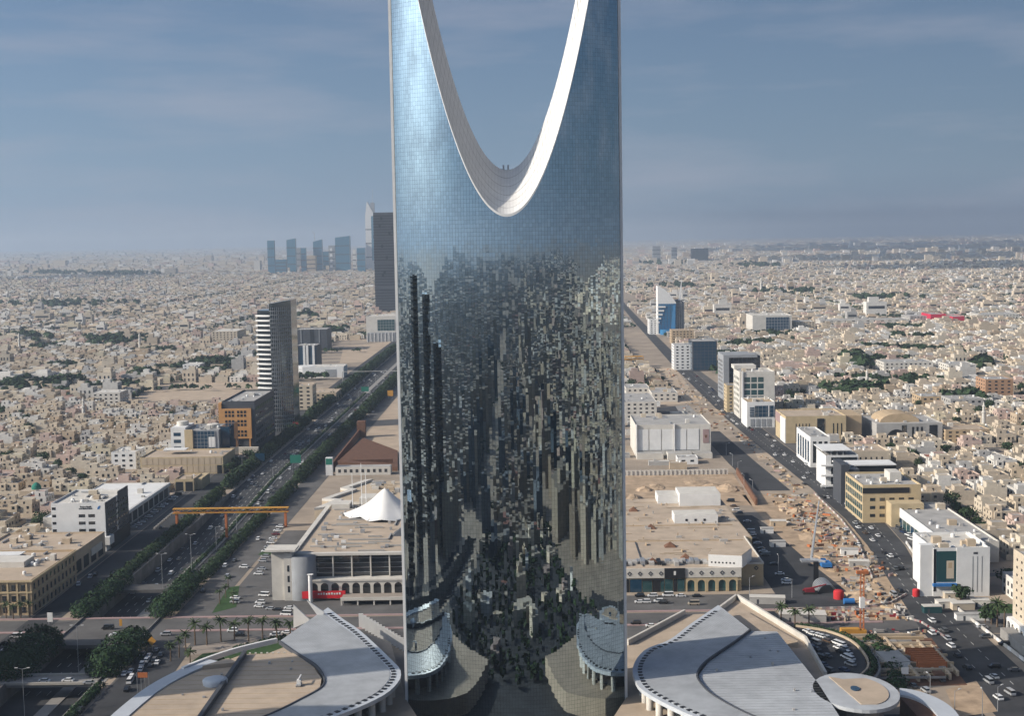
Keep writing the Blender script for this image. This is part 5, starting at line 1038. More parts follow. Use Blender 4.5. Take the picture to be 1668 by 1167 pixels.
# ---------------------------------------------------------------- plants
def leafcloud(b, rg, n, f, size):
    for _ in range(n):
        x, y, z, nx, ny, nz = f(rg); s = size*rg.uniform(.6, 1.5)
        v = Vector((nx + rg.uniform(-.8, .8), ny + rg.uniform(-.8, .8), nz + rg.uniform(-.6, .9))).normalized(); u = v.orthogonal().normalized(); w = v.cross(u); a = rg.uniform(0, 6.28); uu = u*math.cos(a) + w*math.sin(a); ww = v.cross(uu); p = Vector((x, y, z))
        b.poly([tuple(p + uu*s), tuple(p + ww*s*.7), tuple(p - uu*s*.8), tuple(p - ww*s*.7)])
def crown_mesh(seed, r_, h, trunk, n=420, size=.55):
    rg = random.Random(seed); lobes = [(rg.uniform(-.45, .45)*r_, rg.uniform(-.45, .45)*r_, trunk + h*rg.uniform(.25, .75), r_*rg.uniform(.42, .68)) for _ in range(8)]
    def f(rg):
        x, y, z, q = rg.choice(lobes); v = Vector((rg.gauss(0, 1), rg.gauss(0, 1), rg.gauss(0, .8))).normalized(); k = q*rg.uniform(.55, 1.05); return x + v.x*k, y + v.y*k, z + v.z*k*.8, v.x, v.y, v.z
    b = MB(); leafcloud(b, rg, n, f, size); return b
def trunk_mesh(seed, r_, h, trunk):
    rg = random.Random(seed); b = MB(); b.tube((0, 0, -.1), (0, 0, trunk + h*.3), .32, .2, 7)
    for k in range(4): a = k*1.6 + rg.random(); b.tube((0, 0, trunk*.8), (math.cos(a)*r_*.5, math.sin(a)*r_*.5, trunk + h*.45), .16, .06, 5)
    return b
TREES = []
for s in range(5):
    r_, h, t = 3.2 + .5*s, 4.6 + .5*s, 1.8 + .2*s
    TREES.append((crown_mesh(s, r_, h, t).mesh('crown', M['leaf']), trunk_mesh(s, r_, h, t).mesh('trunk', M['bark'])))
def tree(x, y, label, group, s=1.0, z=0.0, rg=random):
    c_, t = TREES[rg.randrange(5)]; r = thing('broadleaf_tree', label, 'tree', (x, y, z), rg.uniform(0, 6), group); r.scale = (s, s, s*rg.uniform(.85, 1.15)); link('crown', c_, r); link('trunk', t, r); return r
def palm_meshes(seed):
    rg = random.Random(seed); H = 7.6 + rg.uniform(-.6, .8); b = MB()
    for k in range(5): b.tube((.12*math.sin(k*.5), 0, H*k/5), (.12*math.sin((k + 1)*.5), 0, H*(k + 1)/5), .34 - .025*k, .32 - .025*k, 8, False)
    t = b.mesh('trunk', M['bark']); b = MB(); top = Vector((.12*math.sin(2.5), 0, H))
    for k in range(26):
        a = k*2.4; el_ = rg.uniform(-.25, 1.15); L = rg.uniform(2.6, 3.4); p = top.copy(); dv = Vector((math.cos(a)*math.cos(el_), math.sin(a)*math.cos(el_), math.sin(el_))); side = Vector((-math.sin(a), math.cos(a), 0))
        for j in range(5):
            q = p + dv*(L/5); w0, w1 = .42*(1 - abs(j/5 - .35)), .42*(1 - abs((j + 1)/5 - .35)); 
            for sg in (1, -1): b.poly([tuple(p), tuple(p + side*sg*w0 - Vector((0, 0, .22))), tuple(q + side*sg*w1*.8 - Vector((0, 0, .26))), tuple(q)])
            p = q; dv = (dv + Vector((0, 0, -.26))).normalized()
    return b.mesh('fronds', M['palm']), t
PALMS = [palm_meshes(k) for k in range(4)]
def palm(x, y, label, group, z=0.0, s=1.0, rg=random):
    f, t = PALMS[rg.randrange(4)]; r = thing('palm_tree', label, 'palm', (x, y, z), rg.uniform(0, 6), group); r.scale = (s, s, s); link('crown', f, r); link('trunk', t, r); return r
rp = random.Random(77)
for i, px in enumerate((318, 337, 360, 382, 405, 428, 451, 474)):
    x, y = P(px, 1052 - 6*(i > 1)); palm(x, y, 'date palm in the lawn row before the podium, %s from the highway' % ordinal(i + 1), 'palms of the podium lawn', s=1.1, rg=rp)
for i, (px, py) in enumerate(((278, 1078), (292, 1072), (303, 1062), (310, 1088))): palm(*P(px, py), 'palm at the lawn corner beside the queueing cars, %s from the road' % ordinal(i + 1), 'palms at the lawn corner', s=.9, rg=rp)
for i, (px, py) in enumerate(((1272, 1022), (1295, 1026), (1318, 1024))): palm(*P(px, py), 'palm behind the podium car park, %s from the tower' % ordinal(i + 1), 'palms behind the car park', s=1.1, rg=rp)
for i, (px, py) in enumerate(((1624, 1022), (1636, 1024))): palm(*P(px, py), 'tall palm by the apartment tower, %s from the avenue' % ordinal(i + 1), 'palms by the apartment tower', s=1.25, rg=rp)
for i, (px, py) in enumerate(((10, 1008), (22, 1010), (34, 1008), (48, 1006))): palm(*P(px, py), 'palm before the sand stone corner building, %s from the picture edge' % ordinal(i + 1), 'palms at the corner building', s=.8, rg=rp)
for i, (px, py) in enumerate(((358, 985), (368, 975), (380, 985), (372, 960))): palm(*P(px, py), 'palm on the car park island beside the glazed block, %s going back' % ordinal(i + 1), 'palms on the car park island', s=.75, rg=rp)
HALF = math.pi/2
def hedge(name, label, pts, w, h, m, z=0.0, dens=2.2, size=.5, seed=0, wob=.3, group=None):
    """pts: centre line"""
    rg = random.Random(seed); L = np.array(pts, float); seg = np.hypot(*np.diff(L, axis=0).T); tot = seg.sum(); cum = np.r_[0, np.cumsum(seg)]; b = MB()
    zf = z if callable(z) else (lambda y: z)
    ph = [rg.uniform(0, 6) for _ in range(4)]
    def f(rg):
        s = rg.uniform(0, tot); i = min(len(seg) - 1, int(np.searchsorted(cum, s) - 1) if s > 0 else 0); i = max(i, 0); t = (s - cum[i])/seg[i]; p = L[i] + (L[i + 1] - L[i])*t; d = (L[i + 1] - L[i])/seg[i]; nx, ny = -d[1], d[0]
        k = 1 + wob*(math.sin(s*.35 + ph[0])*.5 + math.sin(s*.9 + ph[1])*.35 + math.sin(s*2.1 + ph[2])*.25); a = rg.uniform(0, math.pi); q = rg.uniform(.8, 1.03)
        u = math.cos(a)*w/2*k*q; zz = h*k*(math.sin(a)**.6)*q
        return p[0] + nx*u, p[1] + ny*u, zf(p[1]) + zz, nx*math.cos(a), ny*math.cos(a), math.sin(a)
    leafcloud(b, rg, int(tot*(w + h)*dens), f, size)
    for e0, e1 in ((L[0], L[1]), (L[-1], L[-2])):
        dd = (e0 - e1)/np.hypot(*(e0 - e1))
        def cap(rg):
            a, e_ = rg.uniform(-HALF, HALF), math.asin(rg.uniform(0, 1)); q = rg.uniform(.7, 1.03); vx = dd[0]*math.cos(a) - dd[1]*math.sin(a); vy = dd[0]*math.sin(a) + dd[1]*math.cos(a); cc = math.cos(e_)
            return e0[0] + vx*cc*w/2*q, e0[1] + vy*cc*w/2*q, zf(e0[1]) + h*math.sin(e_)**.7*q, vx, vy, math.sin(e_)
        leafcloud(b, rg, int(w*(w + h)*dens*.9), cap, size)
    # dark woody inside
    core = MB(); fr_ = min(.3, w*.55/tot); ins_ = [tuple(L[0] + (L[1] - L[0])*min(.45, w*.55/seg[0]))] + [tuple(p) for p in L[1:-1]] + [tuple(L[-1] + (L[-2] - L[-1])*min(.45, w*.55/seg[-1]))]; A = offset_line(resample(ins_, 12), w*.3); B2 = offset_line(resample(ins_, 12), -w*.3)
    for (a, c_), (d, e_) in zip(zip(A, B2), zip(A[1:], B2[1:])):
        z0, z1 = zf(a[1]), zf(d[1])
        core.poly([(*a, z0 + h*.5), (*c_, z0 + h*.5), (*e_, z1 + h*.5), (*d, z1 + h*.5)]); core.poly([(*a, z0), (*d, z1), (*d, z1 + h*.5), (*a, z0 + h*.5)]); core.poly([(*c_, z0), (*e_, z1), (*e_, z1 + h*.5), (*c_, z0 + h*.5)])
    core.poly([(*A[0], zf(A[0][1])), (*B2[0], zf(A[0][1])), (*B2[0], zf(A[0][1]) + h*.5), (*A[0], zf(A[0][1]) + h*.5)])
    r = thing(name, label, 'hedge', (0, 0, 0), 0, group); b.build('foliage', m, r); core.build('stems', M['hedge'], r); return r
G = 'hedges along the highway'
hedge('hedge', 'tall hedge on the service side of the cutting, beyond the cross road', [(-209, 611), (-209, 672)], 11, 6.0, M['hedge'], 0, 3, .5, 1, group=G)
hedge('hedge', 'tall hedge on the podium side of the cutting, beyond the cross road', [(-172, 610), (-172, 668)], 12, 7.0, M['hedge'], 0, 3, .5, 2, group=G)
hedge('hedge', 'dark rounded hedge mound before the road bridge, service road side', [(-209, 527), (-210, 561)], 18, 9.5, M['hedge'], 0, 3, .55, 3, group=G)
hedge('hedge', 'dark rounded hedge mound before the road bridge, podium side', [(-172, 527), (-171, 561)], 16, 9.0, M['hedge'], 0, 3, .55, 4, group=G)
hedge('hedge', 'clipped hedge beside the cutting below the turning bridge', [(-169, 470), (-169, 510)], 4, 2.5, M['hedge'], 0, 3, .45, 5, group=G)
hedge('hedge', 'long hedge on the podium side of the cutting up to the footbridge', [(-169.5, 680), (-169.5, 745), (-169, 835)], 7, 4.2, M['leaf'], 0, 3, .5, 6, group=G)
hedge('hedge', 'long hedge on the service road side before the footbridge', [(-212.5, 684), (-212.5, 760), (-213, 835)], 7, 3.8, M['leaf'], 0, 3, .5, 7, group=G)
hedge('hedge', 'tree hedge beyond the footbridge on the service road side', [(-213, 850), (-213, 905)], 8, 6, M['leaf'], 0, 2.6, .6, 8, group=G)
hedge('hedge', 'tree hedge beyond the footbridge on the podium side', [(-168, 850), (-167.5, 925)], 8, 6, M['leaf'], 0, 2.6, .6, 9, group=G)
hedge('hedge', 'long tree hedge toward the sand lot, podium side of the highway', [(-168, 950), (-168, 1310)], 9, 7, M['leaf'], 0, 1.9, .8, 10, group=G)
hedge('hedge', 'tree hedge past the orange office on the service road side', [(-214, 930), (-214, 1270)], 9, 7, M['leaf'], 0, 1.9, .8, 11, group=G)
hedge('hedge', 'far tree hedge on the podium side running to the tower edge', [(-167, 1330), (-167, 2100)], 11, 8, M['leaf'], 0, 1.0, 1.1, 12, group=G)
hedge('hedge', 'far tree hedge on the service road side beyond the striped tower', [(-215, 1290), (-215, 2100)], 11, 8, M['leaf'], 0, 1.0, 1.1, 13, group=G)
hedge('hedge', 'low planting on the highway median', [(-187.6, 640), (-187.6, 1500)], 3, 1.4, M['leaf'], lambda y: hz(y) + .3, .9, .6, 14, .6, group=G)
hedge('hedge', 'curved hedge on the rim of the podium car park deck', DECK_RIM, 2.4, 1.6, M['hedge'], 4.6, 5, .35, 15)
hedge('hedge', 'clipped shrub border on the palm lawn', [P(385, 1060), P(420, 1052), P(462, 1042)], 3.5, 2.0, M['hedge'], 0, 4, .4, 16)
hedge('hedge', 'shrub border along the curved podium edge by the queueing cars', [P(262, 1130), P(300, 1102), P(330, 1090), P(360, 1080)], 4, 2.4, M['hedge'], 0, 4, .4, 17)
hedge('hedge', 'dark bushes between the car park deck and the excavation', [P(1418, 1050), P(1440, 1068), P(1452, 1090), P(1462, 1120)], 7, 4, M['hedge'], 0, 3, .5, 18)
sheet('palm_lawn', [P(285, 1100), P(330, 1066), P(400, 1058), P(470, 1040), P(480, 1050), P(400, 1085), P(320, 1125)], M['lawn'], .08); sheet('island_lawn', [P(345, 1000), P(385, 990), P(390, 955), P(372, 958)], M['lawn'], .08); sheet('roadside_lawn', [P(420, 905), P(440, 905), P(452, 892), P(434, 892)], M['lawn'], .08)
b = MB(); b.poly([(*P(290, 1058), .05), (*P(470, 1032), .05), (*P(480, 1042), .05), (*P(300, 1070), .05)]); struct('lawn_pavement', b, M['paving'])
strip('queue_road', [(-166, -142, 380), (-166, -143, 480), (-164, -146, 560)], .055, M['asphalt'])
rt = random.Random(8)
spots = [(1285, 650, 'dark tree beside the white cube showroom, %s'), (1292, 655, 'dark tree beside the white cube showroom, %s'), (1298, 648, 'dark tree beside the white cube showroom, %s'), (1560, 840, 'garden tree of the eastern villas, %s'), (1570, 848, 'garden tree of the eastern villas, %s'), (1580, 855, 'garden tree of the eastern villas, %s'), (1592, 862, 'garden tree of the eastern villas, %s'), (1600, 870, 'garden tree of the eastern villas, %s'), (1552, 830, 'garden tree of the eastern villas, %s'), (1605, 1015, 'tree before the apartment tower, %s'), (1615, 1018, 'tree before the apartment tower, %s'), (1640, 960, 'tree before the apartment tower, %s'), (1565, 985, 'tree before the apartment tower, %s'), (60, 870, 'tree beside the white office, %s'), (72, 862, 'tree beside the white office, %s'), (84, 858, 'tree beside the white office, %s'), (1030, 635, 'tree by the low shed at the tower edge, %s'), (1045, 632, 'tree by the low shed at the tower edge, %s'), (1650, 745, 'tree on the grey lot, %s'), (1640, 738, 'tree on the grey lot, %s'), (385, 765, 'tree by the shaded service road, %s'), (395, 760, 'tree by the shaded service road, %s'), (405, 755, 'tree by the shaded service road, %s'), (375, 772, 'tree by the shaded service road, %s')]
cnt = {}
for px, py, lab in spots:
    cnt[lab] = cnt.get(lab, 0) + 1; x, y = P(px, py); tree(x, y, lab % ('%s of its clump' % ordinal(cnt[lab])), 'trees standing in the near quarters', 1.0 + .35*rt.random(), 0, rt); keep(x - 3, x + 3, y - 3, y + 3)

# ---------------------------------------------------------------- street furniture
def lamp_meshes(h, arms):
    a = MB().tube((0, 0, 0), (0, 0, h), .16, .09, 8).mesh('pole', M['steel']); b = MB()
    for s in arms: b.tube((0, 0, h - .2), (s*2.0, 0, h + .3), .07, .05, 5)
    c_ = MB().box(-.55, .55, -.2, .2, 0, .2, True).mesh('lamp_head', M['lamp']); return a, b.mesh('arm', M['steel']), c_, arms, h
L2 = lamp_meshes(14, (-1, 1)); L1 = lamp_meshes(9, (1,)); L3 = lamp_meshes(24, (-1, 1))
def lamp(kit, x, y, z, label, group, rz=0.0):
    a, b, c_, arms, h = kit; r = thing('street_lamp', label, 'street lamp', (x, y, z), rz, group); link('pole', a, r); link('arm', b, r)
    for s in arms: o = link('lamp_head', c_, r); o.location = (s*2.2, 0, h + .25)
for i, (px, py) in enumerate(((40, 1167), (128, 1090), (265, 960), (312, 925), (352, 880), (385, 850), (395, 775), (560, 690))):
    x, y = P(px, py); z = zroad(y) if TX0 < x < TX1 else 0; lamp(L3 if i in (0, 1, 2, 3) else L2, x, y, z, 'double armed tall lamp of the highway, %s going north' % ordinal(i + 1), 'lamps along the highway')
for i in range(9): lamp(L1, -186.5 if i % 2 else -187.5, 960 + i*80, hz(960 + i*80) + .2, 'median lamp of the highway beyond the footbridge, %s going north' % ordinal(i + 1), 'lamps on the highway median', 0)
for i, (px, py) in enumerate(((1183, 742), (1193, 760), (1202, 773), (1212, 795), (1226, 805), (1268, 935), (1221, 972), (1290, 975), (1600, 1167), (1555, 1167), (1515, 1140), (1625, 1160))):
    x, y = P(px, py); lamp(L1, x, y, 0, 'lamp post on the east side, %s from the sunken lane' % ordinal(i + 1), 'lamps on the east side', rt.uniform(0, 3))
def sign(name, label, px, py, w, h, m, zc, post=True, z0=0):
    x, y = P(px, py); r = thing(name, label, 'sign', (x, y, z0)); piece('panel', M[m], r, -w/2, w/2, -.12, .12, zc, zc + h)
    for s in (-.3, .3): piece('post', M['steel'], r, s*w - .09, s*w + .09, .13, .3, 0, zc + h*.5)
    return r
sign('road_sign', 'green direction sign over the highway near the brown wall', 482, 770, 8, 6, 'green', 7); sign('road_sign', 'small blue sign beside the service road', 424, 760, 7, 6, 'bglass', 4); sign('road_sign', 'far green direction sign over the highway', 595, 650, 8, 5, 'green', 8); sign('billboard', 'tall white billboard beside the corner building road', 82, 1018, 2.4, 4.2, 'white', 1.2); sign('road_sign', 'white square sign at the turning bridge', 172, 1100, 2.2, 2.0, 'white', 3); sign('billboard', 'far orange board on the sand lot beside the service road', 636, 650, 6, 6, 'yel', 3); sign('billboard', 'dark red round board by the shaded service road', 482, 702, 5, 5, 'redpoly', 3)
o = thing('diamond_sign', 'amber diamond warning sign above the queueing cars', 'sign', (*P(248, 1062), 0)); b = MB(); b.poly([(0, -.1, 0.2), (1.9, -.1, 2.1), (0, -.1, 4.0), (-1.9, -.1, 2.1)]); q = b.build('panel', M['yel'], o); q.location = (0, 0, 2.4); piece('post', M['steel'], o, -.1, .1, 0, .15, 0, 5)
o = thing('site_board', 'orange board on the cross road above the dark underpass', 'sign', (*P(197, 1024), 0)); piece('panel', M['yel'], o, -.6, .6, -.1, .1, 1, 4); piece('post', M['steel'], o, -.1, .1, .12, .3, 0, 4)
o = thing('flag_sign', 'orange flag board on poles beside the curved podium edge', 'sign', (*P(232, 1130), 0)); piece('panel', M['rust'], o, -1.5, 2.2, -.1, .1, 6, 8)
for k in range(4): piece('pole', M['steel'], o, -2 + k*1.5, -1.85 + k*1.5, .12, .27, 0, 8)
sign('disc_sign', 'white round sign on a post near the oval roof', 1474, 1118, 2.6, 2.6, 'white', 4.5)
gt = thing('sign_gantry', 'white sign gantry spanning the highway far up the road', 'gantry', (-190, 1640, 0)); piece('beam', M['greyroof'], gt, -42, 42, -.5, .5, 11, 11.7)
for s in (-42, 42): piece('post', M['greyroof'], gt, s - .4, s + .4, -.4, .4, 0, 11)

# ---------------------------------------------------------------- cars
def car_meshes(kind):
    L, H, W = {'sedan': (4.7, 1.45, .9), 'suv': (4.8, 1.85, .96), 'van': (5.3, 2.2, .98)}[kind]
    if kind == 'sedan': prof = [(-2.35, .35), (-2.35, .8), (-1.7, .95), (2.2, .9), (2.35, .7), (2.35, .35)]; cab = (-1.75, -1.15, .75, 1.5)
    elif kind == 'suv': prof = [(-2.4, .42), (-2.4, 1.0), (-2.2, 1.12), (1.2, 1.1), (2.3, 1.0), (2.4, .42)]; cab = (-2.2, -1.9, .85, 1.5)
    else: prof = [(-2.65, .4), (-2.65, 1.1), (-2.6, 1.25), (1.9, 1.2), (2.6, .95), (2.65, .4)]; cab = (-2.6, -2.5, 1.5, 2.1)
    b = MB(); n = len(prof); b.v = [(-W, y, z) for y, z in prof] + [(W, y, z) for y, z in prof]; b.f = [tuple(range(n)), tuple(range(2*n - 1, n - 1, -1))] + [(i, n + i, n + (i + 1) % n, (i + 1) % n) for i in range(n)]; b.m = [0]*len(b.f)
    zb_ = prof[2][1]; y0, y1, y2, y3 = cab; t = W*.78
    g_ = MB(); g_.v = [(-W*.95, y0, zb_ - .04), (W*.95, y0, zb_ - .04), (W*.95, y3, zb_ - .06), (-W*.95, y3, zb_ - .06), (-t, y1, H - .03), (t, y1, H - .03), (t, y2, H - .03), (-t, y2, H - .03)]
    g_.f = [(0, 1, 5, 4), (1, 2, 6, 5), (2, 3, 7, 6), (3, 0, 4, 7)]; g_.m = [0]*4
    r_ = MB(); r_.box(-t - .02, t + .02, y1 - .03, y2 + .03, H - .05, H); 
    w = MB().tube((-.11, 0, .33), (.11, 0, .33), .33, n=10).mesh('wheel', M['tyre'])
    return b.mesh('body', M['white']), g_.mesh('window', M['dglass']), r_.mesh('car_roof', M['white']), w, W, L
CARK = {k: car_meshes(k) for k in ('sedan', 'suv', 'van')}
def paint(n, c_, metal=0.0): return mat('car_paint_' + n, c_, .3, metal, 0, spec=.5)
PAINT = {'white': paint('white', (.78, .78, .77)), 'silver': paint('silver', (.5, .51, .52), .3), 'grey': paint('grey', (.14, .145, .15), .3), 'black': paint('black', (.012, .012, .014)), 'dark blue': paint('blue', (.02, .04, .10)), 'dark red': paint('red', (.16, .02, .02)), 'beige': paint('beige', (.42, .36, .28)), 'brown': paint('brown', (.11, .07, .045))}
def slotmat(o, m):
    o.material_slots[0].link = 'OBJECT'; o.material_slots[0].material = m
rc = random.Random(101)
ACOUNT = {}
def car(x, y, z, rz, area, group, colour=None, kind=None):
    colour = colour or rc.choices(list(PAINT), [46, 16, 9, 12, 4, 3, 5, 2])[0]; kind = kind or rc.choices(['sedan', 'suv', 'van'], [56, 38, 6])[0]
    b, g_, rf, w, W, L = CARK[kind]; ACOUNT[area] = ACOUNT.get(area, 0) + 1
    r = thing('parked_car' if 'park' in area else 'car', '%s %s %s, %s from the near end' % (colour, kind, area, ordinal(ACOUNT[area])), 'car', (x, y, z), rz, group)
    o = link('body', b, r); slotmat(o, PAINT[colour]); link('window', g_, r); o = link('car_roof', rf, r); slotmat(o, PAINT[colour])
    if y < 800:
        for sx in (-1, 1):
            for sy in (-1, 1): o = link('wheel', w, r); o.location = (sx*(W - .1), sy*L*.3, 0)
def cars(area, group, lst, rz, z=0.09):
    for t in sorted(lst, key=lambda q: -q[1]):
        x, y = P(t[0], t[1], z); car(x, y, z(y) if callable(z) else z, rz + rc.uniform(-.06, .06), area, group, *t[2:])
HP = math.pi/2
cars('queueing beside the palm lawn corner', 'cars queueing by the podium', [(232, 1068), (243, 1071), (255, 1062), (262, 1069), (239, 1079), (252, 1078), (232, 1085), (245, 1087), (256, 1082), (229, 1093), (213, 1096, 'white'), (203, 1100), (215, 1106), (212, 1113, 'white'), (207, 1126, 'black', 'suv')], 0.1)
cars('on the turning bridge', 'cars on the turning bridge', [(72, 1112, 'white', 'sedan'), (111, 1111, 'white', 'sedan'), (145, 1115, 'silver', 'sedan')], HP, .13)
cars('on the cross road west of the tower', 'cars on the cross road', [(27, 1040, 'white', 'van'), (187, 1037, 'white'), (234, 1040, 'white'), (270, 1036, 'silver'), (176, 1026, 'black'), (379, 1030, 'white', 'suv'), (390, 1037, 'black'), (448, 1037, 'white'), (467, 1033, 'white'), (8, 1052, 'black', 'suv'), (10, 1062, 'silver')], HP, .12)
cars('on the shaded service road', 'cars on the west service road', [(128, 954, 'white'), (147, 942, 'silver'), (155, 938), (240, 902, 'white'), (262, 862)], 0.2)
cars('on the lane below the podium', 'cars on the queue road', [(131, 1160, 'grey')], 0.0, .07)
cars('parked by the glazed retail block', 'cars parked by the retail block', [(383, 976, 'white'), (383, 983, 'silver'), (424, 984, 'white', 'suv'), (422, 990, 'white'), (441, 994, 'silver'), (452, 995, 'black'), (471, 993, 'white'), (466, 1003, 'white'), (430, 972, 'white', 'van'), (397, 926, 'white'), (421, 937, 'white'), (428, 916), (432, 909), (426, 929, 'silver'), (433, 900), (437, 893), (441, 886), (445, 879), (449, 872, 'dark red'), (452, 866), (456, 860)], HP*.9)
cars('on the east service road', 'cars on the east service road', [(421, 880, 'white'), (382, 915, 'grey'), (367, 924, 'white', 'suv'), (371, 941, 'silver'), (331, 965, 'black'), (480, 800), (500, 770), (515, 760), (570, 715), (590, 690), (608, 672), (600, 680)], 0.0)
hw_n = []
for i in range(120):
    y = 640 + (i + rc.random())*9.5; x = rc.choice((-204.5, -200, -195.7, -192, -183.2, -179, -174.8)); hw_n.append((x, y))
for x, y in sorted(hw_n, key=lambda t: t[1]): car(x, y, hz(y) + .03, 0, 'driving on the highway', 'cars on the highway')
for x, y in ((-200, 534), (-196, 540), (-178, 545), (-203, 488), (-196, 482), (-180, 490)): car(x, y, hz(y) + .03, 0, 'in the cutting before the road bridge', 'cars in the cutting')
cars('parked before the diamond mall', 'cars parked before the mall', [(1042, 973, 'black', 'suv'), (1063, 973, 'white'), (1088, 972, 'white'), (1109, 973, 'white'), (1135, 973, 'black')], HP)
cars('on the street before the diamond mall', 'cars on the mall street', [(1042, 983, 'white'), (1052, 983, 'white'), (1073, 982, 'white'), (1080, 984, 'black'), (1189, 985, 'white'), (1238, 981, 'black'), (1266, 980, 'black', 'suv'), (1130, 986, 'beige', 'van')], HP)
cars('on the cross road east of the tower', 'cars on the eastern cross road', [(1036, 1018, 'black', 'suv'), (1082, 1015, 'black'), (1060, 1022, 'white')], HP, .1)
cars('parked beside the mall wall', 'cars parked beside the mall', [(1195, 826), (1199, 833), (1217, 851), (1222, 868), (1225, 873), (1229, 880), (1234, 887), (1240, 896), (1243, 900), (1247, 906), (1260, 921, 'black'), (1270, 937, 'white'), (1280, 947, 'white'), (1281, 952, 'white', 'suv'), (1190, 818), (1204, 838)], HP*.95)
lst = [(1316, 1031, 'white'), (1322, 1035, 'white'), (1331, 1037, 'white'), (1338, 1039, 'white'), (1347, 1041), (1354, 1044, 'black'), (1316, 1042, 'black'), (1318, 1050, 'grey'), (1328, 1050, 'silver'), (1322, 1058, 'dark blue'), (1330, 1060, 'grey'), (1348, 1047), (1362, 1050, 'white', 'suv'), (1370, 1053, 'white'), (1366, 1058), (1374, 1060, 'silver'), (1370, 1065, 'black'), (1380, 1066), (1378, 1073, 'white', 'suv'), (1384, 1076, 'white'), (1347, 1071, 'grey'), (1340, 1085, 'dark blue'), (1350, 1095, 'grey'), (1335, 1096, 'black'), (1336, 1075, 'black'), (1385, 1085), (1375, 1094, 'dark blue')]
cars('parked on the podium deck', 'cars parked on the podium deck', lst, .5, 5.02)
cars('on the avenue by the dig', 'cars on the avenue', [(1398, 861, 'white'), (1377, 864, 'white'), (1409, 870, 'brown'), (1398, 889, 'white'), (1421, 882, 'white'), (1441, 903, 'black'), (1450, 908, 'white'), (1458, 929, 'grey', 'suv'), (1468, 928, 'black'), (1455, 971, 'silver', 'van'), (1466, 965, 'black', 'suv'), (1518, 1014, 'white'), (1518, 1034, 'white', 'suv'), (1538, 1030, 'grey'), (1543, 1043, 'silver'), (1549, 1055, 'white', 'suv'), (1559, 1071, 'black'), (1575, 1091, 'black'), (1531, 1097, 'black', 'suv'), (1533, 1110, 'grey'), (1508, 1106, 'silver'), (1508, 1128, 'silver'), (1488, 1120, 'grey'), (1610, 1113, 'silver'), (1620, 1105, 'silver'), (1626, 1140, 'white', 'suv'), (1645, 1132, 'silver'), (1342, 812, 'black'), (1310, 790, 'black')], .15)
cars('parked by the apartment tower', 'cars parked by the apartment tower', [(1620, 1089, 'black', 'suv'), (1652, 1094, 'grey'), (1643, 1033, 'white'), (1648, 1038, 'white'), (1662, 1055, 'black', 'van'), (1600, 1024, 'silver'), (1605, 1040, 'grey'), (1636, 1052, 'black')], HP)
av = []
for i in range(46):
    y = 735 + (i + rc.random())*20; k = next(j for j in range(len(OL) - 1) if OL[j + 1][2] > y); t = (y - OL[k][2])/(OL[k + 1][2] - OL[k][2]); a = OL[k][0]*(1 - t) + OL[k + 1][0]*t; c_ = OL[k][1]*(1 - t) + OL[k + 1][1]*t
    av.append((a + (c_ - a)*rc.choice((.15, .48, .82)), y))
for x, y in av: car(x, y, .09, .05, 'driving on the avenue past the dig', 'cars on the far avenue')
for i in range(22):
    y = 660 + i*9 + rc.random()*3; car(206 + rc.uniform(-.6, 1.5) - (9 if y < 700 else 0), y, .06, .3, 'parked along the eastern shop fronts', 'cars parked at the shop fronts')
for i in range(20):
    y = 800 + i*8 + rc.random()*3; car(-241.5 + rc.uniform(-.6, .6), y, .06, HP, 'parked along the western showrooms', 'cars parked at the showrooms')

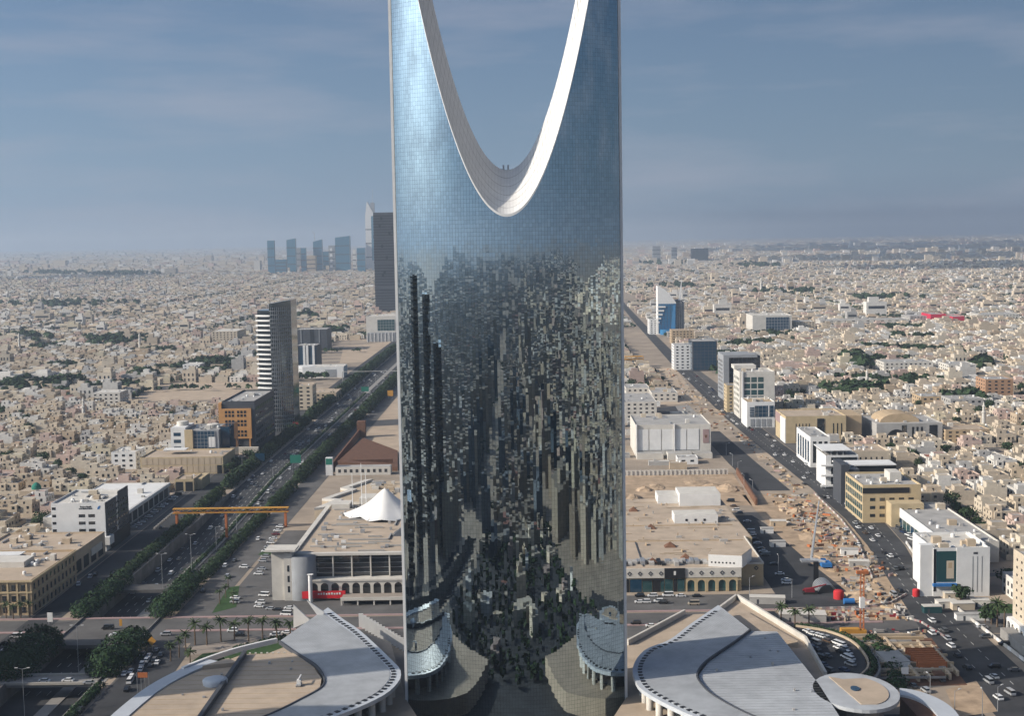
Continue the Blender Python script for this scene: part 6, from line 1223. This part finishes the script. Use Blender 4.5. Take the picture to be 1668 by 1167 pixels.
# ---------------------------------------------------------------- villas
PAL = [('cream', (.63, .545, .425)), ('beige', (.57, .475, .36)), ('white', (.69, .655, .595)), ('sand', (.60, .495, .365)), ('pink', (.56, .42, .35)), ('grey', (.48, .46, .43)), ('tan', (.48, .375, .265)), ('pale yellow', (.64, .56, .41))]
PALW = [23, 20, 19, 14, 10, 7, 5, 4]
VM = {n: mat('villa_' + n.replace(' ', '_'), c_, var=.13, scale=.5) for n, c_ in PAL}
VROOF = [mat('villa_roof_pale', (.52, .47, .39), var=.2, scale=.4), mat('villa_roof_sand', (.46, .38, .28), var=.2, scale=.4), mat('villa_roof_grey', (.36, .34, .31), var=.2, scale=.4)]
VRED = mat('villa_tile_roof', (.30, .11, .07), var=.2, scale=.8)
def villa_tpl(seed):
    rg = random.Random(seed); b = MB(); W, D, H = 15.0, 16.0, rg.choice((7.6, 8.2, 8.8)); par = 1.0
    shell(b, W, D, H, par); ux0 = rg.choice((-W/2 + .0, -1.0)); uw = rg.uniform(6.5, 9.5); ux0 = max(-W/2, min(ux0, W/2 - uw)); uy0 = rg.uniform(-D/2, 0); ud = rg.uniform(6, 8)
    HU = H + 2.6
    shell(b, uw, ud, HU, .6, .25, ux0 + uw/2, uy0 + ud/2, H - par)
    # projecting bay
    bx = rg.uniform(-W/2 + .5, W/2 - 5.5); b.box(bx, bx + 4.6, -D/2 - 1.3, -D/2 + .1, 0, H - rg.choice((.4, 3.6)), True)
    wall = b.mesh('wall', VM['cream'])
    rf = MB(); t = .28; rf.poly([(-W/2 + t, -D/2 + t, H - par), (W/2 - t, -D/2 + t, H - par), (W/2 - t, D/2 - t, H - par), (-W/2 + t, D/2 - t, H - par)])
    rf.poly([(ux0 + t, uy0 + t, HU - .6), (ux0 + uw - t, uy0 + t, HU - .6), (ux0 + uw - t, uy0 + ud - t, HU - .6), (ux0 + t, uy0 + ud - t, HU - .6)]); roof = rf.mesh('roof', VROOF[0])
    w = MB()
    for z in (1.1, 4.6):
        for k in range(3):
            x = -W/2 + 2.2 + k*5 + rg.uniform(-.4, .4); w_ = rg.uniform(.5, .9)
            if not (bx - .9 < x < bx + 5.5): w.box(x - w_, x + w_, -D/2 - .04, -D/2 + .1, z, z + 1.7, True)
            for s in (-1, 1): y = -D/2 + 2.6 + k*5; w.box(s*W/2 - .05, s*W/2 + .05, y - w_, y + w_, z, z + 1.7, True)
        w.box(bx + 1.4, bx + 3.2, -D/2 - 1.34, -D/2 - 1.2, z, z + 1.8, True)
    w.box(ux0 + uw*.4, ux0 + uw*.4 + 1, uy0 - .05, uy0 + .05, H - .6, H + 1.4, True)
    win = w.mesh('windows', M['dglass'])
    d = MB().box(-.7, .7, -.05, .05, 0, 2.5, True).mesh('door', M['brown'])
    y_ = MB(); X, Y2 = W/2 + 2.2, D/2 + 3.0
    for a in ((-X, X, -Y2, -Y2 + .3), (-X, X, Y2 - .3, Y2), (-X, -X + .3, -Y2 + .3, Y2 - .3), (X - .3, X, -Y2 + .3, Y2 - .3)): y_.box(*a, 0, 2.6)
    return wall, roof, win, d, y_.mesh('yard_wall', VM['cream']), (W, D, H - par, HU - .6, ux0, uy0, uw, ud)
VT = [villa_tpl(k) for k in range(9)]
def villa(x, y, rz, sx, sy, sz, colour, seed, label, group):
    rg = random.Random(seed); wall, roof, win, d, yw, (W, D, zr_, zu, ux, uy, uw, ud) = VT[rg.randrange(9)]
    r = thing('villa', label, 'house', (x, y, 0), rz, group); r.scale = (sx, sy, sz)
    slotmat(link('wall', wall, r), VM[colour]); slotmat(link('roof', roof, r), rg.choice(VROOF) if rg.random() > .06 else VRED)
    o = link('windows', win, r); o['kind'] = 'stuff'; o = link('door', d, r); o.location = (rg.uniform(-3, 5), -D/2 - .03, 0); slotmat(link('yard_wall', yw, r), VM[rg.choice(('cream', 'beige', colour))])
    for k in range(rg.randrange(1, 4)):
        o = link('water_tank', TANK, r); o.location = (rg.uniform(-W/2 + 1.2, W/2 - 1.2), rg.uniform(-D/2 + 1.2, D/2 - 1.2), zr_)
    for k in range(rg.randrange(0, 4)):
        a, c_ = rg.uniform(-W/2 + 1, W/2 - 2), rg.uniform(-D/2 + 1, D/2 - 2); piece('air_conditioner', M['greyroof'], r, a, a + rg.uniform(.7, 1.4), c_, c_ + .8, zr_, zr_ + rg.uniform(.6, 1.1))
    for k in range(rg.randrange(2, 6)):
        a, c_ = rg.uniform(-W/2 + .6, W/2 - 4), rg.uniform(-D/2 + .6, D/2 - 4); l_ = rg.uniform(1.5, 5)
        if rg.random() < .5: piece('roof_screen', VM[colour], r, a, min(a + l_, W/2 - .4), c_, c_ + .2, zr_, zr_ + rg.uniform(1.0, 1.8))
        else: piece('roof_screen', VM[colour], r, a, a + .2, c_, min(c_ + l_, D/2 - .4), zr_, zr_ + rg.uniform(1.0, 1.8))
    if rg.random() < .45: a = rg.uniform(-W/2 + 1, W/2 - 4); piece('stair_hut', VM[colour], r, a, a + 3, D/2 - 4.5, D/2 - 1, zr_, zr_ + 2.6)
def blocked(x, y, m=9.0):
    for a, b_, c_, d in KEEP:
        if a - m < x < b_ + m and c_ - m < y < d + m: return True
    return False
for lab, px, py, h in (('slender minaret by the tree belt at the western picture edge', 32, 572, 30), ('slender minaret between tree clumps, west of the sand lot', 228, 572, 30), ('pale minaret rising from the pink villas below the school block', 137, 690, 26), ('pale minaret among eastern villas behind the stone hall', 1412, 640, 26), ('pale minaret beside the orange brick flats', 1602, 700, 24), ('tall lone pale tower far behind the dark blue glass office', 1240, 480, 50)):
    x, y = P(px, py); r = thing('minaret', lab, 'minaret', (x, y, 0)); s = h/24
    MB().lathe([(1.6*s, 0), (1.5*s, 14*s), (2.1*s, 14.3*s), (2.1*s, 15*s), (1.2*s, 15.2*s), (1.1*s, 19.5*s), (1.6*s, 19.8*s), (.9*s, 20.5*s), (.1, 24*s)], 10).build('shaft', M['offwhite'], r); keep(x - 4, x + 4, y - 4, y + 4)
x, y = P(54, 815); r = thing('green_dome_mosque', 'small mosque with a green dome among the western villas', 'mosque', (x, y, 0)); piece('wall', M['beige'], r, -9, 9, 0, 14, 0, 6); piece('roof', M['beigeroof'], r, -8.6, 8.6, .4, 13.6, 6, 6.1); MB().lathe([(3.2, 6.1), (3.2, 7), (3.0, 8.2), (2.1, 9.6), (.9, 10.4), (.05, 10.8)], 18, 0, 7).build('dome', M['green'], r, True); keep(x - 9, x + 9, y, y + 14)
lots = []
def quarter(x0, sgn, y0, y1, limit, side):
    """rows of lots parallel to the picture plane, two rows between streets"""
    y = y0; row = 0; q = random.Random(int(abs(x0)) + 3)
    while y < y1:
        col = 0; x = x0 + sgn*q.uniform(8, 14); run = 0
        while abs(x) < limit(y):
            lots.append((x + q.uniform(-1, 1), y + q.uniform(-1.5, 1.5), side, row, col, q.random())); col += 1; run += 1; x += sgn*q.uniform(18.6, 21.5)
            if run >= 9: x += sgn*11; run = 0
        row += 1; y += 22.5 if row % 2 else 33.5
quarter(-252, -1, 625, 2520, lambda y: .43*y + 20, 'west'); quarter(218, 1, 625, 2520, lambda y: .40*y + 20, 'east')
for y in np.arange(1495, 1750, 27.0):
    for x in np.arange(14, 140, 20.5): lots.append((x + RNG.uniform(-1, 1), y + RNG.uniform(-2, 2), 'mid', 0, 0, RNG.random()))
for y in np.arange(1760, 2500, 27.0):
    for x in np.arange(-120, 140, 20.5): lots.append((x + RNG.uniform(-1, 1), y + RNG.uniform(-2, 2), 'mid', 0, 0, RNG.random()))
good = []
for L_ in lots:
    if blocked(L_[0], L_[1]) : continue
    p = proj(L_[0], L_[1], 4)
    if -70 < p[0] < 1740 and p[1] < 1250: good.append((L_, p))
vis = sorted([g_ for g_ in good if 0 < g_[1][0] < 1668 and not 655 < g_[1][0] < 1012 and g_[0][2] != 'mid'], key=lambda g_: g_[0][1])
rv = random.Random(55); chosen = []; treelots = []
for (L_, p) in vis:
    if len(chosen) >= 296: break
    if L_[5] < .055: treelots.append(L_); continue
    chosen.append(L_)
cset = set(map(id, chosen))
rowsW = {}; 
for L_ in chosen: rowsW.setdefault((L_[2], L_[3]), []).append(L_)
rank = {s: {r_: i + 1 for i, r_ in enumerate(sorted(k[1] for k in rowsW if k[0] == s))} for s in ('west', 'east')}
for (s, r_), ls in rowsW.items():
    ls.sort(key=lambda t: abs(t[0]))
    for i, L_ in enumerate(ls):
        c_ = rv.choices([p[0] for p in PAL], PALW)[0]
        villa(L_[0], L_[1], rv.choice((0, 0, math.pi, 0)) + rv.uniform(-.03, .03), rv.uniform(.88, 1.12), rv.uniform(.85, 1.05), rv.uniform(.85, 1.2), c_, int(L_[5]*1e6),
              '%s villa, %s from the %s in the %s %sern row' % (c_, ordinal(i + 1), 'highway' if s == 'west' else 'avenue', ordinal(rank[s][r_]), s), 'villas of the %sern quarter' % s)
for i, L_ in enumerate(treelots): tree(L_[0], L_[1], 'tree in a villa yard, %s yard tree counted from the near rows' % ordinal(i + 1), 'trees in villa yards', rv.uniform(.9, 1.4), 0, rv)
for i in range(130):
    L_ = chosen[int(rv.random()*len(chosen))]; x, y = L_[0] + rv.choice((-9.6, 9.6)), L_[1] - 11
    tree(x, y, 'street tree between villas, %s one planted from the near rows' % ordinal(len(treelots) + i + 1), 'street trees between villas', rv.uniform(.6, 1.15), 0, rv)

# ---------------------------------------------------------------- the rest of the city as masses of houses
class City:
    def __init__(s): s.V = []; s.F = []; s.C = []; s.n = 0
    def add(s, tv, tf, tc, pos, size, rot, cols):
        """tv unit verts (k,3), tf quads (q,4), tc class per quad, cols (N, classes, 3)"""
        N, k = len(pos), len(tv); c_, sn = np.cos(rot), np.sin(rot); v = tv[None]*size[:, None, :]
        x = v[..., 0]*c_[:, None] - v[..., 1]*sn[:, None] + pos[:, None, 0]; y = v[..., 0]*sn[:, None] + v[..., 1]*c_[:, None] + pos[:, None, 1]; z = v[..., 2] + pos[:, None, 2]
        s.V.append(np.stack([x, y, z], -1).reshape(-1, 3)); s.F.append((tf[None] + (np.arange(N)*k)[:, None, None] + s.n).reshape(-1, 4)); s.C.append(cols[:, tc].reshape(-1, 3)); s.n += N*k
    def build(s, name, m):
        V, F, C_ = np.concatenate(s.V), np.concatenate(s.F), np.concatenate(s.C); me = bpy.data.meshes.new(name)
        me.vertices.add(len(V)); me.vertices.foreach_set('co', V.astype(np.float32).ravel()); me.loops.add(F.size); me.loops.foreach_set('vertex_index', F.astype(np.int32).ravel()); me.polygons.add(len(F)); me.polygons.foreach_set('loop_start', (np.arange(len(F))*4).astype(np.int32))
        at = me.attributes.new('tint', 'FLOAT_COLOR', 'FACE'); at.data.foreach_set('color', np.c_[C_, np.ones(len(C_))].astype(np.float32).ravel()); me.materials.append(m); me.update(calc_edges=True); me.validate(); me.shade_flat()
        o = link(name, me); o['kind'] = 'stuff'; return o
def tmpl(seed, level):
    """unit house: x,y in +-.5, z 0..1 ; classes 0 wall 1 roof 2 window 3 hut"""
    rg = random.Random(seed); b = MB(); cl = []
    def bx(x0, x1, y0, y1, z0, z1, c_, top=None):
        n0 = len(b.f); b.box(x0, x1, y0, y1, z0, z1); cl.extend([c_]*4 + [c_ if top is None else top])
    if level == 0:
        n0 = len(b.f); shell(b, 1, 1, .8, .1, .02); cl.extend([0]*(len(b.f) - n0)); b.poly([(-.48, -.48, .7), (.48, -.48, .7), (.48, .48, .7), (-.48, .48, .7)]); cl.append(1)
        x = rg.uniform(-.5, 0); y = rg.uniform(-.5, .05); bx(x, x + rg.uniform(.4, .55), y, y + .42, .7, 1.0, 0, 1); x = rg.uniform(-.4, .3); bx(x, x + .12, .2, .3, .7, .84, 3)
        for z in (.1, .42):
            for k in range(3):
                u = -.36 + k*.3 + rg.uniform(-.03, .03); bx(u, u + .11, -.506, -.49, z, z + .17, 2)
                for s in (-.5, .5): bx(s - .006, s + .006, u, u + .11, z, z + .17, 2)
    elif level == 1:
        bx(-.5, .5, -.5, .5, 0, .76, 0, 1); x = rg.uniform(-.5, .0); y = rg.uniform(-.5, 0); bx(x, x + .5, y, y + .45, .76, 1.0, 0, 1)
        b.poly([(-.4, -.505, .42), (.4, -.505, .42), (.4, -.505, .56), (-.4, -.505, .56)]); cl.append(2)
    else: bx(-.5, .5, -.5, .5, 0, 1, 0, 1)
    return np.array(b.v), np.array(b.f), np.array(cl)
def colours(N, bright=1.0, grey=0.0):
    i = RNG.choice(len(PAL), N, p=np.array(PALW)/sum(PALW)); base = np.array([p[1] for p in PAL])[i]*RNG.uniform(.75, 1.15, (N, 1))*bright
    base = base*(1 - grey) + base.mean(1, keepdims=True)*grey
    roof = base*RNG.uniform(.75, 1.05, (N, 1))*.9 + np.array([.03, .03, .03]); red = RNG.random(N) < .03; roof[red] = (.26, .12, .09)
    return np.stack([base, roof, np.tile([.03, .034, .04], (N, 1)), np.tile([.46, .43, .38], (N, 1))], 1)
city = City()
park = lambda x, y: math.sin(x*.021 + y*.009 + 1.3)*math.sin(y*.017 - x*.006) + .35*math.sin(x*.05)*math.sin(y*.06) > .72
l0 = [L_ for (L_, p) in good if id(L_) not in cset and L_ not in treelots and L_[5] > .05]; parks = [L_ for L_ in l0 if park(L_[0], L_[1])]; l0 = [L_ for L_ in l0 if not park(L_[0], L_[1])]
T0 = [tmpl(k, 0) for k in range(6)]; T1 = [tmpl(k, 1) for k in range(6)]; T2 = [tmpl(k, 2) for k in range(1)]
def scatter(T, pos, wd, hh, rot, bright=1.0, grey=0.0):
    k = RNG.integers(0, len(T), len(pos))
    for t in range(len(T)):
        m = k == t
        if m.any(): wd = wd.copy(); hh = hh.copy(); bg = m & (RNG.random(len(pos)) < .035); wd[bg] *= RNG.uniform(1.25, 2.1, (bg.sum(), 1)); hh[bg] *= RNG.uniform(.8, 1.7, bg.sum())
        if m.any(): city.add(*T[t], np.c_[pos[m], np.zeros(m.sum())], np.c_[wd[m], hh[m]], rot[m], colours(m.sum(), bright, grey))
p0 = np.array([[L_[0], L_[1]] for L_ in l0]); n = len(p0)
scatter(T0, p0, np.c_[RNG.uniform(14, 18, n), RNG.uniform(14, 18, n)], RNG.uniform(8, 12.5, n) + (RNG.random(n) < .04)*RNG.uniform(4, 12, n), RNG.integers(0, 2, n)*math.pi)
# middle distance: jittered rows
def clear(x, y, m=6):
    ok = np.ones(len(x), bool)
    for a, b_, c_, d in KEEP: ok &= ~((a - m < x) & (x < b_ + m) & (c_ - m < y) & (y < d + m))
    return ok
ys = []; y = 2520.0
AVX = [(-1010, 17), (-1820, 20), (-620, 11), (700, 13), (1240, 17), (1900, 20)]; AVY = [(1560, 9), (2060, 9), (2680, 14), (3420, 18), (4350, 22), (5500, 28)]
b = MB()
for x, w in AVX: b.poly([(x - w*.6, 700, .024), (x + w*.6, 700, .024), (x + w*.6, 9000, .024), (x - w*.6, 9000, .024)])
struct('distant_avenue', b, M['asphalt2']); b = MB()
for y_a, w in AVY: b.poly([(-.46*y_a, y_a - w*.6, .028), (-252, y_a - w*.6, .028), (-252, y_a + w*.6, .028), (-.46*y_a, y_a + w*.6, .028)]); b.poly([(222, y_a - w*.6, .028), (.45*y_a, y_a - w*.6, .028), (.45*y_a, y_a + w*.6, .028), (222, y_a + w*.6, .028)])
struct('distant_cross_avenue', b, M['asphalt2'])
for x, w in AVX: KEEP.append((x - w, x + w, 1900, 9000))
for y_a, w in AVY[2:]: KEEP.append((-4000, -230, y_a - w, y_a + w)); KEEP.append((225, 4000, y_a - w, y_a + w))
pts = []
while y < 7200:
    st = 23 + (y - 2500)*.0016; xs = np.arange(-.43*y, .42*y, st*.93); xs = xs + RNG.uniform(-3, 3, len(xs)) + RNG.uniform(0, 10); keepm = RNG.random(len(xs)) > .09 + .5*(np.sin(xs*.0045 + y*.002)*np.sin(y*.0041 - xs*.0013) > .72)
    pts.append(np.c_[xs, y + RNG.uniform(-4, 4, len(xs))][keepm]); y += st*RNG.choice([1.0, 1.0, 1.55])
p1 = np.concatenate(pts); p1 = p1[clear(p1[:, 0], p1[:, 1])]; n = len(p1)
scatter(T1, p1, np.c_[RNG.uniform(13, 22, n), RNG.uniform(12, 20, n)], RNG.uniform(7, 12, n) + (RNG.random(n) < .05)*RNG.uniform(4, 18, n), np.zeros(n))
# far plain
u = RNG.random(52000); a_ = 1 - u*(1 - (36000/7200)**-.42); yy = 7200*a_**(-1/.42); xx = RNG.uniform(-.44, .42, len(yy))*yy; sz = 24*(yy/7200)**1.15
ok = (np.sin(xx*.0011 + yy*.0007)*np.sin(yy*.0016 - xx*.0004) < .55) | (RNG.random(len(yy)) < .25); xx, yy, sz = xx[ok], yy[ok], sz[ok]; n = len(yy)
scatter(T2, np.c_[xx, yy], np.c_[sz*RNG.uniform(.7, 1.6, n), sz*RNG.uniform(.7, 1.4, n)], RNG.uniform(6, 13, n)*(yy/7200)**.35 + (RNG.random(n) < .03)*RNG.uniform(5, 30, n), np.zeros(n))
city.build('city_houses', M['city'])
# quarters behind and beside the viewpoint: seen only mirrored in the tower
city = City()
pts = []
for y in np.arange(-1500, 540, 31.0):
    xs = np.arange(-2200, 1900, 26.0); xs = xs[(np.abs(xs + 190) > 60) & (np.abs(xs - 175) > 26)]; m = (RNG.random(len(xs)) > .12) & ~((y > 372) & (xs > -330) & (xs < 260)); pts.append(np.c_[xs[m] + RNG.uniform(-3, 3, m.sum()), np.full(m.sum(), y) + RNG.uniform(-4, 4, m.sum())])
for y in np.arange(540, 1500, 34.0):
    for s in (-1, 1): xs = s*np.arange(.46*y + 40, 2200, 30.0); pts.append(np.c_[xs, np.full(len(xs), y)])
p2 = np.concatenate(pts); p2 = p2[clear(p2[:, 0], p2[:, 1], 8)]; n = len(p2)
tall = (np.abs(p2[:, 0] - 215) < 60) | (np.abs(p2[:, 0] + 255) < 45)
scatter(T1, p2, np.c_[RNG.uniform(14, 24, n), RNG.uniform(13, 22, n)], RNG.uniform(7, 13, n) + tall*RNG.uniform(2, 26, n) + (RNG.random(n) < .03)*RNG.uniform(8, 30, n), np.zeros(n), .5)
m = 9000; yy = -1500 - 9000*RNG.random(m)**1.6; xx = RNG.uniform(-1, 1, m)*(2200 + np.abs(yy)*.9)
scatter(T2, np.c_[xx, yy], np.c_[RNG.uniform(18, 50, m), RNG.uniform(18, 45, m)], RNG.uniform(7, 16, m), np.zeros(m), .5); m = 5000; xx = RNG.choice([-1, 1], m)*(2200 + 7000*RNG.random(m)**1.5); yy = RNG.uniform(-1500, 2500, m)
ok = np.abs(xx) > .5*np.abs(yy) + 100; xx, yy = xx[ok], yy[ok]; m = len(xx); scatter(T2, np.c_[xx, yy], np.c_[RNG.uniform(18, 50, m), RNG.uniform(18, 45, m)], RNG.uniform(7, 16, m), np.zeros(m))
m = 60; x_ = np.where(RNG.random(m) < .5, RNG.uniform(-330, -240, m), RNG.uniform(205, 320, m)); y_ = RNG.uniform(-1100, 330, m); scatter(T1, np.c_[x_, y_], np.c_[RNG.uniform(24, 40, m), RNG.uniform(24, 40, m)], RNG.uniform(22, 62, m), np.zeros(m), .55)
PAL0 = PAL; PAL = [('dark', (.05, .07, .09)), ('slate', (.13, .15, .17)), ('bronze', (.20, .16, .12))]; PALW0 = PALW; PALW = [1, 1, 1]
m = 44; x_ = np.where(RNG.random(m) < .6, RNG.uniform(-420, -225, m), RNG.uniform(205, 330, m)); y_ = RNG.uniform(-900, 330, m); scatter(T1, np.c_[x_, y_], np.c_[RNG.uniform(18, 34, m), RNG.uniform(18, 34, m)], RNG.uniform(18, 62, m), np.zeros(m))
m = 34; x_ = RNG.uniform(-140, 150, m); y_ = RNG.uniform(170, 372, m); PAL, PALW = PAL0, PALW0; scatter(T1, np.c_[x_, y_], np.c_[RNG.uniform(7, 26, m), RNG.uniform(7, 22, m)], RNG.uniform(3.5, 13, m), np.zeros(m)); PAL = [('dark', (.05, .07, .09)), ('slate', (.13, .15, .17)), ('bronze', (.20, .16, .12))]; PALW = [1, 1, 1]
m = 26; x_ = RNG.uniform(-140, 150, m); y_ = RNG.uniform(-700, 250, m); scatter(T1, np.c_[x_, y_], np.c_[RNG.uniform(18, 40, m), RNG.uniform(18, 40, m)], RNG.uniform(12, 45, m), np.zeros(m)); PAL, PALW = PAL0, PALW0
city.build('city_houses_south', M['city'])
# side streets between the villa rows
b = MB()
for y in np.arange(625 + 22.5 + 16.7, 2500, 56.0): b.poly([(-.46*y - 60, y - 3.5, .02), (-252, y - 3.5, .02), (-252, y + 3.5, .02), (-.46*y - 60, y + 3.5, .02)]); b.poly([(218, y - 3.5, .02), (.43*y + 60, y - 3.5, .02), (.43*y + 60, y + 3.5, .02), (218, y + 3.5, .02)])
struct('side_street', b, M['asphalt2'])

# trees of the farther quarters: one mass
def blobs(name, pos, rad, m, quads):
    """clusters of leaf faces"""
    N = len(pos); v = RNG.normal(size=(N, quads, 3)); v /= np.linalg.norm(v, axis=2, keepdims=True); v[..., 2] = np.abs(v[..., 2])*1.0
    c_ = pos[:, None, :] + v*rad[:, None, None]*RNG.uniform(.45, 1.0, (N, quads, 1)); nrm = v + RNG.normal(size=v.shape)*.45; nrm /= np.linalg.norm(nrm, axis=2, keepdims=True); u_ = np.cross(nrm, RNG.normal(size=v.shape)); u_ /= np.linalg.norm(u_, axis=2, keepdims=True); w_ = np.cross(nrm, u_); s = (rad[:, None, None]*RNG.uniform(.3, .55, (N, quads, 1)))
    V = np.stack([c_ + u_*s, c_ + w_*s*.8, c_ - u_*s, c_ - w_*s*.8], 2).reshape(-1, 3); F = np.arange(len(V)).reshape(-1, 4); me = bpy.data.meshes.new(name)
    me.vertices.add(len(V)); me.vertices.foreach_set('co', V.astype(np.float32).ravel()); me.loops.add(F.size); me.loops.foreach_set('vertex_index', F.astype(np.int32).ravel()); me.polygons.add(len(F)); me.polygons.foreach_set('loop_start', (np.arange(len(F))*4).astype(np.int32)); me.materials.append(m); me.update(calc_edges=True); me.shade_flat()
    o = link(name, me); o['kind'] = 'stuff'; return o
tp = []; tr_ = []
for L_ in parks:
    for k in range(7): tp.append((L_[0] + RNG.uniform(-10, 10), L_[1] + RNG.uniform(-11, 11), 4.5)); tr_.append(RNG.uniform(3, 6.5))
for L_ in l0:
    for _ in range(RNG.integers(0, 3)): tp.append((L_[0] + RNG.choice([-9.5, 9.5]), L_[1] + RNG.uniform(-11, 6), 2.8)); tr_.append(RNG.uniform(2.0, 5.0))
for (px, py, nx, ny, n) in ((70, 632, 60, 7, 60), (20, 640, 30, 5, 20), (235, 620, 22, 4, 20), (180, 560, 50, 6, 50), (50, 556, 40, 5, 30), (120, 500, 90, 4, 60), (350, 600, 40, 5, 30), (500, 520, 15, 3, 16), (545, 545, 20, 4, 16), (1400, 600, 22, 5, 20), (1385, 592, 16, 6, 18), (1385, 645, 50, 6, 34), (1600, 600, 20, 5, 20), (1290, 480, 60, 2, 30), (1440, 490, 60, 2, 30), (1100, 470, 60, 2, 40), (440, 560, 20, 6, 16), (1575, 660, 30, 4, 22), (1080, 432, 40, 2, 30), (1240, 436, 60, 2, 40), (200, 450, 70, 2, 60), (90, 448, 50, 2, 40)):
    for k in range(n):
        x, y = P(px + RNG.normal()*nx*.5, py + RNG.normal()*ny*.5); tp.append((x, y, 5 + y*.0012)); tr_.append(RNG.uniform(4, 7.5)*(1 + y/6000))
ok = clear(np.array(tp)[:, 0], np.array(tp)[:, 1], 1)
n = 800; fp = np.c_[RNG.uniform(-150, 155, n), RNG.uniform(150, 425, n), np.full(n, 2.4)]; fp = fp[~((np.abs(fp[:, 0] + 8) < 45) & (fp[:, 1] > 405))]; blobs('forecourt_trees', fp, RNG.uniform(1.5, 3.6, len(fp)), M['leaf'], 40)
n = 1500; fp = np.c_[RNG.uniform(-900, 900, n), RNG.uniform(-900, 150, n), np.full(n, 3.0)]; blobs('southern_trees', fp, RNG.uniform(2, 4.5, n), M['leaf'], 16)
blobs('quarter_trees', np.array(tp)[ok], np.array(tr_)[ok], M['leaf'], 46)
for x, w in AVX:
    n = 700; q = RNG.uniform(1900, 8500, n); tl = np.c_[x + RNG.choice([-1, 1], n)*w*.85 + RNG.normal(size=n)*2, q, np.full(n, 3.2)]; tl = tl[np.abs(tl[:, 0]) < .44*tl[:, 1]]
    if len(tl): blobs('avenue_trees', tl, RNG.uniform(2.4, 4.6, len(tl)), M['leaf'], 12)
for y_a, w in AVY:
    n = 260; tl = np.c_[RNG.uniform(-.44, .42, n)*y_a, y_a + RNG.choice([-1, 1], n)*w*.8, np.full(n, 3.2)]; tl = tl[(tl[:, 0] < -260) | (tl[:, 0] > 230)]; blobs('avenue_trees', tl, RNG.uniform(2.4, 5.0, len(tl)), M['leaf'], 14)
n = 12000; yy = 2500*(1 + 3.2*RNG.random(n)**1.4); xx = RNG.uniform(-.43, .42, n)*yy; ok = clear(xx, yy, 2); blobs('far_trees', np.c_[xx, yy, np.full(n, 3.5)][ok], (RNG.uniform(2, 5, n)*(1 + yy/9000))[ok], M['leaf'], 12)

# ---------------------------------------------------------------- the haze
b = MB(); hm = bpy.data.materials.new('haze'); hm.use_nodes = True; hn, hl = hm.node_tree.nodes, hm.node_tree.links; hn.clear()
ho = hn.new('ShaderNodeOutputMaterial'); hv = hn.new('ShaderNodeVolumePrincipled'); hv.inputs['Color'].default_value = (.54, .66, .81, 1); hv.inputs['Density'].default_value = HAZE_DENSITY; hv.inputs['Anisotropy'].default_value = 0.3
hl.new(hv.outputs['Volume'], ho.inputs['Volume']); b.box(-46000, 46000, -46000, 46000, -9, 405, True); o = b.build('haze', hm); o['kind'] = 'stuff'

# a bank of cloud above the plain: its shade lies on the far quarters
def cloud(name, label, x, y, z, rx, ry, seed, n=26):
    rg = random.Random(seed); b = MB()
    for k in range(n):
        a = rg.uniform(0, 6.28); q = rg.random()**.5; cx_, cy_ = x + math.cos(a)*rx*q, y + math.sin(a)*ry*q; s = rg.uniform(.18, .34)*min(rx, ry)*(1.2 - .6*q); b0 = len(b.v)
        for j, (f, zz) in enumerate(((.55, -.05), (1.0, .0), (.85, .22), (.45, .36))):
            for i in range(10): t = 2*math.pi*i/10; w = 1 + rg.uniform(-.15, .15); b.v.append((cx_ + s*1.6*f*w*math.cos(t), cy_ + s*f*w*math.sin(t), z + s*zz*.6))
        for j in range(3):
            for i in range(10): b.f.append((b0 + j*10 + i, b0 + j*10 + (i + 1) % 10, b0 + j*10 + 10 + (i + 1) % 10, b0 + j*10 + 10 + i)); b.m.append(0)
        b.f += [tuple(b0 + i for i in reversed(range(10))), tuple(b0 + 30 + i for i in range(10))]; b.m += [0, 0]
    o = b.build(name, mat('cloud_white', (.8, .8, .8), var=0), None, True); o['kind'] = 'stuff'; o['label'] = label
CO = 6000/math.tan(R(SUN_EL))
for i, (gx, gy, rx, ry) in enumerate(((3000, 7600, 2100, 2000), (6000, 14500, 4600, 3500), (-2300, 7000, 1100, 420))):
    cloud('clouds', 'flat bank of cloud above the far plain', gx + sdir.x/math.cos(R(SUN_EL))*CO, gy + sdir.y/math.cos(R(SUN_EL))*CO, 6000, rx, ry, i)
